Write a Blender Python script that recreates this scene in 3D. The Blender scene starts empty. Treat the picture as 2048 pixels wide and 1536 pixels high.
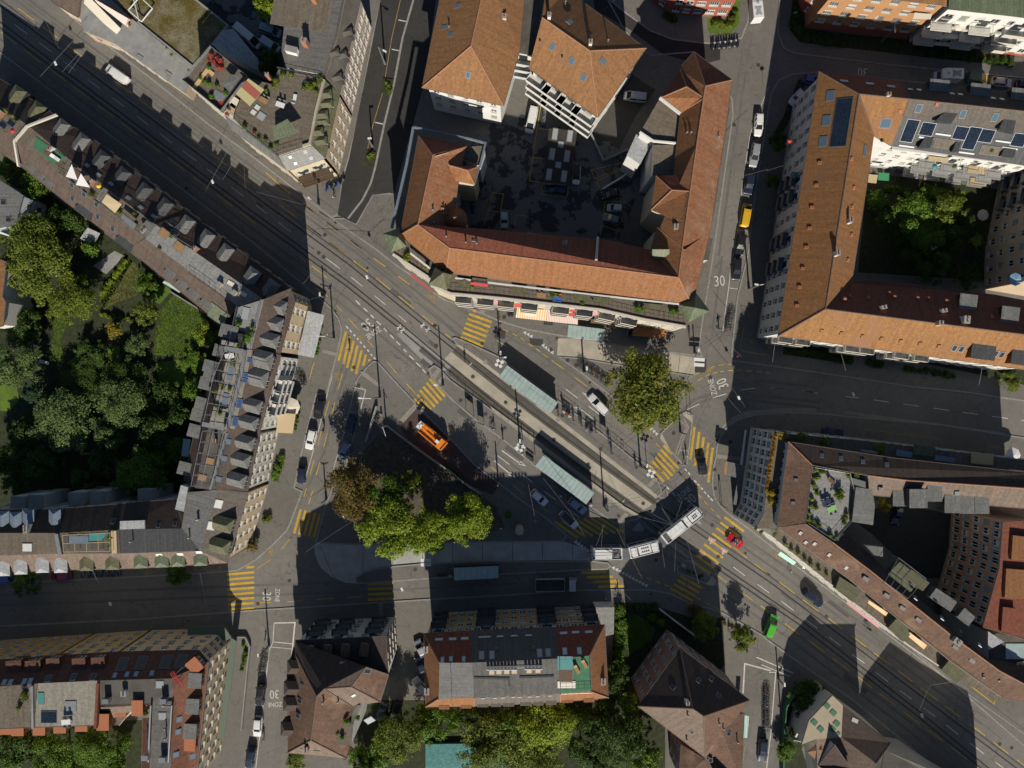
import bpy, bmesh, math, random
from mathutils import Vector, Matrix
R = random.Random(7)
sc = bpy.context.scene
# ------------------------------------------------------------------ camera, sky, sun, exposure
CH, CF = 150.0, 1425.0                      # camera height in metres, focal length in photo pixels
cd = bpy.data.cameras.new('camera'); cam = bpy.data.objects.new('camera', cd)
sc.collection.objects.link(cam); sc.camera = cam
cam.location = (0, 0, CH); cam.rotation_euler = (0, 0, 0)
cd.sensor_width = 36; cd.lens = 36 * CF / 2048; cd.clip_end = 5000
SUN_EL, SUN_AZ = math.radians(30.5), (0.075, -1.0)     # direction towards the sun on the ground plan
world = bpy.data.worlds.new('World'); sc.world = world; world.use_nodes = True
wn = world.node_tree.nodes; wl = world.node_tree.links
sky = wn.new('ShaderNodeTexSky'); sky.sky_type = 'NISHITA'; sky.sun_disc = False
sky.sun_elevation = SUN_EL; sky.sun_rotation = math.atan2(SUN_AZ[0], SUN_AZ[1])
sky.air_density = 0.9; sky.dust_density = 0.25
bg = wn['Background']; bg.inputs[1].default_value = 0.052
wl.new(sky.outputs[0], bg.inputs[0])
ld = bpy.data.lights.new('sun', 'SUN'); ld.energy = 5.0; ld.angle = math.radians(0.5); ld.color = (1.0, 0.92, 0.79)
sun = bpy.data.objects.new('sun', ld); sc.collection.objects.link(sun); sun.location = (10, -100, 120)
sv = Vector((SUN_AZ[0], SUN_AZ[1], math.tan(SUN_EL) * Vector(SUN_AZ).length)).normalized()
sun.rotation_euler = sv.to_track_quat('Z', 'Y').to_euler()
sc.view_settings.view_transform = 'Standard'; sc.view_settings.look = 'None'
sc.view_settings.gamma = 1.0; sc.view_settings.exposure = 0.44; sc.view_settings.use_curve_mapping = False
sc.render.engine = 'CYCLES'
sc.cycles.use_denoising = True; sc.cycles.max_bounces = 4; sc.cycles.diffuse_bounces = 2; sc.cycles.adaptive_threshold = .02
sc.cycles.transparent_max_bounces = 6; sc.cycles.caustics_reflective = False; sc.cycles.caustics_refractive = False
# ------------------------------------------------------------------ photo reading -> metres
TAGS = {'A': (600, 400, 5.12), 'B': (600, 650, 5.12), 'C': (900, 600, 5.12), 'D': (950, 820, 5.12), 'E': (1230, 660, 5.12),
  'F': (1280, 860, 5.12), 'G': (580, 940, 5.12), 'I': (1150, 1000, 5.12), 'J': (840, 1200, 5.12), 'H': (350, 60, 5.12),
  'W': (380, 560, 6.827), 'K': (1500, 860, 5.12), 'N': (0, 0, 1)}
for _c in range(4):
 for _r in range(3): TAGS['%d%d' % (_c, _r)] = (512 * _c, 512 * _r, 3)
def px(tag, x, y):
 ox, oy, s = TAGS[tag]; return (ox + x / s, oy + y / s)
def w2(p, z=0.0):
 s = (CH - z) / CF; return Vector(((p[0] - 1024) * s, (768 - p[1]) * s, z))
def pts(s, z=0.0):
 """'TAG x,y x,y ...' -> world points on height z; 'x,y,z' sets its own height; a later TAG switches the reading frame"""
 out = []; tag = 'N'
 for t in s.split():
  if t in TAGS: tag = t; continue
  v = [float(a) for a in t.split(',')]
  out.append(w2(px(tag, v[0], v[1]), v[2] if len(v) > 2 else z))
 return out
def p1(s, z=0.0): return pts(s, z)[0]
# ------------------------------------------------------------------ materials
MATS = {}
def nt(m): return m.node_tree.nodes, m.node_tree.links
def ramp(n, l, fac, c0, c1, a=0.3, b=0.7):
 r = n.new('ShaderNodeValToRGB'); r.color_ramp.elements[0].position = a; r.color_ramp.elements[1].position = b
 r.color_ramp.elements[0].color = (*c0, 1); r.color_ramp.elements[1].color = (*c1, 1); l.new(fac, r.inputs[0]); return r.outputs[0]
def noise(n, l, co, scale, det=3, rough=0.6):
 t = n.new('ShaderNodeTexNoise'); t.inputs['Scale'].default_value = scale; t.inputs['Detail'].default_value = det
 t.inputs['Roughness'].default_value = rough; l.new(co, t.inputs['Vector']); return t.outputs['Fac']
def mul(n, l, a, b):
 x = n.new('ShaderNodeMix'); x.data_type = 'RGBA'; x.blend_type = 'MULTIPLY'; x.inputs[0].default_value = 1
 l.new(a, x.inputs[6]); l.new(b, x.inputs[7]); return x.outputs[2]
def mix(n, l, f, a, b):
 x = n.new('ShaderNodeMix'); x.data_type = 'RGBA'; l.new(f, x.inputs[0])
 for s, v in ((6, a), (7, b)):
  if isinstance(v, tuple): x.inputs[s].default_value = (*v, 1)
  else: l.new(v, x.inputs[s])
 return x.outputs[2]
def base(name, rough=0.8, metal=0.0, spec=0.3):
 m = bpy.data.materials.new(name); m.use_nodes = True; b = m.node_tree.nodes['Principled BSDF']
 b.inputs['Roughness'].default_value = rough; b.inputs['Metallic'].default_value = metal
 b.inputs['Specular IOR Level'].default_value = spec
 MATS[name] = m; return m, b
def sc3(c, f): return tuple(min(1, max(0, a * f)) for a in c)
def plain(name, c, rough=0.7, metal=0.0, spec=0.3, var=0.0, scale=1.0, var2=0.0, scale2=9.0, bump=0.0):
 m, b = base(name, rough, metal, spec); n, l = nt(m)
 if var == 0: b.inputs['Base Color'].default_value = (*c, 1); return m
 g = n.new('ShaderNodeNewGeometry')
 col = ramp(n, l, noise(n, l, g.outputs['Position'], scale), sc3(c, 1 - var), sc3(c, 1 + var))
 if var2:
  f2 = noise(n, l, g.outputs['Position'], scale2, 4, 0.7)
  col = mul(n, l, col, ramp(n, l, f2, (1 - var2,) * 3, (1,) * 3))
  if bump:
   bp = n.new('ShaderNodeBump'); bp.inputs['Strength'].default_value = bump; bp.inputs['Distance'].default_value = .05
   l.new(f2, bp.inputs['Height']); l.new(bp.outputs[0], b.inputs['Normal'])
 l.new(col, b.inputs['Base Color']); return m
def tiles(name, c, c2, wear, tw=0.3, th=0.36, wearamt=(0.45, 0.75), seam=0.72, rough=0.85, stain=None):
 """clay or fibre roof covering: courses follow the slope through the mesh uv (metres)"""
 m, b = base(name, rough, 0, 0.25); n, l = nt(m)
 uv = n.new('ShaderNodeUVMap'); uv.uv_map = 'uv'
 br = n.new('ShaderNodeTexBrick'); br.offset = 0.5; br.inputs['Scale'].default_value = 1
 br.inputs['Brick Width'].default_value = tw; br.inputs['Row Height'].default_value = th
 br.inputs['Mortar Size'].default_value = 0.035; br.inputs['Mortar Smooth'].default_value = 0.7
 br.inputs['Color1'].default_value = (*c, 1); br.inputs['Color2'].default_value = (*c2, 1)
 br.inputs['Mortar'].default_value = (*sc3(c, seam), 1); l.new(uv.outputs[0], br.inputs['Vector'])
 g = n.new('ShaderNodeNewGeometry')
 f = noise(n, l, g.outputs['Position'], 0.35, 3, 0.7)
 r = n.new('ShaderNodeMapRange'); r.inputs[1].default_value = wearamt[0]; r.inputs[2].default_value = wearamt[1]; l.new(f, r.inputs[0])
 col = mix(n, l, r.outputs[0], br.outputs['Color'], wear)
 f2 = noise(n, l, g.outputs['Position'], 2.2, 2, 0.7)
 col = mul(n, l, col, ramp(n, l, f2, (0.72,) * 3, (1.12,) * 3, 0.3, 0.75))
 wv = n.new('ShaderNodeTexNoise'); mp = n.new('ShaderNodeMapping'); mp.inputs['Scale'].default_value = (1.6, 0.12, 1)
 l.new(uv.outputs[0], mp.inputs[0]); l.new(mp.outputs[0], wv.inputs['Vector']); wv.inputs['Scale'].default_value = 1; wv.inputs['Detail'].default_value = 2
 col = mul(n, l, col, ramp(n, l, wv.outputs['Fac'], (0.86,) * 3, (1.04,) * 3, 0.35, 0.6))
 if stain:
  f3 = noise(n, l, g.outputs['Position'], 0.16, 3, 0.75)
  r3 = n.new('ShaderNodeMapRange'); r3.inputs[1].default_value = 0.55; r3.inputs[2].default_value = 0.72; l.new(f3, r3.inputs[0])
  col = mix(n, l, r3.outputs[0], col, stain)
 l.new(col, b.inputs['Base Color'])
 bp = n.new('ShaderNodeBump'); bp.inputs['Strength'].default_value = 0.6; bp.inputs['Distance'].default_value = 0.04
 bw = n.new('ShaderNodeRGBToBW'); l.new(br.outputs['Color'], bw.inputs[0]); l.new(bw.outputs[0], bp.inputs['Height']); l.new(bp.outputs[0], b.inputs['Normal'])
 return m
def glassy(name, c, rough=0.08, spec=0.6):
 m, b = base(name, rough, 0, spec); b.inputs['Base Color'].default_value = (*c, 1); return m
def leafmat(name, c, c2, c3, trans=0.35):
 m, b = base(name, 0.6, 0, 0.25); n, l = nt(m)
 g = n.new('ShaderNodeNewGeometry'); r = n.new('ShaderNodeValToRGB'); e = r.color_ramp.elements
 e[0].color = (*c, 1); e[1].color = (*c3, 1); e.new(0.55).color = (*c2, 1); l.new(g.outputs['Random Per Island'], r.inputs[0])
 f = noise(n, l, g.outputs['Position'], 0.5, 3, 0.6)
 col = mul(n, l, r.outputs[0], ramp(n, l, f, (0.6, 0.62, 0.6), (1.15, 1.1, 1.0), 0.3, 0.7))
 l.new(col, b.inputs['Base Color'])
 t = n.new('ShaderNodeBsdfTranslucent'); l.new(col, t.inputs[0])
 ms = n.new('ShaderNodeMixShader'); ms.inputs[0].default_value = trans
 l.new(b.outputs[0], ms.inputs[1]); l.new(t.outputs[0], ms.inputs[2]); l.new(ms.outputs[0], n['Material Output'].inputs[0]); return m
def asphalt(name, c, warm=0.0, patch=0.25):
 m, b = base(name, 0.9, 0, 0.25); n, l = nt(m); g = n.new('ShaderNodeNewGeometry'); P = g.outputs['Position']
 col = ramp(n, l, noise(n, l, P, 0.05, 2, 0.6), sc3(c, 1 - patch * .5), sc3(c, 1 + patch * .5), 0.35, 0.65)
 col = mul(n, l, col, ramp(n, l, noise(n, l, P, 0.8, 3, 0.7), (0.87,) * 3, (1.06,) * 3, 0.3, 0.7))
 f2 = noise(n, l, P, 13, 2, 0.8)
 col = mul(n, l, col, ramp(n, l, f2, (0.84,) * 3, (1.12,) * 3, 0.3, 0.7))
 v = n.new('ShaderNodeTexVoronoi'); v.feature = 'DISTANCE_TO_EDGE'; v.inputs['Scale'].default_value = 0.11
 wp = n.new('ShaderNodeTexNoise'); wp.inputs['Scale'].default_value = 0.5; l.new(P, wp.inputs['Vector'])
 sm = n.new('ShaderNodeVectorMath'); sm.operation = 'MULTIPLY_ADD'; sm.inputs[1].default_value = (5, 5, 5); l.new(wp.outputs['Color'], sm.inputs[0]); l.new(P, sm.inputs[2]); l.new(sm.outputs[0], v.inputs['Vector'])
 col = mul(n, l, col, ramp(n, l, v.outputs['Distance'], (0.66,) * 3, (1,) * 3, 0.0, 0.012))
 l.new(col, b.inputs['Base Color'])
 bp = n.new('ShaderNodeBump'); bp.inputs['Strength'].default_value = 0.25; bp.inputs['Distance'].default_value = .02
 l.new(f2, bp.inputs['Height']); l.new(bp.outputs[0], b.inputs['Normal']); return m
def striped(name, c, c2, width, axis='x', rough=0.8):
 m, b = base(name, rough, 0, 0.2); n, l = nt(m); uv = n.new('ShaderNodeUVMap'); uv.uv_map = 'uv'
 sx = n.new('ShaderNodeSeparateXYZ'); l.new(uv.outputs[0], sx.inputs[0])
 d = n.new('ShaderNodeMath'); d.operation = 'DIVIDE'; d.inputs[1].default_value = width; l.new(sx.outputs[0 if axis == 'x' else 1], d.inputs[0])
 f = n.new('ShaderNodeMath'); f.operation = 'FRACT'; l.new(d.outputs[0], f.inputs[0])
 g = n.new('ShaderNodeMath'); g.operation = 'GREATER_THAN'; g.inputs[1].default_value = 0.5; l.new(f.outputs[0], g.inputs[0])
 l.new(mix(n, l, g.outputs[0], c, c2), b.inputs['Base Color']); return m
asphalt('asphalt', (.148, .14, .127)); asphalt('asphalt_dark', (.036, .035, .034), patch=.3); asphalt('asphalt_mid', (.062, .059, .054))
asphalt('pavement', (.138, .13, .117), patch=.2); asphalt('patch', (.05, .049, .047), patch=.1)
plain('kerb', (.25, .245, .23), .85, var=.18, scale=1.5, var2=.3, scale2=12)
plain('concrete', (.37, .335, .27), .9, var=.16, scale=.35, var2=.3, scale2=6, bump=.2)
plain('concrete_pale', (.37, .365, .34), .9, var=.16, scale=.4, var2=.3, scale2=6); plain('soil_brown', (.1, .083, .06), .95, var=.35, scale=1.2, var2=.4, scale2=8); plain('concrete_grey', (.26, .26, .25), .9, var=.18, scale=.5, var2=.3, scale2=7, bump=.2)
plain('trackbed', (.105, .094, .077), .9, var=.2, scale=.5, var2=.35, scale2=9)
plain('slab', (.24, .225, .195), .9, var=.12, scale=1, var2=.25, scale2=10)
plain('rail_steel', (.045, .043, .042), .45, .6, .4); plain('rail_bright', (.35, .34, .33), .3, .8)
def wornpaint(name, c, lo, hi):
 m, b = base(name, .85, 0, .25); n, l = nt(m); g = n.new('ShaderNodeNewGeometry'); P = g.outputs['Position']
 r = n.new('ShaderNodeMapRange'); r.inputs[1].default_value = lo; r.inputs[2].default_value = hi; l.new(noise(n, l, P, 3.2, 5, .8), r.inputs[0])
 col = mix(n, l, r.outputs[0], c, (.12, .112, .1)); l.new(mul(n, l, col, ramp(n, l, noise(n, l, P, .6, 2), (.78,) * 3, (1.08,) * 3)), b.inputs['Base Color'])
wornpaint('yellow_paint', (.47, .3, .035), .5, .8); wornpaint('yellow_worn', (.38, .25, .04), .42, .68); wornpaint('white_paint', (.5, .49, .46), .52, .78)
plain('tyre_worn', (.118, .113, .105), .8, var=.12, scale=.5, var2=.2, scale2=6); plain('asphalt_new', (.095, .092, .087), .9, var=.1, scale=.6, var2=.2, scale2=9); plain('asphalt_old', (.155, .15, .138), .9, var=.1, scale=.6, var2=.2, scale2=9)
plain('red_paint', (.5, .09, .06), .8, var=.1, scale=2, var2=.3, scale2=9)
plain('cast_iron', (.06, .05, .045), .7, .3, var=.2, scale=6)
tiles('tile_orange', (.262, .118, .05), (.212, .094, .041), (.205, .098, .046), stain=(.19, .1, .06))
tiles('tile_orange_old', (.285, .122, .06), (.23, .096, .046), (.25, .135, .08), wearamt=(.42, .66), stain=(.29, .19, .13))
tiles('tile_amber', (.282, .142, .056), (.235, .115, .047), (.24, .122, .048), stain=(.2, .105, .06))
tiles('tile_amber_dark', (.25, .12, .045), (.2, .095, .037), (.195, .097, .042), stain=(.15, .085, .052))
tiles('tile_hip', (.252, .128, .058), (.21, .103, .047), (.225, .118, .05), tw=.3, th=.4)
tiles('tile_red_and_shade', (.225, .075, .045), (.17, .055, .035), (.16, .06, .04))  # red tile, also orange roofs' slopes with their shade put into the colour
tiles('tile_rust', (.21, .092, .058), (.165, .072, .046), (.15, .075, .052))
tiles('tile_maroon', (.13, .058, .04), (.1, .045, .032), (.1, .05, .036))
tiles('tile_brown', (.155, .09, .062), (.12, .07, .048), (.115, .072, .052), stain=(.19, .12, .085))
tiles('tile_dark', (.075, .053, .044), (.06, .043, .036), (.06, .046, .04))  # dark tile, also holds the shade of brown roofs' sunless slopes
tiles('tile_grey', (.135, .115, .1), (.11, .093, .08), (.12, .105, .09))
tiles('tile_taupe', (.19, .14, .11), (.155, .115, .09), (.14, .11, .09))
tiles('eternit', (.115, .085, .07), (.095, .07, .058), (.1, .078, .066), tw=30, th=.38, seam=.45)
tiles('sheet_green', (.125, .15, .095), (.11, .135, .085), (.15, .17, .11), tw=.62, th=40, seam=.55, rough=.5)
tiles('sheet_olive', (.115, .115, .065), (.10, .10, .058), (.14, .135, .08), tw=.62, th=40, seam=.55, rough=.55)
tiles('sheet_grey', (.16, .16, .155), (.14, .14, .135), (.13, .13, .125), tw=.62, th=40, seam=.55, rough=.5)
tiles('sheet_dark', (.075, .078, .08), (.065, .067, .07), (.07, .072, .075), tw=.62, th=40, seam=.5, rough=.5)
tiles('sheet_white', (.38, .39, .4), (.35, .36, .37), (.32, .33, .34), tw=.8, th=40, seam=.8, rough=.4)
tiles('deck', (.175, .145, .11), (.14, .115, .088), (.15, .13, .105), tw=.16, th=4, seam=.5)
tiles('deck_grey', (.27, .27, .26), (.235, .235, .23), (.25, .25, .245), tw=.16, th=4, seam=.6)
tiles('pavers', (.27, .25, .21), (.24, .225, .19), (.25, .235, .2), tw=.5, th=.5, seam=.7)
tiles('membrane', (.135, .13, .122), (.125, .12, .113), (.105, .103, .1), tw=1.0, th=30, seam=.7)
plain('felt_dark', (.045, .04, .036), .9, var=.25, scale=.4, var2=.35, scale2=5); plain('felt', (.10, .092, .08), .9, var=.25, scale=.4, var2=.35, scale2=5)
m_, b_ = base('moss_roof', .9); n_, l_ = nt(m_); g_ = n_.new('ShaderNodeNewGeometry')
c_ = ramp(n_, l_, noise(n_, l_, g_.outputs['Position'], .22, 5, .7), (.105, .085, .018), (.2, .18, .125), .42, .64)
l_.new(mul(n_, l_, c_, ramp(n_, l_, noise(n_, l_, g_.outputs['Position'], 3, 5, .85), (.4, .4, .35), (1.25, 1.2, 1.2), .35, .68)), b_.inputs['Base Color'])
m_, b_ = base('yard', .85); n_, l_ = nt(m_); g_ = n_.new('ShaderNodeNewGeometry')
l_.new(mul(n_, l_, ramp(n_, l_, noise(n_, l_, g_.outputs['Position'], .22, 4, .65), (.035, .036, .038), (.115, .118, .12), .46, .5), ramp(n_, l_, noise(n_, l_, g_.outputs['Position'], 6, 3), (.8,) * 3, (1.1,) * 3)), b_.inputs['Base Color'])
for nm, c in dict(cream=(.46, .405, .30), white=(.56, .56, .54), offwhite=(.52, .50, .45), pinkish=(.45, .36, .31), sand=(.48, .385, .26), ochre=(.42, .255, .09), yellow=(.5, .36, .16),
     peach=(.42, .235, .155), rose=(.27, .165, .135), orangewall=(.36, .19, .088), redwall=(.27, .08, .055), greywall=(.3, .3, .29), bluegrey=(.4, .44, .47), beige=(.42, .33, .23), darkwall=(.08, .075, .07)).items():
 plain(nm, c, .88, var=.07, scale=.3, var2=.14, scale2=4)
plain('trim', (.44, .415, .365), .8, var=.06, scale=1); plain('frame_white', (.66, .66, .64), .6); plain('frame_dark', (.05, .05, .052), .5)
plain('zinc', (.28, .29, .3), .45, .5, var=.15, scale=1.5); plain('zinc_blue', (.16, .2, .25), .5, .3, var=.15, scale=1.5); plain('steel', (.4, .41, .42), .35, .8)
plain('dark_metal', (.045, .046, .05), .5, .3); plain('mid_metal', (.16, .165, .17), .5, .3); plain('black', (.018, .018, .02), .6); plain('rubber', (.02, .02, .021), .85)
plain('brick', (.26, .125, .075), .9, var=.2, scale=5); plain('terracotta', (.32, .12, .06), .85, var=.1, scale=3)
plain('wood', (.27, .16, .07), .75, var=.2, scale=4); plain('wood_light', (.46, .33, .16), .7, var=.15, scale=5); plain('wood_dark', (.1, .065, .04), .8, var=.2, scale=4)
plain('soil', (.034, .042, .018), .95, var=.35, scale=1.2, var2=.4, scale2=8); plain('lawn', (.1, .165, .02), .95, var=.3, scale=.4, var2=.45, scale2=9, bump=.5)
plain('lawn_dry', (.13, .115, .04), .95, var=.25, scale=.5, var2=.4, scale2=9, bump=.5)
glassy('glass', (.022, .027, .032)); glassy('glass_blue', (.07, .115, .16), .1); glassy('carglass', (.014, .018, .022), .05, .7)
plain('blind', (.42, .42, .4), .7); plain('shutter_green', (.1, .13, .1), .7); plain('curtain', (.32, .31, .29), .8)
tiles('solar', (.011, .018, .032), (.013, .022, .038), (.02, .03, .05), tw=1.0, th=.5, seam=2.6, rough=.12)
m_, b_ = base('shelter_glass', .22, 0, .5); n_, l_ = nt(m_); g_ = n_.new('ShaderNodeNewGeometry')
l_.new(ramp(n_, l_, noise(n_, l_, g_.outputs['Position'], .8, 4), (.24, .31, .30), (.32, .40, .385)), b_.inputs['Base Color'])
for nm, c in dict(red=(.34, .035, .035), blue=(.03, .1, .35), lightblue=(.2, .33, .48), teal=(.05, .2, .2), green=(.04, .22, .1), lime=(.2, .38, .13), yellowcar=(.62, .36, .01), orange=(.72, .19, .01), pink=(.4, .17, .19), purple=(.14, .08, .25),
     white_c=(.56, .56, .56), cream_c=(.6, .55, .45), grey_c=(.25, .25, .26), black_c=(.03, .03, .033), skin=(.48, .27, .18), hair=(.035, .022, .015), hair_b=(.25, .16, .07), navy=(.02, .03, .07), olive=(.1, .1, .05), tan_c=(.42, .33, .2)).items():
 plain(nm, c, .6)
def paint(name, c, metal=.0):
 m, b = base(name, .3, metal, .5); b.inputs['Base Color'].default_value = (*c, 1); b.inputs['Coat Weight'].default_value = .6; b.inputs['Coat Roughness'].default_value = .06
for nm, c, mt in (('p_white', (.58, .58, .575), 0), ('p_silver', (.42, .43, .44), .5), ('p_grey', (.16, .165, .17), .4), ('p_black', (.012, .012, .014), 0), ('p_navy', (.014, .022, .045), .2), ('p_blue', (.03, .09, .3), .1), ('p_steel', (.2, .27, .35), .4),
     ('p_red', (.42, .012, .02), 0), ('p_green', (.06, .38, .025), 0), ('p_yellow', (.54, .31, .015), 0), ('p_orange', (.62, .18, .012), 0), ('p_maroon', (.17, .015, .035), .1), ('p_rose', (.4, .3, .3), .3)): paint(nm, c, mt)
plain('lamp_glass', (.7, .7, .68), .15, 0, .6); plain('tail_red', (.4, .01, .01), .25)
for nm, c, c2, wd, ax in (('aw_orange', (.5, .45, .38), (.48, .3, .11), .5, 'x'), ('aw_pink', (.5, .43, .38), (.4, .27, .24), .34, 'x'), ('aw_teal', (.6, .66, .62), (.12, .4, .33), .3, 'x'), ('aw_red', (.6, .5, .45), (.42, .17, .13), .5, 'x'), ('aw_salmon', (.62, .4, .24), (.5, .27, .14), .3, 'x'), ('panel_rg', (.36, .33, .17), (.27, .08, .06), 3.2, 'x')): striped(nm, c, c2, wd, ax)
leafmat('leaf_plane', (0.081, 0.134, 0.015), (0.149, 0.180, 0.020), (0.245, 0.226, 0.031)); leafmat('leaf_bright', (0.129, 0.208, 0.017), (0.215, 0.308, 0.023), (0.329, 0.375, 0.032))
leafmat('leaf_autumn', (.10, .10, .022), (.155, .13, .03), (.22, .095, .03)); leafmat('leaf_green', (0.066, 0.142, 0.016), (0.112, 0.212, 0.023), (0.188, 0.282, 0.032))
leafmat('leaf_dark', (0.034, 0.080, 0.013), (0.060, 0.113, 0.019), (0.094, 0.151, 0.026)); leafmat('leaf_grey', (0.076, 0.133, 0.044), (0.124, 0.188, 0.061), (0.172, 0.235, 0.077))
leafmat('leaf_olive', (0.094, 0.144, 0.018), (0.143, 0.198, 0.025), (0.209, 0.240, 0.036)); leafmat('leaf_yellow', (0.220, 0.196, 0.020), (0.330, 0.265, 0.025), (0.418, 0.287, 0.030))
leafmat('flower_orange', (.36, .16, .012), (.42, .21, .015), (.14, .16, .02)); leafmat('flower_red', (.4, .03, .03), (.5, .08, .1), (.1, .13, .03)); leafmat('needle', (.03, .07, .03), (.05, .10, .05), (.07, .13, .06))
plain('bark', (.095, .08, .062), .95, var=.3, scale=4); plain('bark_pale', (.2, .185, .15), .9, var=.35, scale=2.5)
def M(k): return MATS[k]
# ------------------------------------------------------------------ scene objects
COL = sc.collection
def setp(o, label=None, cat=None, group=None, kind=None):
 for k, v in (('label', label), ('category', cat), ('group', group), ('kind', kind)):
  if v: o[k] = v
 return o
def thing(name, label, cat, loc=(0, 0, 0), rz=0.0, group=None):
 o = bpy.data.objects.new(name, None); o.empty_display_size = .3; COL.objects.link(o)
 o.location = loc; o.rotation_euler = (0, 0, rz); return setp(o, label, cat, group)
def link(name, me, parent=None, loc=None, rz=None):
 o = bpy.data.objects.new(name, me); COL.objects.link(o)
 if parent: o.parent = parent
 if loc is not None: o.location = loc
 if rz is not None: o.rotation_euler = (0, 0, rz)
 return o
def copy_tree(o, parent=None):
 c = o.copy(); COL.objects.link(c)
 if parent: c.parent = parent
 for ch in o.children: copy_tree(ch, c)
 return c
class MB:
 """collects simple shapes into one mesh"""
 def __init__(s, off=(0, 0, 0)): s.v = []; s.f = []; s.m = []; s.uv = []; s.off = Vector(off)
 def face(s, P, m=0, uv=None):
  i = len(s.v); s.v += [Vector(p) - s.off for p in P]; s.f.append(tuple(range(i, i + len(P)))); s.m.append(m)
  s.uv.append(uv if uv else [(0, 0)] * len(P))
 def box(s, c, d, rz=0.0, m=0, mt=None, tilt=None):
  """c centre, d full sizes"""
  hx, hy, hz = d[0] / 2, d[1] / 2, d[2] / 2; M4 = Matrix.Translation(c) @ Matrix.Rotation(rz, 4, 'Z')
  if tilt is not None: M4 = M4 @ tilt
  q = [M4 @ Vector((x * hx, y * hy, z * hz)) for x in (-1, 1) for y in (-1, 1) for z in (-1, 1)]
  for k, a in enumerate(((0, 1, 3, 2), (4, 6, 7, 5), (0, 4, 5, 1), (2, 3, 7, 6), (0, 2, 6, 4), (1, 5, 7, 3))):
   u = [(0, 0), (d[0], 0), (d[0], d[1]), (0, d[1])]
   if k == 5: u = [(-hx, -hy), (hx, -hy), (hx, hy), (-hx, hy)]
   s.face([q[j] for j in a], mt if (mt is not None and k == 5) else m, u)
 def prism(s, P, z0, z1, m=0, mt=None, bottom=False):
  """plan polygon (ccw) between two heights; z1 may be a list"""
  n = len(P); T = [Vector((p[0], p[1], z1[i] if isinstance(z1, (list, tuple)) else z1)) for i, p in enumerate(P)]
  Bm = [Vector((p[0], p[1], z0)) for p in P]
  s.face(T, m if mt is None else mt, [(p[0], p[1]) for p in P])
  for i in range(n):
   j = (i + 1) % n; s.face([Bm[i], Bm[j], T[j], T[i]], m)
  if bottom: s.face(Bm[::-1], m)
 def tube(s, a, b, r, n=6, m=0, r2=None, cap=True):
  a = Vector(a); b = Vector(b); d = (b - a)
  if d.length < 1e-6: return
  d.normalize(); u = d.orthogonal().normalized(); w = d.cross(u); r2 = r if r2 is None else r2
  A = [a + (u * math.cos(t) + w * math.sin(t)) * r for t in [2 * math.pi * k / n for k in range(n)]]
  Bq = [b + (u * math.cos(t) + w * math.sin(t)) * r2 for t in [2 * math.pi * k / n for k in range(n)]]
  for k in range(n): s.face([A[k], A[(k + 1) % n], Bq[(k + 1) % n], Bq[k]], m)
  if cap: s.face(Bq, m); s.face(A[::-1], m)
 def path(s, P, r, n=5, m=0):
  for a, b in zip(P[:-1], P[1:]): s.tube(a, b, r, n, m)
 def lathe(s, c, prof, n=12, m=0):
  """prof [(radius, z)...] around the vertical through c"""
  c = Vector(c); rings = [[c + Vector((r * math.cos(2 * math.pi * k / n), r * math.sin(2 * math.pi * k / n), z)) for k in range(n)] for r, z in prof]
  for A, Bq in zip(rings[:-1], rings[1:]):
   for k in range(n): s.face([A[k], A[(k + 1) % n], Bq[(k + 1) % n], Bq[k]], m)
  s.face(rings[-1], m)
 def disc(s, c, r, n=14, m=0):
  c = Vector(c); s.face([c + Vector((r * math.cos(2 * math.pi * k / n), r * math.sin(2 * math.pi * k / n), 0)) for k in range(n)], m)
 def ribbon(s, P, w, z=None, m=0, closed=False, h=0.0):
  """flat strip of width w along a plan polyline, optional thickness h downwards"""
  P = [Vector((p[0], p[1], p[2] if z is None else z)) for p in P]; n = len(P); L = []; Rr = []
  for i in range(n):
   a = P[i - 1] if (i > 0 or closed) else P[i]; b = P[(i + 1) % n] if (i < n - 1 or closed) else P[i]
   d1 = (P[i] - a); d2 = (b - P[i]); d1.z = d2.z = 0
   d1 = d1.normalized() if d1.length > 1e-6 else d2.normalized(); d2 = d2.normalized() if d2.length > 1e-6 else d1
   t = (d1 + d2); t = t.normalized() if t.length > 1e-6 else d1
   k = 1 / max(.5, t.dot(d1)); nn = Vector((-t.y, t.x, 0)) * (w / 2 * k); L.append(P[i] + nn); Rr.append(P[i] - nn)
  for i in range(n if closed else n - 1):
   j = (i + 1) % n; s.face([Rr[i], Rr[j], L[j], L[i]], m)
   if h:
    dz = Vector((0, 0, -h)); s.face([L[i], L[j], L[j] + dz, L[i] + dz], m); s.face([Rr[j], Rr[i], Rr[i] + dz, Rr[j] + dz], m)
  if h and not closed:
   dz = Vector((0, 0, -h))
   for a, b in ((L[0], Rr[0]), (Rr[-1], L[-1])): s.face([a, a + dz, b + dz, b], m)
 def mesh(s, name, mats, smooth=False):
  me = bpy.data.meshes.new(name); me.from_pydata([tuple(v) for v in s.v], [], s.f)
  for m in (mats if isinstance(mats, (list, tuple)) else [mats]): me.materials.append(M(m) if isinstance(m, str) else m)
  me.polygons.foreach_set('material_index', s.m)
  ul = me.uv_layers.new(name='uv'); flat = [c for f in s.uv for q in f for c in q]; ul.data.foreach_set('uv', flat)
  if smooth: me.polygons.foreach_set('use_smooth', [True] * len(me.polygons))
  return me
 def build(s, name, mats, parent=None, loc=None, rz=None, smooth=False): return link(name, s.mesh(name, mats, smooth), parent, loc, rz)
def area2(P): return sum(P[i][0] * P[(i + 1) % len(P)][1] - P[(i + 1) % len(P)][0] * P[i][1] for i in range(len(P)))
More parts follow.
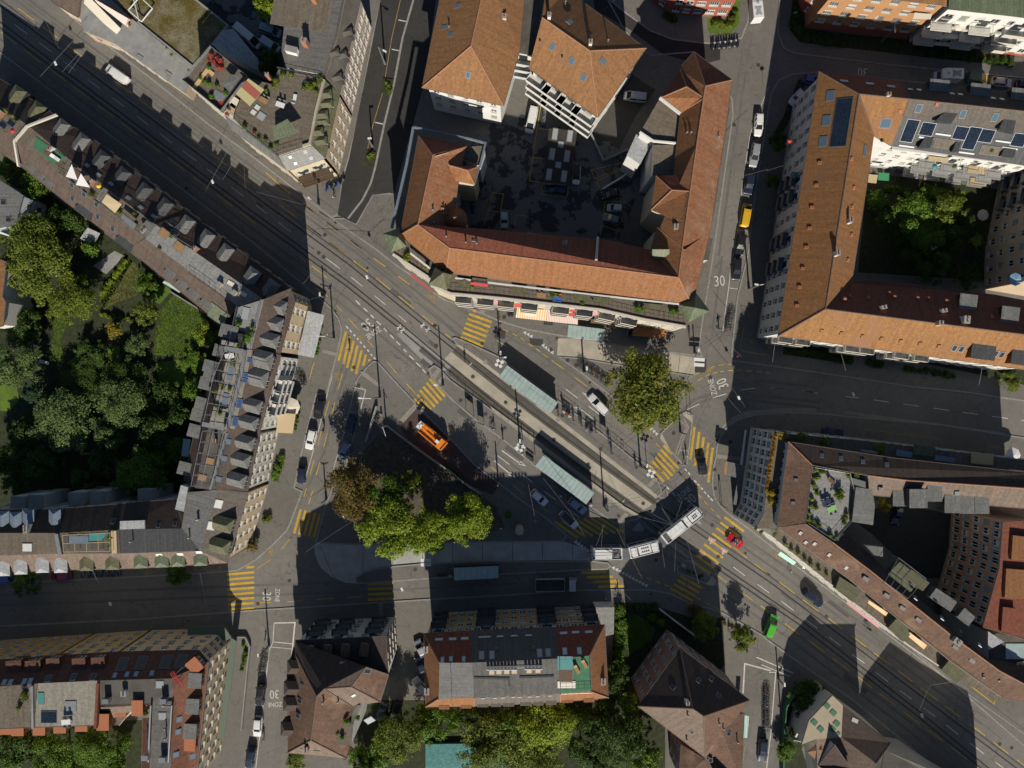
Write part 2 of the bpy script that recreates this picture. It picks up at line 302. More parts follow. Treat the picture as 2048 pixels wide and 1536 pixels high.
def ccw(P): return list(P) if area2(P) > 0 else list(P)[::-1]
def sheet(name, P, z, mat, kind='structure', parent=None, h=0.0):
 P = ccw(P); mb = MB()
 if h: mb.prism(P, z - h, z)
 else: mb.face([(p[0], p[1], z) for p in P])
 o = mb.build(name, [mat], parent)
 if not parent: o['kind'] = kind
 return o
def inset(P, d):
 """move a ccw plan loop inwards by d"""
 n = len(P); out = []
 for i in range(n):
  a, b, c = P[i - 1], P[i], P[(i + 1) % n]
  d1 = Vector((b[0] - a[0], b[1] - a[1])); d2 = Vector((c[0] - b[0], c[1] - b[1]))
  d1 = d1.normalized() if d1.length > 1e-6 else d2.normalized(); d2 = d2.normalized() if d2.length > 1e-6 else d1
  n1 = Vector((-d1.y, d1.x)); n2 = Vector((-d2.y, d2.x)); t = n1 + n2
  t = n1 if t.length < .2 else t.normalized(); k = min(2.0, 1 / max(.35, t.dot(n1)))
  out.append(Vector((b[0] + t.x * d * k, b[1] + t.y * d * k, b[2] if len(b) > 2 else 0)))
 return out
# ------------------------------------------------------------------ building kit
from mathutils.geometry import tessellate_polygon, intersect_ray_tri
def frame_of(n):
 n = Vector(n).normalized(); e = Vector((0, 0, 1)).cross(n)
 e = Vector((1, 0, 0)) if e.length < .02 else e.normalized()
 return e, n.cross(e), n
def place(o, loc, e, s, n):
 o.matrix_local = Matrix(((e.x, s.x, n.x, loc.x), (e.y, s.y, n.y, loc.y), (e.z, s.z, n.z, loc.z), (0, 0, 0, 1))); return o
plain('ridge_clay', (.27, .14, .085), .85, var=.2, scale=3); plain('ridge_dark', (.12, .085, .065), .85, var=.2, scale=3); plain('gutter_metal', (.12, .1, .085), .5, .4)
_WM = {}
def window_mesh(w, h, style):
 """frame, mullion, panes and sill of one window; x along the wall, y inwards, z up, origin at the opening's lower left, y=0 wall face"""
 key = (round(w, 2), round(h, 2), style)
 if key in _WM: return _WM[key]
 mb = MB(); y = .14; t = .07
 if style == 'shut':
  mb.box((w / 2, y - .06, h / 2), (w, .05, h), m=2)
  for i in range(int(h / .3)): mb.box((w / 2, y - .095, .15 + i * .3), (w - .1, .02, .03), m=0)
 else:
  for x0 in (t / 2, w - t / 2): mb.box((x0, y, h / 2), (t, .08, h), m=0)
  for z0 in (t / 2, h - t / 2): mb.box((w / 2, y, z0), (w - 2 * t, .08, t), m=0)
  if w > .75: mb.box((w / 2, y, h / 2), (t, .07, h - 2 * t), m=0)
  if w > 1.6:
   for q in (.25, .75): mb.box((w * q, y, h / 2), (t * .8, .065, h - 2 * t), m=0)
  mb.face([(t, y + .02, t), (w - t, y + .02, t), (w - t, y + .02, h - t), (t, y + .02, h - t)], 1)
  if style in ('blind', 'half'): k = .56 if style == 'blind' else .3; mb.box((w / 2, y - .05, h * (1 - k / 2)), (w - .02, .03, h * k), m=2)
  if style == 'curt':
   mb.box((w * .2, y + .01, h / 2), (w * .22, .012, h - 2 * t), m=2)
 mb.box((w / 2, -.02, -.04), (w + .16, .34, .07), m=3)
 me = mb.mesh('window', ['frame_white', 'glass', 'blind' if style != 'shut' else 'shutter_green', 'trim']); _WM[key] = me; return me
class Bld:
 def __init__(s, name, label, cat='building', group=None, at=None):
  s.loc = w2(at, 0) if at else None; s.root = None; s.a = (name, label, cat, group); s.tri = []; s.edge = {}; s.roof = None; s.walls = None
 def _root(s, p):
  if s.root is None:
   s.loc = Vector((p[0], p[1], 0)) if s.loc is None else s.loc
   s.root = thing(s.a[0], s.a[1], s.a[2], s.loc, group=s.a[3])
 def comp(s, V, F, wall='cream', oh=.45, thick=.2, z0=0.0, win=(), roofname='roof', nowall='', base=None):
  """V 'TAG a10,20,14 ...' named roof corners; F 'abc:mat ...' roof planes; walls drop from the open edges"""
  ver = {}; tag = 'N'
  for t in V.split():
   if t in TAGS: tag = t; continue
   v = [float(q) for q in t[1:].split(',')]; ver[t[0]] = w2(px(tag, v[0], v[1]), v[2])
  s._root(sum(ver.values(), Vector()) / len(ver)); O = s.loc
  mats = []; mb = MB(O); ed = {}; planes = []
  for f in F.split():
   k, m = f.split(':')
   if m not in mats: mats.append(m)
   P = [ver[c] for c in k]
   if area2(P) < 0: k = k[::-1]; P = P[::-1]
   n = Vector()
   for i in range(len(P)): n += P[i].cross(P[(i + 1) % len(P)])
   e, up, n = frame_of(n)
   if abs(n.z) > .995:
    d = max(((P[(i + 1) % len(P)] - P[i]) for i in range(len(P))), key=lambda v: v.length).normalized(); e = d; up = n.cross(d)
   mb.face(P, mats.index(m), [(p.dot(e), p.dot(up)) for p in P]); planes.append((P, k))
   for i in range(len(k)): ed[(k[i], k[(i + 1) % len(k)])] = m
   for t in tessellate_polygon([P]):
    s.tri.append(([P[i] for i in t], (e, up, n)))
  bnd = {a: b for (a, b) in ed if (b, a) not in ed}
  loops = []; left = dict(bnd)
  while left:
   a = next(iter(left)); L = [a]; b = left.pop(a)
   while b != L[0] and b in left: L.append(b); b = left.pop(b)
   loops.append(L)
  dz = Vector((0, 0, -thick))
  for (a, b) in ed:
   if (b, a) not in ed: mb.face([ver[a] + dz, ver[b] + dz, ver[b], ver[a]], 0)
  roof = mb.build(roofname, mats, s.root); s.roof = roof; cap = [m for m in mats if m.startswith('tile')]
  for (a, b) in ed:
   P, Q = ver[a] - O, ver[b] - O
   if (b, a) in ed and a < b and ed[(a, b)][:4] == ed[(b, a)][:4] == 'tile' and max(P.z, Q.z) > 14: c = MB(); c.tube(P, Q, .13, 6); c.build('ridge_cap', ['ridge_' + ('dark' if 'dark' in cap[0] or 'maroon' in cap[0] else 'clay')], roof)
   elif (b, a) not in ed and cap and abs(P.z - Q.z) < .3: c = MB(); c.tube(P + Vector((0, 0, -.05)), Q + Vector((0, 0, -.05)), .09, 6); c.build('gutter', ['gutter_metal'], roof)
  wb = MB(O); wm = [wall, 'trim', base or wall]
  for L in loops:
   if len(L) < 3: continue
   P = [ver[c] for c in L]; Q = inset(P, oh)
   for i, c in enumerate(L):
    j = (i + 1) % len(L); d = L[j]; a = Q[i].copy(); b = Q[j].copy(); za = P[i].z - .06; zb = P[j].z - .06
    key = c + d; n = Vector((b.y - a.y, a.x - b.x, 0)); ln = n.length
    if ln < .05: continue
    n /= ln; s.edge[key] = (Vector((a.x, a.y, z0)), Vector((b.x, b.y, z0)), min(za, zb), n)
    if key in nowall.split(): continue
    spec = next((w for w in win if w[0] == key), None)
    if not spec:
     wb.face([(a.x, a.y, z0), (b.x, b.y, z0), (b.x, b.y, zb), (a.x, a.y, za)], 0)
    else: s._winwall(wb, a, b, z0, min(za, zb), n, spec, za, zb)
  s.walls = wb.build('wall', wm, s.root); return s
 def _winwall(s, wb, a, b, z0, z1, n, spec, za, zb):
  o = dict(cols=0, rows=0, w=1.05, h=1.6, sill=1.2, pitch=3.05, style='mix', skip='', mx=1.0, cill=True)
  o.update(spec[1] if len(spec) > 1 else {})
  d = Vector((b.x - a.x, b.y - a.y, 0)); Ln = d.length; d /= Ln; w, h = o['w'], o['h']
  rows = o['rows'] or max(1, int((z1 - z0 - o['sill'] - h - .2) / o['pitch']) + 1)
  rows = min(rows, max(1, int((z1 - z0 - o['sill'] - h - .05) / o['pitch']) + 1))
  cols = o['cols'] or max(1, round((Ln - 2 * o['mx'] + 1.2) / 2.7)); cols = min(cols, max(1, int(Ln / (w + .25))))
  st = (Ln - cols * w) / cols
  us = [st / 2 + i * (w + st) for i in range(cols)]; vs = [o['sill'] + i * o['pitch'] for i in range(rows)]
  U = sorted([0, Ln] + [u for q in us for u in (q, q + w)]); Vv = sorted([0, z1 - z0] + [v for q in vs for v in (q, q + h)])
  def P(u, v, y=0): return (a.x + d.x * u + n.x * y, a.y + d.y * u + n.y * y, z0 + v)
  for i in range(len(U) - 1):
   for j in range(len(Vv) - 1):
    if i % 2 == 1 and j % 2 == 1: continue
    wb.face([P(U[i], Vv[j]), P(U[i + 1], Vv[j]), P(U[i + 1], Vv[j + 1]), P(U[i], Vv[j + 1])], 2 if j == 0 else 0)
  if abs(za - zb) > .1: wb.face([(a.x, a.y, z1), (b.x, b.y, z1), (b.x, b.y, zb), (a.x, a.y, za)], 0)
  rz = math.atan2(d.y, d.x)
  for u in us:
   for v in vs:
    r = -.18
    for q in (((u, v), (u, v + h)), ((u + w, v + h), (u + w, v)), ((u, v + h), (u + w, v + h)), ((u + w, v), (u, v))):
     wb.face([P(*q[0]), P(*q[1]), P(*q[1], r), P(*q[0], r)], 1)
    wb.face([P(u, v, r), P(u + w, v, r), P(u + w, v + h, r), P(u, v + h, r)], 1)
    sty = o['style'] if o['style'] != 'mix' else R.choice(('std', 'std', 'std', 'curt', 'blind', 'half', 'half', 'shut'))
    link('window', window_mesh(w, h, sty), s.root, Vector(P(u, v)) - s.loc, rz)
 def at(s, p):
  """photo pixel -> point and axes on this building's roof"""
  o = Vector((0, 0, CH)); d = (w2(p, 0) - o).normalized(); best = None
  for T, ax in s.tri:
   h = intersect_ray_tri(T[0], T[1], T[2], d, o, True)
   if h is not None and (best is None or h.z > best[0].z): best = (h, ax)
  if best is None:
   T, ax = min(s.tri, key=lambda q: ((q[0][0] + q[0][1] + q[0][2]) / 3 - w2(p, q[0][0].z)).length)
   best = (w2(p, min(t.z for t in T)), ax)
  return best
 def each(s, txt):
  tag = 'N'
  for t in txt.split():
   if t in TAGS: tag = t; continue
   v = [float(q) for q in t.split(',')]; yield px(tag, v[0], v[1]), v[2:]
 def flat(s, name, txt, me, lift=0.0, ang=None):
  for p, ex in s.each(txt):
   h, (e, u, n) = s.at(p)
   if ang is not None: e = Vector((math.cos(ang), math.sin(ang), 0)); e = (e - n * e.dot(n)).normalized(); u = n.cross(e)
   o = link(name, me, s.roof); place(o, h - s.loc + n * lift, e, u, n)
 def skylights(s, txt, w=.9, h=1.3, glass='glass_blue', ang=None, frame='mid_metal'):
  mb = MB(); mb.box((0, 0, .02), (w + .16, h + .16, .16), m=0); mb.box((0, 0, .105), (w - .08, h - .08, .012), m=1)
  s.flat('skylight', txt, mb.mesh('skylight', [frame, glass]), ang=ang)
 def panels(s, txt, w, h, mat='solar', name='solar_panel', ang=None, t=.06, frame='mid_metal'):
  mb = MB(); mb.box((0, 0, .08), (w, h, t), m=0); mb.face([(-w / 2 + .06, -h / 2 + .06, .085 + t / 2), (w / 2 - .06, -h / 2 + .06, .085 + t / 2), (w / 2 - .06, h / 2 - .06, .085 + t / 2), (-w / 2 + .06, h / 2 - .06, .085 + t / 2)], 1, [(-w / 2, -h / 2), (w / 2, -h / 2), (w / 2, h / 2), (-w / 2, h / 2)])
  s.flat(name, txt, mb.mesh(name, [frame, mat]), ang=ang)
 def vents(s, txt, r=.13, h=.8, mat='mid_metal'):
  mb = MB(); mb.tube((0, 0, -.3), (0, 0, h), r, 8); mb.lathe((0, 0, h + .08), [(r * 1.7, 0), (r * 1.7, .05), (0.02, .16)], 8)
  me = mb.mesh('vent_pipe', [mat])
  for p, ex in s.each(txt): h_, ax = s.at(p); link('vent_pipe', me, s.roof, h_ - s.loc)
 def hatches(s, txt, mat='terracotta'):
  mb = MB(); mb.box((0, .1, .1), (.55, .7, .26)); mb.box((0, -.26, .12), (.4, .02, .18), m=1); s.flat('vent_tile', txt, mb.mesh('vent_tile', [mat, 'black']))
 def chimneys(s, txt, w=.7, d=1.1, h=1.4, mat='offwhite', ang=0.0, flues=2):
  mb = MB(); mb.box((0, 0, h / 2 - .7), (w, d, h + 1.4)); mb.box((0, 0, h + .05), (w + .14, d + .14, .1), m=1)
  for k in range(flues):
   y = (k - (flues - 1) / 2) * d / max(1, flues); mb.tube((0, y, h + .1), (0, y, h + .4), .13, 8, m=2); mb.disc((0, y, h + .405), .09, 8, 3)
  me = mb.mesh('chimney', [mat, 'concrete_grey', 'terracotta', 'black'])
  for p, ex in s.each(txt): h_, ax = s.at(p); link('chimney', me, s.roof, h_ - s.loc, ex[0] if ex else ang)
 def dormers(s, txt, w=1.7, d=2.6, h=1.7, roofm='sheet_grey', cheek='sheet_dark', kind='hip', face=None, fr='frame_white', lift=0.0):
  """boxes with their own roof set into a slope; the pixel is the middle of the dormer's roof"""
  mb = MB(); x = w / 2; zt = h; dn = d + 1.5
  mb.face([(-x, -d / 2, -1.6), (x, -d / 2, -1.6), (x, -d / 2, zt), (-x, -d / 2, zt)], 1)
  for sx in (-x, x): mb.face([(sx, -d / 2, -1.6), (sx, dn / 2, -1.6), (sx, dn / 2, zt), (sx, -d / 2, zt)], 1)
  o = .14; A = [(-x - o, -d / 2 - o, zt), (x + o, -d / 2 - o, zt), (x + o, dn / 2, zt), (-x - o, dn / 2, zt)]
  mb.box((0, (dn - d) / 4, zt - .02), (w + 2 * o, (d + dn) / 2 + o, .06), m=0)
  if kind == 'flat':
   mb.box((0, (dn - d) / 4 - o / 2, zt + .06), (w + 2 * o + .05, (d + dn) / 2 + o, .1), m=0)
  else:
   rz = zt + .28 * w; r0 = (0, -d / 2 - o + (w * .42 if kind == 'hip' else 0), rz); r1 = (0, dn / 2, rz); t = zt + .02
   A = [(p[0], p[1], t) for p in A]
   for q in (([A[0], A[1], r0]), [A[1], A[2], r1, r0], [A[3], A[0], r0, r1], [A[2], A[3], r1]):
    e, u, n = frame_of((Vector(q[1]) - Vector(q[0])).cross(Vector(q[2]) - Vector(q[0])))
    mb.face(q, 0, [(Vector(v).dot(e), Vector(v).dot(u)) for v in q])
  ww = w * .66; mb.box((0, -d / 2 - .02, zt - .75), (ww, .06, 1.2), m=2); mb.box((-ww / 4, -d / 2 - .055, zt - .75), (ww / 2 - .14, .02, 1.02), m=3); mb.box((ww / 4, -d / 2 - .055, zt - .75), (ww / 2 - .14, .02, 1.02), m=3)
  me = mb.mesh('dormer', [roofm, cheek, fr, 'glass'])
  for p, ex in s.each(txt):
   h_, (e, u, n) = s.at(p);
   # the pixel shows the dormer's roof, which stands above the slope: step back along the ray to its height
   top = h_.z + h * .5; q = w2(p, top); q = Vector((q.x, q.y, h_.z - h * .45 + lift))
   f = face if face is not None else math.atan2(-u.y, -u.x) + math.pi / 2
   link('dormer', me, s.roof, q - s.loc, f)
 def parapet(s, P, h=.5, w=.25, mat='trim', name='parapet', closed=False):
  mb = MB(s.loc); P = [p + Vector((0, 0, h)) for p in P]; mb.ribbon(P, w, closed=closed, h=h + .15); return mb.build(name, [mat], s.root)
 def railing(s, P, h=1.05, mat='dark_metal', step=1.4, name='railing', closed=False, panel=None):
  mb = MB(s.loc); Z = Vector((0, 0, h)); Q = list(P) + ([P[0]] if closed else [])
  for a, b in zip(Q[:-1], Q[1:]):
   L = (b - a).length; k = max(1, round(L / step))
   for i in range(k + 1): c = a.lerp(b, i / k); mb.box(c + Z / 2, (.05, .05, h))
   mb.tube(a + Z, b + Z, .03, 5); mb.tube(a + Z * .55, b + Z * .55, .015, 4); mb.tube(a + Z * .12, b + Z * .12, .015, 4)
   if panel: mb.face([a + Z * .1, b + Z * .1, b + Z * .9, a + Z * .9], 1)
  return mb.build(name, [mat, panel or mat], s.root)
 def balconies(s, key, us, zs, w=2.6, d=1.3, slab='concrete_grey', rail='mid_metal', solid=True):
  a, b, zt, n = s.edge[key]; dr = (b - a); L = dr.length; dr /= L; rz = math.atan2(dr.y, dr.x)
  mb = MB(); mb.box((0, -d / 2, 0), (w, d, .16), m=0); H = 1.0
  if solid:
   mb.box((0, -d, H / 2), (w, .05, H), m=1)
   for x in (-w / 2, w / 2): mb.box((x, -d / 2, H / 2), (.05, d, H), m=1)
  else:
   for k in range(int(w / .22) + 1): mb.box((-w / 2 + k * .22, -d, H / 2), (.025, .025, H), m=1)
   mb.box((0, -d, H), (w + .06, .06, .05), m=1)
   for x in (-w / 2, w / 2):
    mb.box((x, -d / 2, H), (.05, d, .05), m=1)
    for k in range(5): mb.box((x, -d * k / 5, H / 2), (.025, .025, H), m=1)
  mb.box((0, .02, 1.1), (w * .5, .05, 2.1), m=2); me = mb.mesh('balcony', [slab, rail, 'glass'])
  for u in us:
   for z in zs: link('balcony', me, s.root, a + dr * (u * L) + Vector((0, 0, z)) - s.loc, rz)
def slab_on(b, P, z, t, mat, name, parent=None, uvdir=None):
 """flat piece (awning, canopy, deck) given by plan points at their own heights"""
 P = [Vector(p) for p in P]
 if area2(P) < 0: P = P[::-1]
 mb = MB(b.loc if b else (0, 0, 0)); e = (P[1] - P[0]).normalized(); n = e.cross(P[2] - P[1]).normalized(); u = n.cross(e); dz = Vector((0, 0, -t))
 mb.face(P, 0, [((p - P[0]).dot(e), (p - P[0]).dot(u)) for p in P]); mb.face([p + dz for p in P][::-1], 0)
 for i in range(len(P)):
  j = (i + 1) % len(P); mb.face([P[i] + dz, P[j] + dz, P[j], P[i]], 0)
 return mb.build(name, [mat], parent or (b.root if b else None))
# ------------------------------------------------------------------ ground, carriageways, pavements, islands
g = MB(); g.face([(-1500, -1500, -.03), (1500, -1500, -.03), (1500, 1500, -.03), (-1500, 1500, -.03)]); setp(g.build('ground', ['asphalt_mid']), kind='structure')
ROAD = sheet('road', pts('-60,-60 2110,-60 2110,1600 -60,1600'), 0.0, 'asphalt')
KZ = .12
def pave(name, txt, mat='pavement', z=KZ, kerb=True, kw=.3):
 P = ccw(pts(txt)); o = sheet(name, P, z, mat, h=z + .02)
 if kerb:
  mb = MB(); Q = inset(P, kw / 2 - .02); mb.ribbon(Q, kw, z + .012, closed=True, h=.1); mb.build('kerb', ['kerb'], o)
 return o
PV_NW = pave('pavement_north_west', 'N 95,-30 95,-5 175,62 300,157 413,247 512,320 615,400 664,437 10 500,1285 520,1090 560,950 620,700 700,250 770,-60')
PV_N = pave('pavement_north', 'N 664,437 705,468 752,500 791,531 825,554 873,591 889,601 961,627 998,643 1054,660 1125,673 1160,676 1197,686 1300,700 1330,705 1405,714 1399,692 1407,635 1424,532 1427,512 1437,443 1454,320 1467,227 1465,200 1450,165 1388,103 1300,110 1250,60 1200,-30 860,-30 812,300 806,390 778,386 745,388 712,447 690,436')
PV_NE = pave('pavement_east', 'N 1462,722 1462,702 1474,592 1494,512 1507,400 1517,333 1533,233 1540,190 1556,160 1586,147 1640,143 2080,190 2080,808 1929,785 1826,775 1696,755 1536,732')
PV_TR = pave('pavement_top_right', 'N 1560,-30 1554,67 1566,97 1586,108 1786,132 2080,160 2080,-30')
PV_T = pave('pavement_top', 'N 1190,-30 1217,0 1254,30 1300,63 1344,80 1400,87 1450,89 1484,77 1497,43 1502,-30')
PV_W = pave('pavement_west', 'N -30,78 0,103 512,488 600,562 651,605 664,617 678,636 684,654 684,668 677,701 664,751 655,787 634,790 622,835 605,905 590,975 606,982 595,1012 580,1051 575,1061 545,1092 512,1121 475,1142 412,1147 167,1160 -30,1170')
PV_S = pave('pavement_south', 'N -30,1253 0,1251 277,1237 512,1219 865,1197 1024,1188 1154,1179 1301,1178 1344,1187 1377,1204 1424,1217 1444,1224 1521,1267 1536,1279 1599,1324 1703,1397 1789,1467 1890,1555 1890,1570 -30,1570')
PV_SE = pave('pavement_south_east', 'N 1431,912 1433,890 1441,871 1453,853 1476,838 1513,828 1582,824 1640,826 1700,832 1880,848 2080,880 2080,1520 1903,1367 1723,1231 1593,1134 1540,1092 1495,1057 1466,1036 1446,1020 1428,997 1423,967 1425,938')
IS_PARK = pave('pavement_island', 'N 709,767 717,753 733,734 746,722 756,723 776,746 834,808 899,875 950,929 1036,994 1098,1039 1135,1070 1126,1083 950,1085 717,1090 630,1086 637,1061 652,1006 668,965 690,930 704,880 717,830 730,781')
IS_STOP = pave('bus_platform', 'N 713,1167 711,1155 728,1143 756,1135 785,1132 842,1127 980,1122 1182,1121 1216,1125 1223,1132 1215,1139 1180,1140 1024,1148 853,1158 735,1167', z=.16)
IS_SW = pave('tram_platform_south', 'N 858,737 868,730 880,737 900,759 962,803 1017,844 1071,886 1175,965 1243,1015 1282,1036 1239,1048 1229,1047 1177,1012 1067,931 1007,881 950,840 905,802 879,775 862,754', z=.18)
IS_NE = pave('tram_platform_north', 'N 904,676 912,675 949,690 998,713 1111,797 1222,881 1281,929 1303,946 1318,965 1325,985 1315,994 1302,982 1204,906 1115,838 1037,786 964,727 912,688', z=.18)
IS_TRI = pave('traffic_island', 'N 1320,867 1324,863 1363,826 1373,822 1384,828 1386,842 1375,930 1367,932 1345,908 1320,877')
IS_TREE = pave('pavement_tree_island', 'N 1115,713 1158,716 1224,727 1387,751 1352,777 1330,800 1285,840 1262,826 1232,801 1164,748')
pave('traffic_island', 'D 1870,890 1960,790 1980,880 1940,910', kw=.2); pave('traffic_island', 'I 1040,700 1130,610 1180,615 1440,820 1440,860 1400,880 1060,750', kw=.25)
pave('traffic_island', 'I 580,310 655,215 710,290 690,325', 'concrete_grey', kw=.2)
def lay(name, txt, mat, z, parent=None):
 return sheet(name, pts(txt), z, mat, parent=parent)
# surfaces laid on the carriageway
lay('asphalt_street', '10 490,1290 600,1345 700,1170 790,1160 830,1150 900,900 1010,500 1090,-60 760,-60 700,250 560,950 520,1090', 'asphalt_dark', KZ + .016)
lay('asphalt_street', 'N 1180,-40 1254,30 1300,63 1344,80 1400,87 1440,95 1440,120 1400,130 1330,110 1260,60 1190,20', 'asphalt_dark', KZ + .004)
lay('street', 'N 521,1252 578,1243 592,1245 573,1320 540,1560 470,1560 505,1440', 'asphalt', KZ + .016)
lay('street', '32 -10,970 140,970 60,1130 20,1600 -150,1600 -60,1010', 'asphalt', KZ + .016)
BUS = lay('bus_lane', 'N 630,1086 629,1102 633,1118 642,1135 662,1153 689,1165 713,1167 711,1155 728,1143 756,1135 785,1132 842,1127 980,1122 1100,1120 1180,1121 1182,1100 1126,1083 950,1085 717,1090', 'concrete_pale', .008)
BAY = lay('bus_bay', 'N 1116,677 1114,712 1158,716 1224,727 1389,751 1396,716 1330,705 1300,700 1197,686 1160,676', 'concrete', .008)
for o, segs in ((BUS, 'N 726,1090 726,1143 785,1089 785,1131 845,1088 845,1127 905,1087 905,1124 965,1085 965,1123 1025,1085 1025,1121 1085,1084 1085,1120 1145,1090 1145,1120 640,1092 668,1155'), (BAY, 'N 1165,678 1163,717 1213,690 1211,725 1262,695 1260,732 1313,703 1311,740 1360,710 1356,746')):
 P = pts(segs)
 for a, b in zip(P[::2], P[1::2]): mb = MB(); mb.ribbon([a, b], .09, .012); mb.build('expansion_joint', ['patch'], o)
plain('red_asphalt', (.07, .05, .046), .9, var=.2, scale=.4, var2=.3, scale2=9)
lay('asphalt_parking', 'N 831,815 795,845 815,878 905,945 940,970 985,990 1000,968 950,932 899,877', 'red_asphalt', KZ + .016)
lay('road_patch', 'A 990,1370 1120,1330 1560,1700 1400,1800', 'concrete_grey', .006)
for t in ('C 815,390 955,400 945,475 815,455', 'E 825,290 935,300 935,440 815,430', 'A 195,105 320,195 280,180 200,130', 'C 465,295 575,310 560,400 455,380'): lay('road_patch', t, 'patch', .009)
# ------------------------------------------------------------------ tram tracks
TR_S = pts('N -40,20 0,50 487,416 697.7,570 797,650 900,737 1000,820 1143,927 1286,1032 1400,1108 1536,1201 1599,1244 1719,1337 1836,1427 1969,1536 2010,1568')
TR_N = pts('N -40,-25 0,5 487,370 697.7,523 848,645 912,696 1065,820 1190,912 1313,1001 1400,1062 1550,1166 1609,1211 1723,1296 1843,1387 1949,1467 2080,1566')
def along(P, a, b):
 return [p for p in P if a <= p.x * CF / CH + 1024 <= b]
for P, w, nm in ((along(TR_S, 880, 1290), 2.15, 'trackbed'), (along(TR_N, 905, 1320), 2.15, 'trackbed')):
 mb = MB(); mb.ribbon(P, w, .010); setp(mb.build('track_bed', ['trackbed']), kind='structure')
mid = pts('B 1480,345 1545,275 N 970,757 1057,826 1186,922 1305,1009 1287,1020 1150,921 1010,815 945,764')
sheet('track_middle', mid, .014, 'concrete')
for t in ('D 640,-60 740,-5 1300,430 1800,825 1875,885 1850,905 1780,850 1290,475 1000,250 620,-45', 'D 150,-45 215,0 640,310 1150,700 1530,985 1720,1095 1690,1110 1490,990 1130,725 620,345 190,15', 'C 50,455 120,470 330,620 700,905 830,1000 790,1000 680,930 320,655'): lay('platform_edge', t, 'concrete', KZ + .08)
for P in (TR_S, TR_N):
 for sgn in (-1, 1):
  o = MB(); n = len(P); Q = []
  for i in range(n):
   a = P[max(0, i - 1)]; b = P[min(n - 1, i + 1)]; d = (b - a).normalized(); Q.append(P[i] + Vector((-d.y, d.x, 0)) * .5 * sgn)
  o.ribbon(Q, .3, .013, 0); rl = setp(o.build('tram_rail', ['patch']), kind='structure'); q = MB(); q.ribbon(Q, .085, .0165, 0); q.build('rail_head', ['rail_bright' if (P is TR_N and sgn == 1) else 'rail_steel'], rl)
# ------------------------------------------------------------------ painted markings
def mark(P, w, mat, z=.02, name='lane_marking', parent=None):
 mb = MB(); mb.ribbon(P, w, z); return mb.build(name, [mat], parent or ROAD)
def segs(txt, w, mat, z=.02):
 P = pts(txt)
 for a, b in zip(P[::2], P[1::2]): mark([a, b], w, mat, z)
def polyl(txt, w, mat, z=.02, closed=False):
 mb = MB(); mb.ribbon(pts(txt), w, z, closed=closed); mb.build('painted_line', [mat], ROAD)
YL = '00 110,50 205,122 260,163 353,233 405,270 495,340 550,380 640,448 695,490 788,558 832,592 925,663 972,698 1075,776 1118,810 1218,884 1268,920 1362,992 1413,1028 1497,1094 8,195 100,267 150,302 248,378 300,412 395,488 443,522 538,597 585,630 682,703 727,735 823,810 868,845 967,918 1012,950 1110,1025 1160,1062 1252,1133 1300,1167 1395,1240 1438,1270 1536,1345 10 60,1035 205,1165 148,1232 243,1305 292,1342 393,1418 437,1453 533,1527 420,1330 493,1385 567,1440 637,1495 303,1240 348,1277'
segs(YL, .2, 'yellow_paint')
segs('A 50,245 220,372 295,430 463,557 545,620 695,737 778,797 925,917 1010,985 1168,1113 1252,1180 1405,1307 60,65 145,130 515,410 635,500 755,595 875,683 1003,780 1123,868 118,672 280,797 165,895 285,990 375,1080 430,1143 268,225 393,318 0,578 40,612 1488,1370 1540,1410', .2, 'yellow_paint')
segs('A 498,1215 603,1332 693,1437 755,1510 B 887,375 988,488 1088,598 1187,708 435,497 392,655 298,775 257,932 358,792 318,948 218,1085 182,1238 282,1100 243,1250 143,1385 103,1530 205,1398 165,1536 G 235,208 190,350 170,185 140,275 18,680 0,710 12 215,148 155,220 88,285 8,338 8,542 92,542 187,537 275,532 363,524 460,518 547,514 642,506 00 0,0 1,0', .17, 'yellow_paint')
segs('C 1040,617 1165,707 1278,792 1398,882 540,298 590,322 640,345 688,368 722,388 765,416 805,445 848,472 882,498 922,528 955,555 1000,587 D 165,583 265,668 388,765 495,858 655,965 745,1038', .17, 'yellow_paint')
segs('E 688,628 735,598 765,572 808,545 845,520 895,490 925,475 970,455 1000,445 1048,432 820,458 860,438 980,385 1020,372 1060,362 1110,354 1150,350 1200,347 1078,428 1112,420 1158,415 1207,412 1240,413 1300,413 1342,416 1402,420 1448,428 1507,434 1550,440 1607,448 355,1095 395,1130 420,1160 455,1198 650,1448 690,1495 710,1520 735,1545', .19, 'yellow_paint')
segs('F 100,68 135,108 395,425 432,470 458,498 493,540 527,528 552,558 600,660 628,695 657,728 690,765 722,800 758,832 788,868 828,905 I 1840,653 2005,775 1620,480 1760,593 1650,905 1823,1028 1430,750 1555,843 1900,1080 1990,1150 640,750 680,772 730,795 778,818 820,830 870,852 915,867 970,887 1210,980 1285,1020 1330,1045 1375,1070 1420,1090 1500,1135 32 65,418 160,490 208,525 303,597 362,637 445,703 497,740 590,810 633,843 733,917 778,952 872,1020 915,1055 1015,1128 1060,1160 1155,1232 1208,1272 1303,1342 1350,1377 1443,1450 1492,1485 1560,1536 100,668 190,737 247,772 342,845 387,877 485,950 527,980 625,1055 667,1087 765,1160 810,1195 910,1270 953,1302 1050,1375 1098,1410 1195,1485 1240,1520 1330,1590 -20,350 15,382', .2, 'yellow_paint')
segs('00 88,147 165,205 232,253 310,312 380,367 458,425 527,477 600,532 670,583 745,640 822,697 893,752 958,800 1030,857 1100,907 1178,965 1240,1012 1325,1075 1387,1122 1460,1177 10 0,1228 65,1282 133,1333 207,1390 275,1440 350,1497 A 20,412 148,508 268,597 408,702 520,788 642,885 762,978 878,1073 1008,1180 1088,1250', .15, 'white_paint')
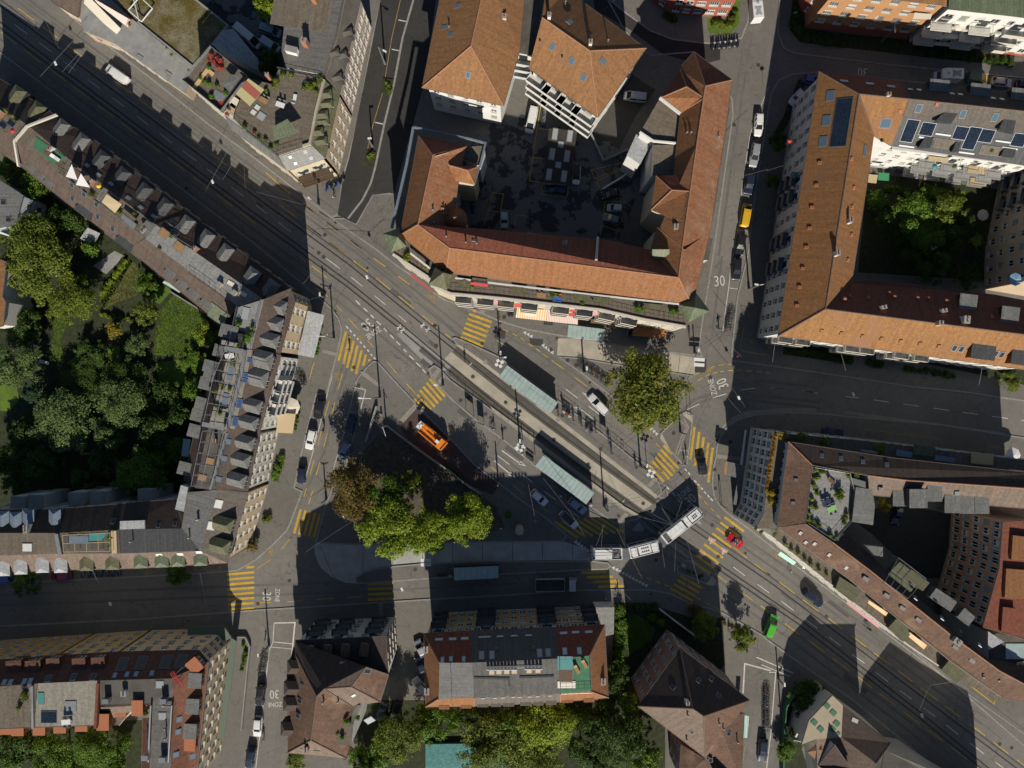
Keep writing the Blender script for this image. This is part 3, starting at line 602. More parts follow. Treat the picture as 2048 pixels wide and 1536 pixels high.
segs('A 570,1027 615,1073 652,1108 690,1140 720,1173 757,1210 785,1240 827,1280 858,1312 893,1350 925,1382 962,1420 985,1448 1025,1485 B 1060,245 1090,278 1120,312 1165,355 1190,387 1238,430 1252,452 1292,495 F 330,640 358,672 385,712 425,752 265,575 298,610 600,940 635,968 I 1255,225 1298,252', .24, 'white_paint')
segs('B 472,10 495,38 508,50 530,75 548,95 565,115 580,132 600,150 615,170 632,190 650,212 670,232 688,252 706,272 722,295 740,318 755,330 775,350 E 715,1422 735,1445 748,1458 768,1482 780,1498 800,1525 F 523,470 545,497 555,515 580,540 588,550 612,575 622,588 643,612 655,627 678,653 690,663 712,690 722,700 745,725', .3, 'white_paint')
segs('C 1185,912 1305,1003 1420,1087 1535,1177 480,412 570,470 200,670 225,642 D 232,465 355,560 470,650 592,742 708,832 830,920 948,1010 1068,1098 1510,945 1533,918 E 1290,615 1440,593 1590,592 1740,603 1920,625 2050,640 1000,695 1140,652 740,815 863,757 31 12,792 102,798 205,808 298,822 468,843 545,852 635,863 725,877 812,888 905,902 990,912 1085,926 1165,938 1258,950 1345,962 1440,975 1520,985 1560,992 I 1620,685 1740,775 1868,863 1988,950 32 80,535 155,592 222,643 295,697 365,750 437,803 505,855 580,908 648,963 720,1018 790,1070 862,1123 932,1175 1003,1228 1068,1277 1143,1335 1210,1385 1297,1452 1365,1500 1430,1550', .16, 'white_paint')
# solid white and yellow lines of the parking bays
polyl('B 330,520 280,705 200,1040 120,1345 60,1560', .14, 'white_paint', .02); polyl('B 567,640 500,890 430,1180 330,1510', .1, 'white_paint'); polyl('B 505,885 607,912', .1, 'white_paint', .024); polyl('B 565,640 672,665 612,905', .12, 'white_paint', KZ + .02)
polyl('20 1540,520 1430,800 1385,1080 1355,1380 1320,1560', .12, 'white_paint'); polyl('21 1320,0 1300,190 1280,330 1265,450', .14, 'white_paint'); polyl('21 1305,192 1355,198', .14, 'white_paint'); polyl('20 1350,1380 1410,1385', .1, 'white_paint', .021); polyl('20 1418,1010 1440,1015', .1, 'white_paint', .021)
polyl('12 110,665 235,662 215,870', .3, 'white_paint', KZ + .024); polyl('12 110,665 103,780 80,830 30,1280 0,1536', .16, 'white_paint', KZ + .022); polyl('12 103,778 225,790', .2, 'white_paint', KZ + .028); polyl('12 85,808 215,820', .14, 'white_paint', KZ + .03)
polyl('22 1550,950 1395,908 1385,1085', .3, 'white_paint', KZ + .024); polyl('32 -70,870 150,965', .25, 'white_paint', KZ + .026); polyl('32 -40,915 130,985', .2, 'white_paint', KZ + .026); polyl('32 5,960 45,960 15,1330 -10,1536', .2, 'white_paint', KZ + .028); polyl('22 1395,1400 1385,1490', .15, 'yellow_worn', KZ + .03)
polyl('10 868,0 815,230 760,560 700,760 650,990', .12, 'yellow_worn', KZ + .024); polyl('10 945,0 880,230 830,500 772,740 715,1010 690,1100 640,1200 553,1312', .42, 'kerb', KZ + .05); polyl('10 855,122 907,132', .2, 'white_paint', KZ + .03); polyl('10 815,297 868,308', .2, 'white_paint', KZ + .03); polyl('10 713,735 768,747', .2, 'white_paint', KZ + .03)
polyl('31 -10,695 20,705', .15, 'yellow_paint', KZ + .02); polyl('E 1315,-20 1280,180 1310,218 1585,262', .14, 'yellow_paint', KZ + .02)
for t in ('E 1375,95 1420,135 1375,135 1418,98', 'E 1565,155 1605,195 1570,192 1600,158'):
 P = pts(t); mark(P[:2], .12, 'yellow_paint', KZ + .02); mark(P[2:], .12, 'yellow_paint', KZ + .024)
polyl('31 570,1090 572,1038 775,1065 1025,1098', .12, 'yellow_worn', KZ + .02); polyl('31 778,1065 775,1110', .12, 'yellow_worn', KZ + .024); polyl('31 875,1080 872,1122', .12, 'yellow_worn', KZ + .024); polyl('31 1318,1180 1322,1140 1450,1158', .12, 'yellow_worn', KZ + .02)
polyl('20 175,625 150,770 105,1085 185,1098 175,1165 328,1185 340,1110', .14, 'yellow_paint', KZ + .024); polyl('20 150,770 235,783', .14, 'yellow_paint', KZ + .028); polyl('20 125,945 195,955', .14, 'yellow_paint', KZ + .028); polyl('20 720,965 475,1020 495,1075 735,975', .12, 'yellow_paint', KZ + .024); polyl('20 735,980 505,1090 535,1142', .12, 'yellow_paint', KZ + .028)
polyl('20 690,1212 558,1208 530,1410', .14, 'yellow_paint', KZ + .024); polyl('20 555,1270 650,1310', .14, 'yellow_paint', KZ + .028); polyl('20 540,1352 640,1390', .14, 'yellow_paint', KZ + .028); polyl('20 15,1355 25,1290 100,1298', .14, 'yellow_paint', KZ + .024); polyl('10 1370,1350 1420,1155 1485,1165 1465,1275 1390,1262', .12, 'yellow_paint', KZ + .024)
polyl('02 1170,355 1178,305 1325,318 1318,348 1170,355 1318,312', .14, 'yellow_worn', KZ + .024); polyl('02 880,375 885,330 965,335', .14, 'yellow_worn', KZ + .024); polyl('02 880,375 965,340', .14, 'yellow_worn', KZ + .028)
polyl('32 1165,1005 1355,1150 1358,1128', .2, 'yellow_paint', KZ + .03); polyl('32 0,130 470,488 1110,1030 1536,1330', .2, 'kerb', KZ + .016); polyl('B 150,385 130,430 100,560', .16, 'yellow_paint', KZ + .02)
polyl('32 0,770 190,905 500,1120 760,1330 1010,1540', .35, 'kerb', KZ + .016)
def crossing(label, txt, w=.52, mat='yellow_paint'):
 P = pts(txt); c = sum(P, Vector()) / len(P); t = thing('pedestrian_crossing', label, 'crossing', (c.x, c.y, 0), group='yellow pedestrian crossings')
 for a, b in zip(P[::2], P[1::2]): mb = MB((c.x, c.y, 0)); mb.ribbon([a, b], w, .022); mb.build('stripe', [mat], t)
def rows(tag, a, b, c, d, n):
 f = lambda p, q, k: '%.1f,%.1f' % (p[0] + (q[0] - p[0]) * k / (n - 1), p[1] + (q[1] - p[1]) * k / (n - 1))
 return tag + ' ' + ' '.join(f(a, c, k) + ' ' + f(b, d, k) for k in range(n))
crossing('yellow zebra crossing by the dark round-logo awning and tram platform nose', rows('A', (1730, 1168), (1965, 1250), (1645, 1402), (1875, 1497), 6))
crossing('yellow zebra crossing beside the beige facade with the long grey awning', 'B 470,65 395,365 507,115 445,402 550,160 483,438 590,208 530,472 632,255 573,505 675,300 647,415 708,350 712,372')
crossing('yellow zebra crossing just above the orange work truck', 'B 1328,550 1485,735 1295,588 1450,770 1262,628 1415,803 1228,668 1380,838 1198,710 1345,865 1168,755 1255,850')
crossing('yellow zebra crossing half in shadow left of the concrete bus loop', rows('G', (110, 402), (42, 650), (308, 445), (245, 690), 5))
crossing('shaded yellow zebra crossing below the concrete bus loop nose', rows('G', (800, 1168), (1055, 1160), (800, 1328), (1055, 1315), 4))
crossing('wide yellow zebra crossing over the shaded street on the left', '02 1480,332 1525,328 ' + rows('', (1360, 375), (1525, 361), (1370, 587), (1525, 576), 8))
crossing('yellow zebra crossing with the black car on it', 'E 815,990 772,1330 862,1042 818,1390 908,1095 865,1440 957,1150 912,1495 1000,1205 955,1560')
crossing('yellow zebra crossing between tram platform end and triangular island', 'E 495,1180 580,1270 465,1220 650,1415 440,1262 615,1450 412,1303 590,1495 382,1345 560,1530 350,1385 500,1555')
crossing('long yellow zebra crossing with the red convertible on it', rows('F', (865, 890), (1065, 1040), (530, 1335), (720, 1470), 9), .5)
crossing('shaded yellow zebra crossing beside the small planted lower island', rows('I', (1080, 775), (1300, 905), (980, 905), (1205, 1030), 4))
crossing('partly sunlit yellow zebra crossing behind the trolleybus tail', rows('I', (60, 742), (325, 735), (240, 887), (510, 880), 4), .55)
crossing('shaded yellow zebra crossing under the white and black car', rows('D', (1265, 1100), (1510, 1250), (815, 1140), (1055, 1310), 7), .5)
def tri(tag, x, y, s, ang, mat='white_paint', z=.02):
 c = w2(px(tag, x, y)); mb = MB(); mb.face([c + Vector((math.cos(ang + k * 2.094) * s * .62, math.sin(ang + k * 2.094) * s * .62, z)) for k in range(3)]); return mb.build('yield_triangle', [mat], ROAD)
for x, y in ((768, 335), (802, 352), (832, 372), (955, 465), (982, 487), (1012, 510), (1048, 538)): tri('C', x, y, .75, .9)
for x, y in ((345, 985), (370, 1010), (400, 1037), (428, 1063)): tri('E', x, y, .75, 2.2)
for k in range(11): tri('I', 395 + k * 33.5, 695 + k * 18, .75, -1.4)
for k in range(5): tri('I', 10 + k * 30, 430 + k * 22, .9, -.9)
def text(s, tag, x, y, h, ang, mat='white_paint', stretch=1.0, z=.02, name='lettering', parent=None, depth=0):
 cu = bpy.data.curves.new('txt', 'FONT'); cu.body = s; cu.align_x = 'CENTER'; cu.align_y = 'CENTER'; cu.size = 1; cu.resolution_u = 3
 if depth: cu.extrude = depth / 2
 o = bpy.data.objects.new('txt', cu); COL.objects.link(o); me = bpy.data.meshes.new_from_object(o); bpy.data.objects.remove(o)
 for v in me.vertices: v.co.x *= h * stretch; v.co.y *= h
 me.materials.clear(); me.materials.append(M(mat)); c = w2(px(tag, x, y)) if tag else Vector((x, y, 0)); ob = link(name, me, parent or ROAD, (c.x, c.y, z)); ob.rotation_euler = (0, 0, ang); return ob
rad = math.radians
text('30', 'A', 685, 1275, 3.0, rad(-140), stretch=.8); text('ZONE', 'A', 752, 1357, 1.7, rad(-145), stretch=.75)
text('30', '21', 1245, 153, 3.2, rad(5), stretch=.75); text('30', '30', 568, 432, 2.8, rad(176), stretch=.8)
text('30', 'E', 1105, 548, 3.1, rad(112), stretch=.72); text('ZONE', 'E', 1000, 583, 1.7, rad(105), stretch=.75)
text('30', 'F', 520, 718, 3.0, rad(40), stretch=.75); text('ZONE', 'F', 455, 645, 1.7, rad(40), stretch=.7)
text('30', '12', 62, 505, 2.6, rad(-92), stretch=.8); text('ZONE', '12', 127, 500, 1.4, rad(-92), stretch=.75)
text('30', '12', 112, 1090, 2.6, rad(-177), stretch=.8, z=KZ + .03); text('ZONE', '12', 115, 1152, 1.4, rad(-177), stretch=.8, z=KZ + .03)
def bike_mark(tag, x, y, ang, s=1.0, mat='yellow_paint', z=.021):
 c = w2(px(tag, x, y)); mb = MB(c)
 def T(u, v): return c + Matrix.Rotation(ang, 3, 'Z') @ Vector((u * s, v * s, 0))
 for q in (-.55, .55): mb.ribbon([T(q + .36 * math.cos(k * .628), .36 * math.sin(k * .628)) for k in range(10)], .11, z, closed=True)
 mb.ribbon([T(-.55, 0), T(-.2, .5), T(.35, .5), T(.05, 0), T(-.55, 0.02)], .11, z + .002); mb.ribbon([T(.55, 0), T(.3, .75), T(.55, .8)], .11, z + .004); mb.ribbon([T(.05, 0), T(-.25, .65)], .11, z + .006)
 mb.build('bicycle_symbol', [mat], ROAD, (c.x, c.y, 0))
for a in (('B', 618, 122, 2.4), ('B', 388, 520, 1.35), ('A', 1345, 1005, -.65), ('E', 965, 420, .5), ('E', 325, 1025, -.7), ('F', 580, 590, -.7), ('F', 1395, 1290, -.6), ('12', 95, 240, .7), ('12', 22, 562, 1.5), ('B', 1545, 1085, -.75), ('I', 1410, 690, -.6), ('32', 1490, 1335, -.6), ('I', 1900, 1395, -.6), ('I', 415, 840, -.3)): bike_mark(a[0], a[1], a[2], a[3], 1.0, 'yellow_worn')
def arrow(P, head, w=.2, hs=1.0, z=.02):
 P = pts(P); d = (P[-1] - P[-2]).normalized(); n = Vector((-d.y, d.x, 0)); t = P[-1]; mb = MB(); mb.ribbon(P[:-1] + [t - d * hs], w, z)
 mb.face([t + Vector((0, 0, z)), t - d * hs * 1.7 + n * hs * .42 + Vector((0, 0, z)), t - d * hs * 1.7 - n * hs * .42 + Vector((0, 0, z))]); mb.build('arrow_marking', ['white_paint'], ROAD)
arrow('D 275,415 430,525 528,578', 0, .22, 1.0); arrow('D 197,518 330,630 420,700', 0, .22, 1.0); arrow('C 1493,1237 1360,1130 1255,1092', 0, .2, 1.0); arrow('C 1450,1010 1352,945', 0, .2, .9)
for x, y in ((735, 1130), (860, 1238), (630, 1275), (755, 1378)):
 tri('F', x, y, 1.5, 2.2, 'white_paint', .026); tri('F', x, y, 1.1, 2.2, 'red_paint', .030); tri('F', x, y, .75, 2.2, 'white_paint', .034)
for t in ('A 990,1310 1040,1300', 'A 1025,1338 1075,1330', 'A 1230,1288 1280,1280', 'A 1282,1328 1335,1322'): P = pts(t); mark(P, .2, 'white_paint', .026); d = (P[1] - P[0]).normalized().orthogonal(); c = (P[0] + P[1]) / 2; mark([c - Vector((.35, .6, 0)), c + Vector((.35, .6, 0))], .18, 'white_paint', .03)
# tactile slabs and grey cross bands on the pavements
def slabstrip(t, z=KZ, mat='slab'): lay('tactile_strip', t, mat, z + .027)
for t in ('B 232,248 385,285 378,322 232,285', 'B 625,475 650,470 832,612 810,640 620,505', 'B 1170,805 1215,835 1060,1000 1020,970', 'E 1035,1270 1275,1300 1275,1335 1030,1312', 'G 905,1352 955,1350 955,1498 912,1498', 'I 305,930 355,925 370,1040 325,1045', 'C 305,100 365,100 345,150 300,140'): slabstrip(t)
for t in ('B 1410,570 1470,505 1490,525 1430,610', 'B 1350,510 1410,445 1440,465 1385,560', 'C 330,640 360,605 390,630 355,668', 'C 1080,1225 1110,1190 1140,1215 1110,1252', 'D 1760,770 1835,680 1870,705 1800,790', 'D 1445,1150 1535,1045 1575,1065 1485,1165', 'D 1340,960 1375,915 1410,940 1385,992'): slabstrip(t, .18)
slabstrip('I 715,275 730,260 1168,575 1155,600', .004, 'slab')
for t, z in (('E 670,925 735,1000 680,1090 615,1275', KZ + .02),):
 mark(pts(t), .3, 'slab', z); mark(pts('E 700,905 755,1000 710,1080 640,1280'), .3, 'slab', z)
mark(pts('E 655,1228 745,1235'), .5, 'slab', KZ + .025)
lay('island_nose', 'E 690,865 735,835 785,865 790,950', 'concrete', KZ + .03); lay('island_nose', 'E 460,1110 480,1060 530,1160 560,1215', 'concrete', KZ + .03); lay('island_nose', 'I 1340,860 1405,775 1440,820 1440,855 1400,878', 'concrete', KZ + .03)
lay('verge_band', '31 455,928 800,975 1420,1060 1420,1075 800,995 455,945', 'slab', .01); lay('verge_band', 'E 1060,1060 1100,990 1200,890 1350,830 1700,800 2060,800 2060,835 1750,840 1450,855 1260,910 1130,1000 1085,1070', 'slab', .01); lay('verge_band', 'E 1030,1085 1065,1020 1075,1060 1050,1090', 'slab', .01)
MH = MB(); MH.lathe((0, 0, 0), [(.4, -.02), (.4, .0), (.33, .004)], 14); MH = MH.mesh('manhole_cover', ['cast_iron'])
for t, z in (('A 345,155 255,358 192,542 242,583', .024), ('C 330,445 1035,508 235,785 570,1048 1062,1430', .026), ('C 555,180 1205,620 1290,672 1150,1185 420,1205 190,1000 110,1028 365,1168 560,1310', KZ + .075), ('B 552,435 1393,212 1770,528', .026), ('B 600,625 1645,772 1955,950', KZ + .08), ('E 978,485', .026), ('E 598,1058 1178,1145 1020,1430', KZ + .03), ('F 738,975 1040,300', .026), ('F 770,598 925,120', KZ + .03), ('D 808,302 1158,555 1722,955', .03), ('D 1470,1082 1285,400', KZ + .08), ('12 200,412 12,550', .024), ('32 350,628 1390,1393 1462,1415 90,860', .024), ('30 88,188', .02), ('20 1478,390 1333,750', .024), ('I 830,615 1405,258 1465,580', .026), ('00 1117,1130', .024), ('10 415,1408 468,1292 660,1290', .026), ('G 1283,1018', KZ + .06), ('21 1240,365 1233,425', .024)):
 for p in pts(t): link('manhole_cover', MH, ROAD, (p.x, p.y, z))
GR = MB(); GR.box((0, 0, 0), (.5, .5, .02), m=0); GR.box((0, 0, .012), (.4, .06, .01), m=1); GR = GR.mesh('storm_drain', ['cast_iron', 'black'])
for t, z in (('A 365,232 362,1140 690,695', .024), ('B 1368,402 1310,495 1572,172', .024), ('C 515,240 1095,393 1432,845 37,430', .024), ('E 1037,1128 650,1362', .024), ('F 783,105 1080,1262 395,342', .024), ('12 420,578', .03)):
 for p in pts(t): link('storm_drain', GR, ROAD, (p.x, p.y, z)).rotation_euler = (0, 0, -.65)
# resurfaced strips, sealed cracks and tyre-polished lanes
def off(P, d): return [p + Vector((-(q.y - r.y), q.x - r.x, 0)).normalized() * d for p, q, r in zip(P, P[1:] + P[-1:], P[:-1][:1] + P[:-1])]
for P, ds in ((TR_S, (-2.4, -4.1)), (TR_N, (2.4, 4.1))):
 for d in ds: mb = MB(); mb.ribbon(off(P, d)[:-1], .5, .0045 + abs(d) * .0001); mb.build('tyre_track', ['tyre_worn'], ROAD)
for i, t in enumerate(('E 620,900 800,720 1000,640 1400,660 2100,740', 'E 640,930 830,760 1010,690 1400,720 2100,800', 'E 900,700 1200,560 1500,520 2100,590', 'C 560,360 900,540 1300,830 1800,1230', 'C 600,330 940,510 1340,800 1840,1200', 'D 150,480 500,740 900,1030 1300,1330', 'D 200,430 560,690 950,980 1350,1280', '02 0,560 1536,500 12 600,480 1536,430', '02 0,500 1536,440 12 600,420', 'B 540,300 400,700 250,1300 G 120,300', 'B 480,300 340,700', '21 1260,0 1200,480', '20 1440,200 1330,900 1240,1536', '20 1400,200 1290,900')): mb = MB(); mb.ribbon(pts(t), .5, .0051 + i * .0001); mb.build('tyre_track', ['tyre_worn'], ROAD)
for i in range(46):
 k = R.choice((TR_S, TR_N)); j = R.randrange(2, len(k) - 2); a = k[j].lerp(k[j + 1], R.random()); d = (k[j + 1] - k[j]).normalized(); n = Vector((-d.y, d.x, 0)); a = a + n * R.choice((-1, 1)) * R.uniform(2, 8)
 if i < 26:
  L, w = R.uniform(1.2, 7), R.uniform(.5, 1.3); mb = MB(); mb.face([a + d * L * x + n * w * y + Vector((0, 0, .0075 + i * .00006)) for x, y in ((-.5, -.5), (.5, -.5), (.5, .5), (-.5, .5))]); mb.build('road_patch', [R.choice(('asphalt_new', 'asphalt_old', 'asphalt_new'))], ROAD)
 else:
  P = [a]; q = d if i % 2 else n
  for _ in range(6): P.append(P[-1] + q * R.uniform(.6, 1.6) + Vector((R.uniform(-.5, .5), R.uniform(-.5, .5), 0)))
  mb = MB(); mb.ribbon(P, .07, .0085 + i * .00003); mb.build('sealed_crack', ['patch'], ROAD)
# ------------------------------------------------------------------ buildings, north side
plain('beige_roof', (.33, .28, .2), .9, var=.06, scale=.4, var2=.12, scale2=5); plain('green_deck', (.05, .16, .085), .85, var=.12, scale=1, var2=.2, scale2=6)
TM = math.radians
b = Bld('corner_house', 'white house with big orange hip roof at the top, left of the balcony house', 'house')
b.comp('N a844,175,13 b1007,212,13 c1040,100,13 d1052,-40,13 e942,92,18.5 f973,-50,18.5 g889,-50,13', 'abe:tile_hip bcdfe:tile_hip gaef:tile_hip', 'white', .9, win=[('ab', dict(cols=5, rows=3, w=1.2, h=1.3, sill=3.2))])
b.skylights('10 1210,35 1170,207 1273,450 1447,270 1130,165 1378,342', .75, 1.1); b.chimneys('10 1490,115', .7, .9, 1.2, 'offwhite'); b.vents('10 1160,170')
b2 = Bld('balcony_house', 'white house with orange hip roof and stacked south-west balconies at the top', 'house')
b2.comp('20 a100,410,13 b515,705,13 c805,290,13 d330,-60,13 e468,305,18.5 f180,105,18.5 g205,-60,16.5', 'abef:tile_hip bce:tile_hip cdgfe:tile_hip', 'white', .8, win=[('ab', dict(w=1.6, h=2.0, sill=1.0)), ('bc', dict(cols=4, w=.9))])
b2.balconies('ab', (.14, .38, .62, .86), (3.1, 6.2, 9.3), 5.0, 1.9, 'offwhite', 'white', True); b2.skylights('20 345,130 243,280 360,365 545,368 430,465', .8, 1.2); b2.vents('20 300,360 575,250 168,265 320,20'); b2.chimneys('20 468,265 222,105', .6, .8, 1.1, 'white'); b2.panels('20 465,213', .6, .8)
b3 = Bld('link_building', 'flat grey felt roof joining the two orange hip roofs', 'building'); b3.comp('20 a15,312,11.5 b122,332,11.5 c205,-60,11.5 d70,-60,11.5', 'abcd:felt', 'offwhite', .1, win=[('ab', dict(cols=3, w=1.2, h=1.6))]); b3.balconies('ab', (.5,), (2.6, 5.6, 8.4), 3.4, 1.3, 'offwhite', 'bluegrey')
b4 = Bld('garage', 'low dark flat garage roof with eight pale skylights in the courtyard', 'garage'); b4.comp('20 a222,770,3 b183,1092,3 c345,1108,3 d392,785,3', 'abcd:felt_dark', 'greywall', .1)
plain('pale_dome', (.27, .29, .3), .35)
b4.skylights('20 258,805 347,817 240,925 330,937 222,1047 312,1058', 1.05, 2.3, 'pale_dome', TM(-8)); b4.skylights('20 293,867 278,990', 1.1, 1.15, 'pale_dome', TM(-8))
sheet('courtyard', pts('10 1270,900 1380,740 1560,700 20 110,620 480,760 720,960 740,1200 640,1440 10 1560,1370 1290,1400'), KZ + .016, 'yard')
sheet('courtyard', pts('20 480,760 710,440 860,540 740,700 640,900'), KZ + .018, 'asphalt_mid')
# U-shaped block in the middle
u = Bld('corner_block', 'orange-roofed corner apartment block with cream facade and green turrets, centre of photo', 'building')
u.comp('N a837,271,14 b800,470,14 c836,449,18.5 d866,310,18.5 e932,293,14 f917,365,14 n905,453,14 i892,545,14 j899,496,18.5 k1385,612,14 l1357,555,18.5 m1226,482,14 B1300,500,14 o1371,448,18.5 p1394,287,18.5 q1407,197,18.5 r1411,172,18.5 s1421,460,14 t1437,350,14 u1452,257,14 v1464,160,14 w1388,103,14 x1357,138,14 y1361,226,14 z1347,350,14 C1335,440,14',
  'abcd:tile_orange ade:tile_red_and_shade dcnfe:tile_orange_old cnmBlj:tile_red_and_shade bijc:tile_orange iklj:tile_orange kstuvrqpol:tile_orange_old lopqyzCB:tile_orange vwr:tile_red_and_shade wxyqr:tile_orange', 'cream', .5,  # north slopes: redder, darker tile with their shade put into the colour
  win=[('ks', dict()), ('st', dict()), ('tu', dict()), ('uv', dict()), ('fe', dict(cols=4)), ('nf', dict(cols=5)), ('yz', dict()), ('BC', dict())])
u.skylights('A 1790,405', .8, 1.0); u.vents('A 1365,110 1475,150 1375,240 1500,380 1700,440 1810,450 1470,95'); u.vents('20 1070,800 1045,800 1235,825'); u.chimneys('20 312,1480', .9, 1.6, 1.3, 'sand', TM(0)); u.chimneys('20 975,1370', .8, 1.0, 1.5, 'white')
u.hatches('A 1455,95 1790,1130'); u.panels('20 150,1412 415,1448', 3.6, .8, 'terracotta', 'roof_hatch', TM(-7)); u.panels('20 655,1530 620,1530', 1.1, .9, 'glass_blue', 'skylight', TM(-7))
mb = MB(u.loc); q = w2(px('20', 512, 1420), 18.6); mb.tube(w2(px('20', 515, 1425), 15), w2(px('20', 505, 1560), 18.6), .28, 8); mb.build('flue_pipe', ['zinc'], u.roof)
u.comp('20 a1010,415,14.3 b885,590,14.3 c1012,682,14.3 d1048,520,17 e1152,587,18.3 f1162,515,18.3', 'abd:tile_red_and_shade bced:tile_orange adef:tile_red_and_shade', 'cream', .4)  # shaded sides of these cross roofs take the same redder, darker colour
u.comp('20 a865,1055,14.3 b835,1258,14.3 e960,1140,16.8 c1062,1147,18.3 d1040,1050,16.4 f1040,1345,18.3', 'abe:tile_orange bfce:tile_orange aecd:tile_red_and_shade', 'cream', .3)
u.comp('20 a868,1362,14.5 b1168,1400,14.5 c1035,1500,18.7 d820,1545,14.5', 'abc:tile_red_and_shade acd:tile_orange', 'cream', .3)
u.comp('10 a1265,878,14.4 b1064,937,18.6 c1150,988,15.2', 'abc:tile_orange_old', 'cream', .2)
u.comp('10 a1155,990,16.5 b1335,1000,14.4 c1310,1106,14.4 d1195,1085,15 e1270,1022,17', 'abe:tile_red_and_shade bce:tile_orange cdae:tile_orange', 'cream', .3)
u.comp('N a785,509,13.2 b860,560,13.2 c863,573,13.2 d901,589,13.2 e1000,598,13.2 f1200,621,13.2 g1290,641,13.2 h1372,655,13.2 i1384,640,13.2 j1385,609,13.2 k892,542,13.2 l803,474,13.2', 'abcdefghijkl:deck', 'cream', .1,
  win=[('ab', dict(w=1.3, h=2.0)), ('de', dict(w=1.4, h=2.0)), ('ef', dict(w=1.5, h=2.0, cols=7)), ('fg', dict(w=1.4, h=2.0)), ('gh', dict(w=1.3, h=2.0))], roofname='terrace', base='trim')
u.parapet(pts('N 786,509 861,558 864,572 901,588 1000,597 1200,620 1290,640 1371,654', 13.2), .35, .5, 'trim'); u.railing(pts('N 790,508 866,558 870,570 902,585 1000,594 1200,617 1290,637 1368,651', 13.4), 1.0, 'wood_dark', .9)
for e, us in (('ef', (.06, .3, .62, .86)), ('fg', (.2, .7)), ('de', (.25, .7))): u.balconies(e, us, (4.0, 7.0, 10.1), 3.2, 1.3, 'offwhite', 'trim')
u.parapet(pts('A 1130,545 1330,700', 14.2), .12, .35, 'white', 'gutter_fascia'); u.parapet(pts('A 1590,800 N 1000,568 1200,591 1365,609', 14.2), .1, .3, 'white', 'gutter_fascia')
for nm, V, m, k in (('turret', 'A a850,345,14.6 b930,535,14.6 c1090,475,14.6 d1025,280,14.6 e1000,380,17', 'sheet_green', 1), ('turret', 'A a1380,690,14.6 b1315,862,14.6 c1505,922,14.6 d1572,770,14.6 e1468,745,16.6', 'sheet_olive', 1), ('turret', '21 b1005,295,14.6 c1058,400,14.6 d1187,330,14.6 a1105,220,14.6 e1095,310,16.8', 'sheet_green', 0)):
 u.comp(V, ' '.join(f + ':' + m for f in ('abe', 'bce', 'cde', 'dae')), 'cream', .35, win=[('ab', dict(cols=3, w=.9)), ('bc', dict(cols=3, w=.9)), ('cd', dict(cols=2, w=.9))], roofname='turret_roof')
c = w2(px('A', 1590, 205), 14.5); mb = MB(u.loc); mb.lathe((c.x, c.y, 0), [(2.0, 0), (2.0, 14.6)], 20); mb.build('tower_wall', ['cream'], u.root)
mb = MB(u.loc); n = 20
for k in range(n):
 a0, a1 = 2 * math.pi * k / n, 2 * math.pi * (k + 1) / n; mb.face([(c.x + 2.4 * math.cos(a0), c.y + 2.4 * math.sin(a0), 14.5), (c.x + 2.4 * math.cos(a1), c.y + 2.4 * math.sin(a1), 14.5), (c.x, c.y, 17)], 0, [(k * .75, 0), (k * .75 + .75, 0), (k * .75 + .37, 3)])
mb.build('tower_roof', ['tile_orange'], u.root)
u.comp('21 a842,-40,17.5 b845,62,14.6 c943,70,14.6 d945,-40,17.5', 'abcd:sheet_green', 'cream', .1, roofname='dormer_roof'); u.skylights('21 640,-3', 1.5, .8)
for V, m in (('20 a880,600,13 b765,800,13 c850,852,13 d1005,862,13 e1012,690,13', 'deck'), ('20 a842,870,13 b835,1055,13 c965,1060,13 d985,870,13', 'deck')): u.comp(V, ('abcde' if 'e10' in V else 'abcd') + ':' + m, 'white', .1, roofname='terrace')
u.comp('20 a690,930,10.5 b770,985,10.5 c840,850,10.5 d745,805,10.5', 'abcd:sheet_white', 'white', .1, roofname='flat_roof'); u.comp('10 a1265,880,13 b1240,950,13 c1345,990,13 d1375,875,13', 'abcd:deck', 'white', .1, roofname='terrace')
u.parapet(pts('10 945,765 1290,838 1378,862 1345,990 1310,1110', 13.2), .5, .3, 'zinc_blue'); u.parapet(pts('10 945,765 905,985 815,1370', 13.4), .4, .45, 'zinc_blue'); u.parapet(pts('20 885,590 1008,685', 14.2), .5, .4, 'white'); u.parapet(pts('20 765,795 845,848 980,862', 13.3), .5, .3, 'white')
for k, t in enumerate(('20 1245,612 1307,648 1285,760 1228,735', '20 1185,1035 1245,1060 1210,1295 1150,1275', '20 1165,1425 1205,1430 1180,1560 1140,1560')): u.comp(' '.join([t.split()[0]] + ['abcd'[i] + v + ',13.9' for i, v in enumerate(t.split()[1:])]), 'abcd:felt', 'cream', .05, roofname='bay_roof')
for t in ('N 915,560 930,558 945,566 935,574 918,572', 'N 1024,574 1040,574 1055,580 1045,588 1028,586', 'N 1146,588 1178,590 1188,597 1180,602 1150,600', 'N 1180,592 1220,596 1228,602 1215,608 1188,604', 'N 1290,606 1330,610 1335,616 1322,620 1292,616'): slab_on(u, pts(t, 14.3), 0, .5, 'sheet_olive', 'bay_roof')
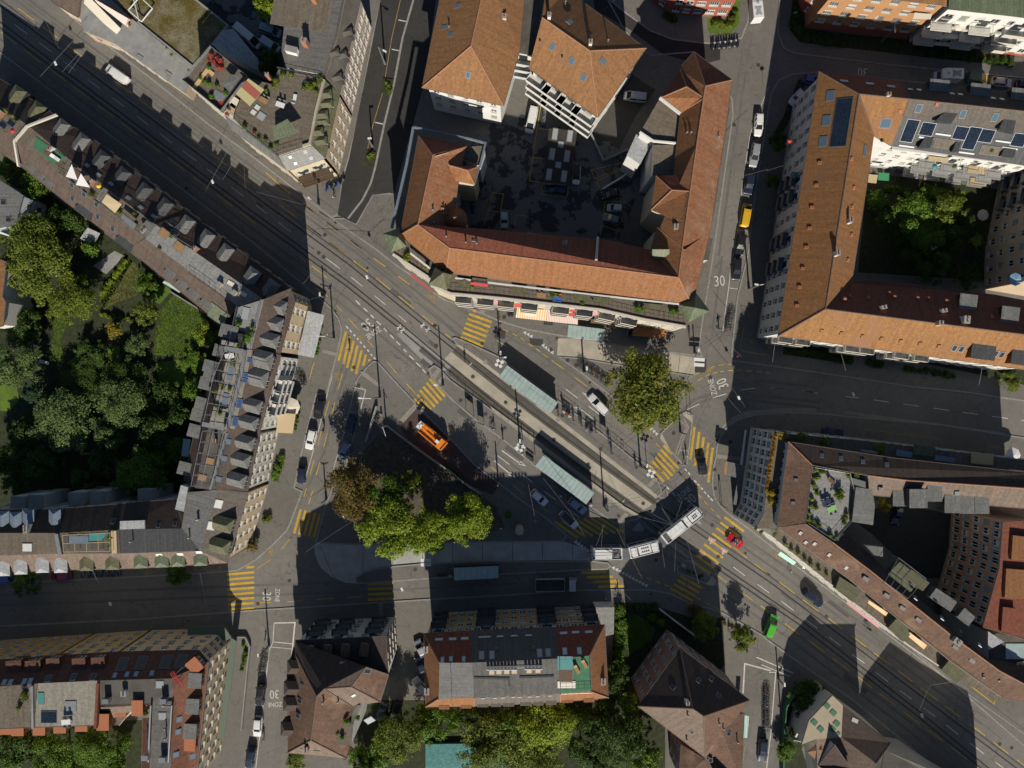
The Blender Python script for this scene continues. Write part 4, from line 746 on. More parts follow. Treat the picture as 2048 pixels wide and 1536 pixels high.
# awnings, shop fronts and shelters of this block
slab_on(u, pts('C 690,80,4.2 995,100,4.2 985,215,3.0 672,180,3.0'), 0, .05, 'aw_orange', 'awning'); slab_on(u, pts('C 998,100,4.2 1312,130,4.2 1308,252,3.0 988,217,3.0'), 0, .05, 'aw_pink', 'awning')
slab_on(u, pts('A 1135,750,3.6 1375,945,3.6 1365,950,3.2 1128,768,3.2'), 0, .3, 'red', 'shop_sign'); aw = slab_on(u, pts('A 1650,1000,3.6 1762,1005,3.6 1758,1095,3.0 1643,1085,3.0'), 0, .05, 'black', 'awning')
plain('logo_white', (.75, .73, .7), .7)
cc = p1('A 1702,1050', 3.42); mb = MB(u.loc); mb.ribbon([cc + Vector((.52 * math.cos(k * .42), .52 * math.sin(k * .42), 0)) for k in range(15)], .14, closed=True); mb.box(cc + Vector((-.12, 0, 0)), (.16, .5, .03)); mb.box(cc + Vector((.12, 0, 0)), (.16, .5, .03)); mb.build('logo', ['logo_white'], aw)
for a, b_, m in (('A 1655,1078,3.15 1690,1082,3.15', 0, 'lime'), ('A 1690,1082,3.15 1722,1085,3.15', 0, 'red'), ('A 1722,1085,3.15 1752,1088,3.15', 0, 'lightblue')): mb = MB(u.loc); mb.ribbon(pts(a), .14, h=.02); mb.build('colour_stripe', [m], aw)
slab_on(u, pts('A 1790,1015,3.4 2040,1030,3.4 C 590,80,3.4 A 1775,1100,3.2'), 0, .08, 'greywall', 'canopy')
for t in ('C 628,10,8.6 790,15,8.6 785,78,7.6 632,72,7.6', 'C 448,5,8.6 605,10,8.6 600,50,7.8 450,45,7.8', 'C 1235,75,9 1400,95,9 1390,140,8 1222,118,8', 'C 1218,130,6.5 1370,145,6.5 1362,180,5.6 1215,165,5.6', 'C 1410,110,9 1590,115,9 1580,150,8.3 1415,165,8.3', 'A 1750,840,14.9 1925,865,14.9 1920,890,14.2 1745,868,14.2'): slab_on(u, pts(t), 0, .05, 'pink' if '1410' in t or '448' in t else 'red', 'awning')
slab_on(u, pts('C 1445,195,3.2 1745,215,3.2 1740,268,3.0 1440,235,3.0'), 0, .1, 'wood_dark', 'canopy')
kb = Bld('porch', 'small orange-tiled porch roof under the cream facade right of the glass shelter', 'porch'); kb.comp('21 a732,402,3.6 b722,475,2.8 c922,497,2.8 d935,420,3.6', 'abcd:tile_orange', 'darkwall', .3)
# house with roof decks at the top left
h = Bld('deck_house', 'grey mansard house with wide planked roof deck left of the dark street', 'house')
h.comp('H a590,905,14.4 b1060,1275,14.4 c1385,1165,14.4 d1505,495,14.4 e1060,400,14.4 f1000,560,14.4 g760,490,14.4', 'abcdefg:deck', 'sand', .05, roofname='roof_deck')
h.comp('H a1388,1165,14.1 b1540,1310,12 c1690,650,12 d1520,500,14.1', 'abcd:sheet_olive', 'sand', .3, win=[('bc', dict(cols=5, w=1.0, h=1.7))])
h.comp('H a1060,1285,14.1 b1150,1445,12 c1540,1315,12 d1390,1172,14.1', 'abcd:sheet_grey', 'cream', .3, win=[('bc', dict(cols=4, w=1.0, h=1.7))]); h.balconies('bc', (.28, .72), (3.4, 6.4), 3.4, 1.4, 'wood_dark', 'dark_metal', False); h.comp('H a500,860,14.1 b580,1025,12 c1148,1440,12 d1058,1285,14.1', 'abcd:sheet_grey', 'sand', .2, win=[('bc', dict(w=1.1))])
h.dormers('H 1555,655 1565,755 1515,865 1525,935 1470,1040 1505,1135', 1.4, 1.6, 1.0, 'sheet_olive', 'sheet_dark', 'hip', TM(95)); h.skylights('H 1335,1245 1395,1310 1180,1300 1235,1365', .5, .5, 'glass')
h.parapet(pts('H 1530,515 1450,830 1385,1170 1310,1195', 14.4), .5, .45, 'concrete'); h.railing(pts('H 560,895 830,1110 1050,1275 1310,1195', 14.4), 1.0, 'steel', 1.2); h.railing(pts('H 1060,400 1500,500', 14.4), 1.0, 'steel', 1.2)
slab_on(h, pts('H 620,655,16.8 750,495,16.8 912,610,16.4 765,778,16.4'), 0, .1, 'panel_rg', 'pergola_roof'); slab_on(h, pts('H 1000,990,16.6 1150,910,16.9 1275,1050,16.5 1005,1140,16.2'), 0, .04, 'sheet_green', 'shade_roof')
h.skylights('H 885,885', 1.5, 1.4, 'pale_dome', TM(-35)); h.panels('H 805,845 845,795', 1.1, 1.0, 'offwhite', 'roof_hatch', TM(-35)); h.chimneys('H 970,490', .6, .6, 1.6, 'brick', 0, 1)
h2 = Bld('deck_house', 'white house with glass-railed flower terrace beside the mossy flat roof', 'house')
h2.comp('H a90,525,13.6 b490,850,13.6 c760,490,13.6 d380,180,13.6', 'abcd:deck', 'offwhite', .05, win=[('ab', dict(cols=6, w=1.2, h=1.6))], roofname='terrace'); h2.railing(pts('H 95,525 485,845 755,490 380,185', 13.6), 1.0, 'steel', 1.1, closed=True, panel='zinc'); slab_on(h2, pts('H 485,560,16 560,450,16 650,470,16.3 660,500,16.3 560,640,16'), 0, .05, 'sheet_grey', 'pavilion_roof')
h2.panels('H 450,680', 2.4, 1.8, 'zinc', 'terrace_roof', TM(-30)); h2.panels('H 480,760', 1.0, 1.4, 'red', 'sun_cover', TM(55)); h2.panels('H 600,740', 2.0, 2.0, 'cream_c', 'sun_cover', TM(-35)); h2.panels('H 590,815', 2.0, 2.0, 'tan_c', 'sun_cover', TM(-35))
slab_on(h2, pts('H 170,590,13.9 325,380,13.9 400,435,13.9 375,470,13.9 330,425,13.9 200,610,13.9'), 0, .3, 'wood_light', 'timber_bench')
h2b = Bld('side_roof', 'white sloping roof in the yard beside the flower terrace', 'roof'); h2b.comp('H a380,150,6 b860,420,5 c850,300,5 d600,-10,6 e480,0,6', 'abcde:sheet_white', 'white', .1)
h3 = Bld('grey_house', 'house with grey flat roof, brick chimneys and long pink facade on the dark street', 'house')
h3.comp('H a1090,210,14.6 b1140,385,14.6 c1520,455,14.6 d1640,60,14.6 e1720,-360,14.6 f1150,-360,14.6', 'abcdef:membrane', 'offwhite', .05, roofname='flat_roof'); h3.comp('H c1525,470,14.4 g1688,655,12 h1830,0,12 i1915,-360,12 e1725,-360,14.4 d1645,60,14.4', 'cghied:felt', 'pinkish', .35, win=[('gh', dict(cols=7, w=1.1, h=1.7)), ('hi', dict(w=1.1, h=1.7, cols=4))])
h3.dormers('H 1720,250 1670,480 1775,20 1640,230', 1.2, 1.3, .9, 'felt', 'sheet_dark', 'hip', TM(105)); h3.chimneys('H 1210,230', 2.2, 1.0, 1.4, 'white', TM(-14), 0); h3.chimneys('H 1350,160', 1.0, .9, 2.2, 'brick', TM(-14)); h3.chimneys('10 360,15', .9, .9, 2.2, 'brick', TM(-14)); h3.panels('10 275,65', 11, 7, 'deck', 'roof_covering', TM(-10))
moss = m = Bld('flat_building', 'low flat-roofed shop building with brown mossy roof at top left', 'building')
m.comp('00 a830,135,5.2 b1160,402,5.2 c1370,155,5.2 d1100,-60,5.2 e650,-60,5.2', 'abcde:moss_roof', 'concrete_grey', .05, roofname='flat_roof'); m.parapet(pts('00 830,135 1160,402 1370,155 1100,-60', 5.2), .35, .3, 'concrete_grey')
m.comp('00 a480,90,4.2 b500,185,4.2 c690,262,4.2 d960,455,4.2 e1110,560,4.2 f1165,410,4.2 g825,140,4.2 h600,-60,4.2 i480,-60,4.2', 'abcdefghi:concrete_grey', 'beige', .05, roofname='terrace', win=[('cd', dict(rows=1, w=1.8, h=2.0, sill=.8)), ('bc', dict(rows=1, w=1.6, h=2.0, sill=.8))]); m.railing(pts('00 825,140 980,270 1155,405', 4.2), 1.0, 'mid_metal')
m.comp('00 a250,-60,5 b330,25,5 c470,105,5 d490,-60,5', 'abcd:tile_taupe', 'sand', .1, win=[('bc', dict(rows=1))])
slab_on(m, pts('00 515,-40,5 725,172,5 668,245,3.2 488,95,3.2'), 0, .06, 'cream_c', 'awning'); slab_on(m, pts('00 560,-10,5.6 785,120,5.6 770,167,4.8 585,22,4.8'), 0, .05, 'aw_red', 'awning'); slab_on(m, pts('00 545,180,3 625,235,3 610,252,3 545,205,3'), 0, .05, 'pink', 'awning')
yb = sheet('courtyard', pts('N 455,60 545,120 560,130 575,-30 380,-30'), KZ + .016, 'yard')
# top edge and top right
rd = Bld('red_house', 'red-walled house at the top edge left of the white camper', 'house'); rd.comp('N a1330,-75,14 b1370,-47,14 c1415,-43,14 d1497,-40,14 e1520,-200,14 f1330,-200,14', 'abcdef:tile_red_and_shade', 'redwall', .1, win=[('bc', dict(cols=3, w=1.5, h=1.6)), ('cd', dict(cols=3, w=1.8, h=1.5)), ('ab', dict(w=1.1))])
og = Bld('orange_house', 'orange house with red ground floor and white windows at the top right', 'house'); og.comp('N a1667,-14,14 b1893,12,14 c1910,-200,17 d1670,-200,17', 'abcd:tile_amber', 'orangewall', .3, win=[('ab', dict(cols=6, w=1.7, h=1.5, sill=3.0, pitch=3.0))], base='redwall'); og.comp('N e1640,-40,11 f1668,-12,11 g1667,-200,11 h1630,-200,11', 'efgh:tile_amber', 'redwall', .2, win=[('ef', dict(w=1.1))])
wb_ = Bld('balcony_house', 'white house with deep balconies and pale awnings at the top right corner', 'house'); wb_.comp('N a1897,18,14 b2025,32,14 c2180,52,14 d2180,-200,14 e1905,-200,14', 'abcde:sheet_green', 'white', .2, win=[('ab', dict(w=1.6)), ('bc', dict(w=1.4))], base='redwall'); wb_.balconies('ab', (.12, .75), (3, 6, 9), 4.2, 1.8, 'offwhite', 'trim', False); wb_.balconies('bc', (.25,), (3, 6, 9), 4.5, 1.6, 'offwhite', 'trim')
for z0, t in ((11.2, '30 1215,85 1365,92 1335,120 1180,115'), (8.4, '30 1140,140 1290,148 1255,180 1105,172'), (5.6, '30 1065,195 1210,205 1180,235 1030,228'), (3.0, '30 1000,250 1150,262 1130,283 985,268'), (11.0, '30 880,75 985,85 975,115 870,112')): slab_on(wb_, pts(t, z0), 0, .06, 'cream_c', 'awning')
# north-east block
n_ = Bld('perimeter_block', 'long L-shaped apartment block with amber tiled roof on the right', 'building')
n_.comp('N a1638,143,14 c1556,672,14 e2080,743,14 f2080,673,18.5 g1651,618,18.5 h1718,188,18.5 i1819,198,18.5 j2080,226,18.5 k2080,190,14 l1803,163,14 m1704,564,14 n1741,323,14 o1748,272,15 p1783,292,13.8 v1806,233,16.75 w2080,270,16.6 t2080,335,13.8 q2080,607,14 r1991,590,14 s1738,559,14',
  'acgh:tile_amber_dark cefg:tile_amber alih:tile_red_and_shade lkji:tile_dark hgmno:tile_amber_dark hopvi:tile_amber gfqrsm:tile_red_and_shade ijwv:tile_grey vwtp:sheet_dark', 'white', .55, win=[('ac', dict(w=1.1, h=1.7)), ('ce', dict(w=1.2, h=1.8)), ('pt', dict(w=1.0, h=1.2)), ('nm', dict()), ('mn', dict())], base='concrete_grey')  # slopes off the sun take darker tiles, their shade put into the colour
n_.panels('30 440,735', 9.2, 2.9, 'solar', 'solar_panel'); n_.skylights('30 375,575 350,725 330,850', 1.9, 1.3); n_.skylights('30 705,740', 1.9, 1.6); n_.skylights('30 580,905', 2.0, .8); n_.skylights('30 455,487 610,503 738,520', 1.5, .7, 'white'); n_.skylights('30 853,537 905,540 1103,563 1153,567 1350,590 1403,596', .8, .6, 'shelter_glass'); n_.skylights('30 903,650 1168,685 1360,705', 1.0, 1.4)
n_.hatches('30 308,977 288,1112 262,1245 248,1370 228,1485 500,955 513,1128 505,1243 500,1410 790,672 1010,630'); n_.hatches('31 207,75 187,187 172,298 478,25'); n_.hatches('31 320,450 437,465 563,483 678,497 793,512 908,527 1022,542', 'tile_amber'); n_.chimneys('30 478,1330 400,1525', .6, .9, 1.5, 'white'); n_.chimneys('31 680,310 1040,330', .9, .6, 1.0, 'white', .2); n_.chimneys('31 1170,385', 1.0, 1.3, 1.2, 'white', -.1, 2); n_.chimneys('31 1018,405', .7, .8, 1.1, 'sand', -.1); n_.vents('31 455,258 752,245 890,252 950,252 1062,268 720,222', .2, .4, 'terracotta'); n_.chimneys('30 712,575', .6, .6, .9, 'white'); n_.hatches('31 490,237 600,250 1340,365')
n_.panels('30 850,785 1222,830', 2.4, 4.1, 'solar', frame='white_c'); n_.panels('30 955,775 1155,798 1310,815 1505,840', 2.6, 2.4, 'solar', frame='white_c'); [n_.panels(t_, 4.6, 1.7, 'deck', 'loggia_floor') for t_ in ('30 1070,865', '30 1345,905')]; [n_.panels(t_, 3.0, .35, 'white_c', 'coping') for t_ in ('30 830,878 1050,808 1410,850 950,828 1450,890 1190,918',)]
for t in ('30 1060,670 1140,680 1100,740 1000,730', '30 1420,705 1490,715 1470,800 1380,780'): slab_on(n_, pts(t, 17.6), 0, .5, 'sheet_dark', 'plant_box', n_.roof)
for t in ('30 945,820 1000,825 970,890 905,880', '30 1130,850 1160,852 1145,905 1105,905', '30 1420,880 1490,885 1480,940 1400,930'): slab_on(n_, pts(t, 15.2), 0, .8, 'sheet_dark', 'dormer_roof', n_.roof)
n_.dormers('30 1025,525 1270,550 1515,578', 3.4, 2.6, 1.7, 'sheet_grey', 'sheet_dark', 'flat'); n_.dormers('31 1198,285 1450,360', 3.0, 3.2, 1.4, 'sheet_grey', 'sheet_dark', 'flat'); n_.dormers('31 1290,575 1530,610', 4.2, 2.6, 1.5, 'sheet_dark', 'tile_amber', 'flat'); n_.skylights('31 1118,552 1160,558 1365,585 1402,592', .8, 1.2, 'glass'); n_.skylights('31 1280,300', .8, 1.0)
n_.parapet(pts('30 740,890 1110,935 1480,980 N 2080,338', 13.4), .3, .6, 'white', 'gutter_fascia')
n_.balconies('pt', (.36, .52, .68, .84), (2.8, 5.6, 8.4), 3.2, 2.0, 'greywall', 'mid_metal', False); n_.balconies('ce', (.05, .12, .32, .38, .52, .6), (3, 6, 9.2), 2.8, 1.2, 'offwhite', 'trim'); n_.balconies('ac', (.38, .45, .62, .72), (3, 6, 9), 2.6, 1.2, 'concrete_grey', 'mid_metal')
for z0, t in ((11.2, '30 965,935 1085,950 1080,978 960,962'), (8.6, '30 1205,990 1325,975 1300,1045 1195,1035'), (5.5, '30 665,1035 728,1040 725,1085 660,1080'), (4, '30 605,1045 660,1050 650,1100 600,1095'), (3.5, '30 1215,1065 1312,1070 1310,1118 1210,1110')): slab_on(n_, pts(t, z0), 0, .05, 'green' if '665' in t else 'tan_c', 'awning')
n_.comp('30 a555,775,16 b560,850,15 c600,845,15 d605,785,16', 'abcd:deck', 'white', .02, roofname='roof_loggia')
be = Bld('beige_house', 'beige house with white windows on the right edge of the garden court', 'house'); be.comp('N a2099,305,14 b2066,472,14 c2062,560,14 d2300,600,14 e2300,300,14', 'abcde:felt', 'beige', .1, win=[('ab', dict(w=1.2, h=1.5)), ('bc', dict(w=1.2, h=1.5))]); be.balconies('ab', (.2, .45), (3, 6, 9), 2.8, 1.3)
# ------------------------------------------------------------------ buildings, west side
def row_house(label, V, mats, wall, win=(), oh=.4, name='row_house'):
 q = Bld(name, label, 'house', 'row houses of the western block'); q.comp(V, mats, wall, oh, win=win); return q
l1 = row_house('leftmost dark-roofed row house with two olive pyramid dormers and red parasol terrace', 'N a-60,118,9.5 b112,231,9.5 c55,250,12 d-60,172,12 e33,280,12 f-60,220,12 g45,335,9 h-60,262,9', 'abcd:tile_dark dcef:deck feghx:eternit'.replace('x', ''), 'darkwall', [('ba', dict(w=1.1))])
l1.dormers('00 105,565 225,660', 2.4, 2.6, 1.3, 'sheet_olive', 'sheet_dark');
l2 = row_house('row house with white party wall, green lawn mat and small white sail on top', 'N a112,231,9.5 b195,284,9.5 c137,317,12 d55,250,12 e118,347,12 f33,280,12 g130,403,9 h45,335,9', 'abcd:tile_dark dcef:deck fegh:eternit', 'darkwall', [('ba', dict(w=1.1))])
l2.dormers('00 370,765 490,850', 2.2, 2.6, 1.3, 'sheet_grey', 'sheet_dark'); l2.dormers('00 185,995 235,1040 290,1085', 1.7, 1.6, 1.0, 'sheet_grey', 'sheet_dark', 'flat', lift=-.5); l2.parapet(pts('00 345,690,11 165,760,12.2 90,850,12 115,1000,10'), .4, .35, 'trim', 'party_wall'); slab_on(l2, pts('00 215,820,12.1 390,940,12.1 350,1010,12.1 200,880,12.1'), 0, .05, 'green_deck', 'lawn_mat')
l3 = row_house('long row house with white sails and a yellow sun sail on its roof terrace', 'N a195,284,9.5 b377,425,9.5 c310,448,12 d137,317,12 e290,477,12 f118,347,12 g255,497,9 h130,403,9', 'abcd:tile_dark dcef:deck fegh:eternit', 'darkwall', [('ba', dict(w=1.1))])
l3.dormers('00 610,950 735,1050 865,1145 990,1235', 2.2, 2.4, 1.2, 'sheet_dark', 'sheet_dark'); l3.skylights('00 523,993 593,1050 668,1103 770,1187 845,1243 923,1298', .9, .6, 'pale_dome'); l3.dormers('00 505,1250 750,1440', 3.4, 2.6, 1.2, 'sheet_dark', 'sheet_dark', 'flat', lift=-.6); l3.skylights('00 588,1300 677,1372 437,1190 432,1108 505,1165 580,1225', .8, 1.1, 'glass'); l3.railing(pts('00 410,955 640,1135 930,1345', 12), 1.0, 'zinc', 1.3); l3.railing(pts('00 355,1040 570,1200 870,1425', 12), 1.0, 'zinc', 1.3)
for t in ('00 430,985,14.2 465,1080,13.6 395,1060,13.4', '00 485,1040,14.2 540,1125,13.6 455,1110,13.4'): slab_on(l3, pts(t), 0, .03, 'white_c', 'sun_sail')
slab_on(l3, pts('00 640,1165,14 730,1225,14 690,1278,13.3 610,1212,13.6'), 0, .03, 'tan_c', 'sun_sail'); slab_on(l3, pts('00 575,1195,13.6 620,1125,13.6 650,1140,13.6 600,1210,13.4'), 0, .06, 'sheet_grey', 'pergola_roof'); slab_on(l3, pts('00 735,1285 820,1345 800,1375 725,1310', 13.4), 0, .06, 'zinc', 'pergola_roof'); slab_on(l3, pts('00 830,1370 880,1320 935,1350 875,1425', 13.2), 0, .06, 'sheet_grey', 'pergola_roof')
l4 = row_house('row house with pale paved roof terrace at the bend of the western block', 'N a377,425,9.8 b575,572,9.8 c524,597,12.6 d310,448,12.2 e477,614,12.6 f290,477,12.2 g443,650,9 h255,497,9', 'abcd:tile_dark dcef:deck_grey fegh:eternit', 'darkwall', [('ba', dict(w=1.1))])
l4.dormers('00 1120,1340 1240,1425 1355,1510', 2.2, 2.4, 1.2, 'sheet_grey', 'sheet_dark'); l4.dormers('W 1110,105 850,-60', 2.4, 2.6, 1.2, 'sheet_grey', 'sheet_dark'); l4.skylights('00 1040,1345 1050,1395', 1.4, .8, 'glass'); l4.dormers('W 60,150 235,290', 2.3, 2.6, 1.0, 'sheet_grey', 'sheet_dark', 'flat', lift=-.6); l4.dormers('01 1022,88 1095,155', 2.0, 2.4, 1.0, 'sheet_grey', 'sheet_dark', 'flat', lift=-.6); l4.railing(pts('W 0,-90 270,90 660,370', 12.4), 1.0, 'dark_metal', 1.3); l4.railing(pts('00 930,1345 1180,1500', 12.2), 1., 'zinc', 1.3)
l4.panels('W 380,470', 4.0, 3.6, 'sheet_green', 'shed_roof', TM(-35))
c5 = row_house('corner house with beige facade, brown corrugated roof and three grey dormers', 'W a1010,262,15.5 b1205,170,13 c1380,110,13 d1440,290,13 e1235,1010,13 f840,950,15.5 g985,245,15.5 h660,372,15.5 i560,850,15.5 j540,855,13 k520,480,13', 'abcdefa:eternit fahi:deck_grey'.replace('abcdefa', 'abcdef').replace('fahi', 'afih'), 'sand', [('de', dict(cols=3, w=1.3, h=1.8)), ('ed', dict(cols=3, w=1.3, h=1.8)), ('cd', dict(cols=2)), ('dc', dict(cols=2))], .35)
c5.dormers('W 1215,370 1165,600 1110,825', 2.5, 2.6, 1.5, 'sheet_grey', 'sheet_dark', 'hip', TM(75)); c5.dormers('W 505,700', 2.2, 2.4, 1.0, 'sheet_grey', 'sheet_dark', 'flat', TM(-105)); c5.railing(pts('W 990,270 830,950', 15.5), 1.0, 'zinc', 1.3); c5.railing(pts('W 660,372 560,850', 15.5), 1.0, 'zinc', 1.3); c5.chimneys('W 565,870', 2.6, .7, 1.2, 'sand', TM(-10), 4); c5.panels('W 760,460', 1.4, 2.4, 'pale_dome', 'roof_lantern', TM(-12))
slab_on(c5, pts('W 1605,420,4.0 1835,480,3.2 1690,1065,3.2 1470,1020,4.0'), 0, .06, 'sheet_white', 'awning')
c6 = row_house('row house with ribbed brown roof, grey dormers and pale pergola terraces', 'N a505,700,15.5 b562,710,13 c519,866,13 d469,860,15.5 e460,695,15.5 f417,852,15.5 g440,702,12.5 h388,858,12.5', 'abcd:eternit eadf:pavers gefh:tile_dark', 'white', [('cb', dict(cols=7, w=1.1, h=1.8)), ('bc', dict(cols=7, w=1.1, h=1.8))])
[o_.balconies(k_, us, (2.9, 5.8, 8.7), 2.6, 1.3, 'white', 'white') for o_, us in ((c6, (.3, .45, .6)),) for k_ in ('cb', 'bc') if k_ in o_.edge]
c6.dormers('W 1030,1120 955,1360', 2.6, 2.6, 1.5, 'sheet_grey', 'sheet_dark', 'hip', TM(75)); c6.dormers('11 50,615 25,725', 2.6, 2.6, 1.5, 'sheet_grey', 'sheet_dark', 'hip', TM(75)); c6.dormers('01 1525,900 1500,1000', 2.4, 2.6, 1.5, 'sheet_grey', 'sheet_dark', 'hip', TM(75)); c6.skylights('01 1500,627 1478,715 1470,747 1440,870 1435,900 1415,978 1410,1008', .7, .9, 'p_blue'); c6.dormers('W 420,970 280,1180 285,1290 225,1415', 2.0, 2.2, 1.1, 'sheet_grey', 'sheet_dark', 'flat', TM(-105), lift=.3); c6.dormers('01 1245,765 1215,885 1190,955', 2.0, 2.2, 1.1, 'sheet_grey', 'sheet_dark', 'flat', TM(-105), lift=.3)
c7 = row_house('row house with long narrow roof terrace and dark ribbed roof above the white shaded facade', 'N a469,860,15.5 b519,866,13 c495,984,13 d435,980,15.5 e417,852,15.5 f390,975,15.5 g390,858,12.5 h368,960,12.5', 'abcd:eternit eadf:felt gefh:tile_dark', 'offwhite', [('cb', dict(cols=5, w=1.2, h=1.8)), ('bc', dict(cols=5, w=1.2, h=1.8))])
c7.dormers('01 1480,1120 1455,1225 1430,1345', 2.4, 2.6, 1.5, 'sheet_grey', 'sheet_dark', 'hip', TM(75)); c7.skylights('01 1370,1113 1345,1215 1312,1340', .9, 1.0, 'p_steel'); c7.dormers('01 1175,1050 1115,1275', 2.2, 2.4, 1.1, 'sheet_grey', 'sheet_dark', 'flat', TM(-105), lift=.3); slab_on(c7, pts('01 1100,1095 1145,1100 1130,1205 1088,1200', 5), 0, .05, 'shelter_glass', 'lean_to_roof')
c8 = row_house('corner house with grey sheet roof, olive dormers and sand facade at the lower street', 'N a435,980,15.5 b497,984,13 c455,1126,13 d400,1102,15.5 e363,1057,15.5 f375,985,15.5', 'abcd:tile_grey adef:sheet_grey', 'sand', [('cb', dict(w=1.1, h=1.7)), ('bc', dict(w=1.1, h=1.7))])
c8.dormers('02 1350,75 1330,205', 2.6, 2.8, 1.6, 'sheet_olive', 'sheet_dark', 'hip', TM(75)); c8.skylights('02 1268,83 N 437,1008', 1.6, 1.4, 'white'); c8.comp('01 a1085,1375,15 b1050,1520,15 c1110,1536,15 d1135,1390,15', 'abcd:sheet_white', 'offwhite', .05, roofname='flat_roof')
def pergola(q, txt, z, n, mat='zinc'):
 P = pts(txt, z); mb = MB(q.loc)
 for i in range(n + 1):
  a = P[0].lerp(P[1], i / n); b = P[3].lerp(P[2], i / n); mb.tube(a, b, .045, 5); mb.tube(a, a - Vector((0, 0, 2.3)), .045, 5); mb.tube(b, b - Vector((0, 0, 2.3)), .045, 5)
 for a, b in ((P[0], P[1]), (P[3], P[2]), (P[0].lerp(P[3], .5), P[1].lerp(P[2], .5))): mb.tube(a, b, .05, 5)
 mb.build('pergola_frame', [mat], q.root)
pergola(c6, '01 1352,560 1270,745 1390,770 1450,580', 17.8, 3, 'zinc'); pergola(c6, '01 1275,745 1215,1020 1350,1040 1425,770', 17.8, 4, 'zinc'); pergola(c7, '01 1215,1050 1145,1380 1265,1395 1340,1065', 17.8, 5, 'zinc')
slab_on(c6, pts('01 1350,540 1460,560 1450,590 1345,565', 17.9), 0, .05, 'zinc', 'pergola_roof'); slab_on(c6, pts('01 1215,995 1350,1025 1345,1048 1210,1022', 17.9), 0, .05, 'zinc', 'pergola_roof')
c6.parapet(pts('01 1475,565 1455,700 1370,1040', 15.5), .7, .5, 'zinc'); c7.parapet(pts('01 1365,1060 1265,1400', 15.5), .5, .35, 'zinc')
for V, lab, m, q in (('N a-60,1066,15 b117,1066,15 c123,1107,15 d-60,1113,15 e153,1139,12.6 f-60,1149,12.6 g130,1018,12.6 h-60,1022,12.6', 'street house with planked flat roof, grey dormers and bluish rear roof at left edge', ('deck', 'tile_taupe', 'tile_dark'), 0), ('N a117,1066,15 b237,1059,15 c242,1107,15 d123,1107,15 e265,1137,12.6 f153,1140,12.6 g235,1008,12.6 h130,1016,12.6', 'street house with sunken pergola roof terrace and two olive dormers', ('felt', 'tile_taupe', 'tile_dark'), 1), ('N a237,1059,15 b363,1057,15 c400,1102,15 d242,1107,15 e455,1126,12.6 f265,1137,12.6 g350,998,12.6 h235,1008,12.6', 'street house with dark sheet flat roof and four green dormers', ('sheet_dark', 'tile_taupe', 'tile_dark'), 2)):
 o = row_house(lab, V, 'abcd:%s dcef:%s hgba:%s' % m, 'offwhite', [('gh', dict(w=1.1)), ('hg', dict(w=1.1))], .3);  # rear slope in the dark tile: its shade is put into the colour
 if q == 0: o.dormers('02 20,345 125,335 255,325 365,325', 2.3, 2.2, 1.3, 'sheet_white', 'sheet_grey', 'hip'); o.chimneys('02 178,95', .7, 1.4, 1.2, 'white'); o.skylights('02 165,213', 1.8, 1.5, 'white', 0); o.parapet(pts('02 345,130 370,255', 15), .5, .7, 'zinc', 'party_wall'); o.dormers('02 20,30 95,35 170,20 330,20', 2.0, 2.0, 1.2, 'zinc_blue', 'zinc_blue', 'hip')
 if q == 1: o.dormers('02 520,318 675,312', 2.4, 1.9, 1.2, 'sheet_olive', 'sheet_dark', 'hip'); pergola(o, '02 375,140 660,125 660,235 380,240', 16.8, 4, 'wood_light'); slab_on(o, pts('02 415,145 530,145 530,190 415,190', 16.9), 0, .04, 'zinc_blue', 'pergola_roof'); slab_on(o, pts('02 530,130 640,130 600,180 530,180', 16.7), 0, .04, 'teal', 'pergola_roof'); o.parapet(pts('02 690,110 695,245', 15), .5, 1.0, 'tan_c', 'party_wall'); o.skylights('02 680,55', .8, .9, 'glass')
 if q == 2: o.dormers('02 845,302 970,298 1068,293 1203,288', 2.4, 1.9, 1.2, 'sheet_green', 'sheet_dark', 'hip'); o.skylights('02 955,255 1082,252 1195,240', 1.2, .7, 'white'); o.skylights('02 950,80 1050,70', .6, .8, 'glass'); o.vents('02 800,170 1195,40', .12, 1.2); slab_on(o, pts('02 720,55 868,50 868,100 718,105', 15.4), 0, .4, 'sheet_white', 'roof_cap')
 for k, t in enumerate(('N 35,1005', 'N 70,1003', 'N 150,998', 'N 195,995', 'N 290,990')):
  if k // 2 == q: p = p1(t); o.comp('N a%d,%d,9 b%d,%d,9 c%d,%d,9 d%d,%d,9' % (p.x * 9.5 + 1024 - 14, 768 - p.y * 9.5 - 12, p.x * 9.5 + 1010, 768 - p.y * 9.5 + 14, p.x * 9.5 + 1040, 768 - p.y * 9.5 + 14, p.x * 9.5 + 1040, 768 - p.y * 9.5 - 12), 'abcd:concrete_grey', 'offwhite', .02, roofname='balcony_tower')
gh = Bld('garden_house', 'pale grey-roofed garden house at the left edge among trees', 'house'); gh.comp('00 a0,1080,8 b140,1172,8 c95,1345,8 d-90,1390,8 e-90,1060,8', 'abcde:sheet_grey', 'bluegrey', .3, win=[('cb', dict(w=.9)), ('bc', dict(w=.9))]); gh.skylights('00 22,1215 52,1318', 1.0, .9, 'glass', 0)
gh2 = Bld('garden_house', 'orange-roofed house just cut by the left edge beside the garden', 'house'); gh2.comp('01 a-60,0,9 b40,35,9 c15,240,9 d35,275,9 e20,420,9 f-60,440,9', 'abcdef:tile_hip', 'offwhite', .3)
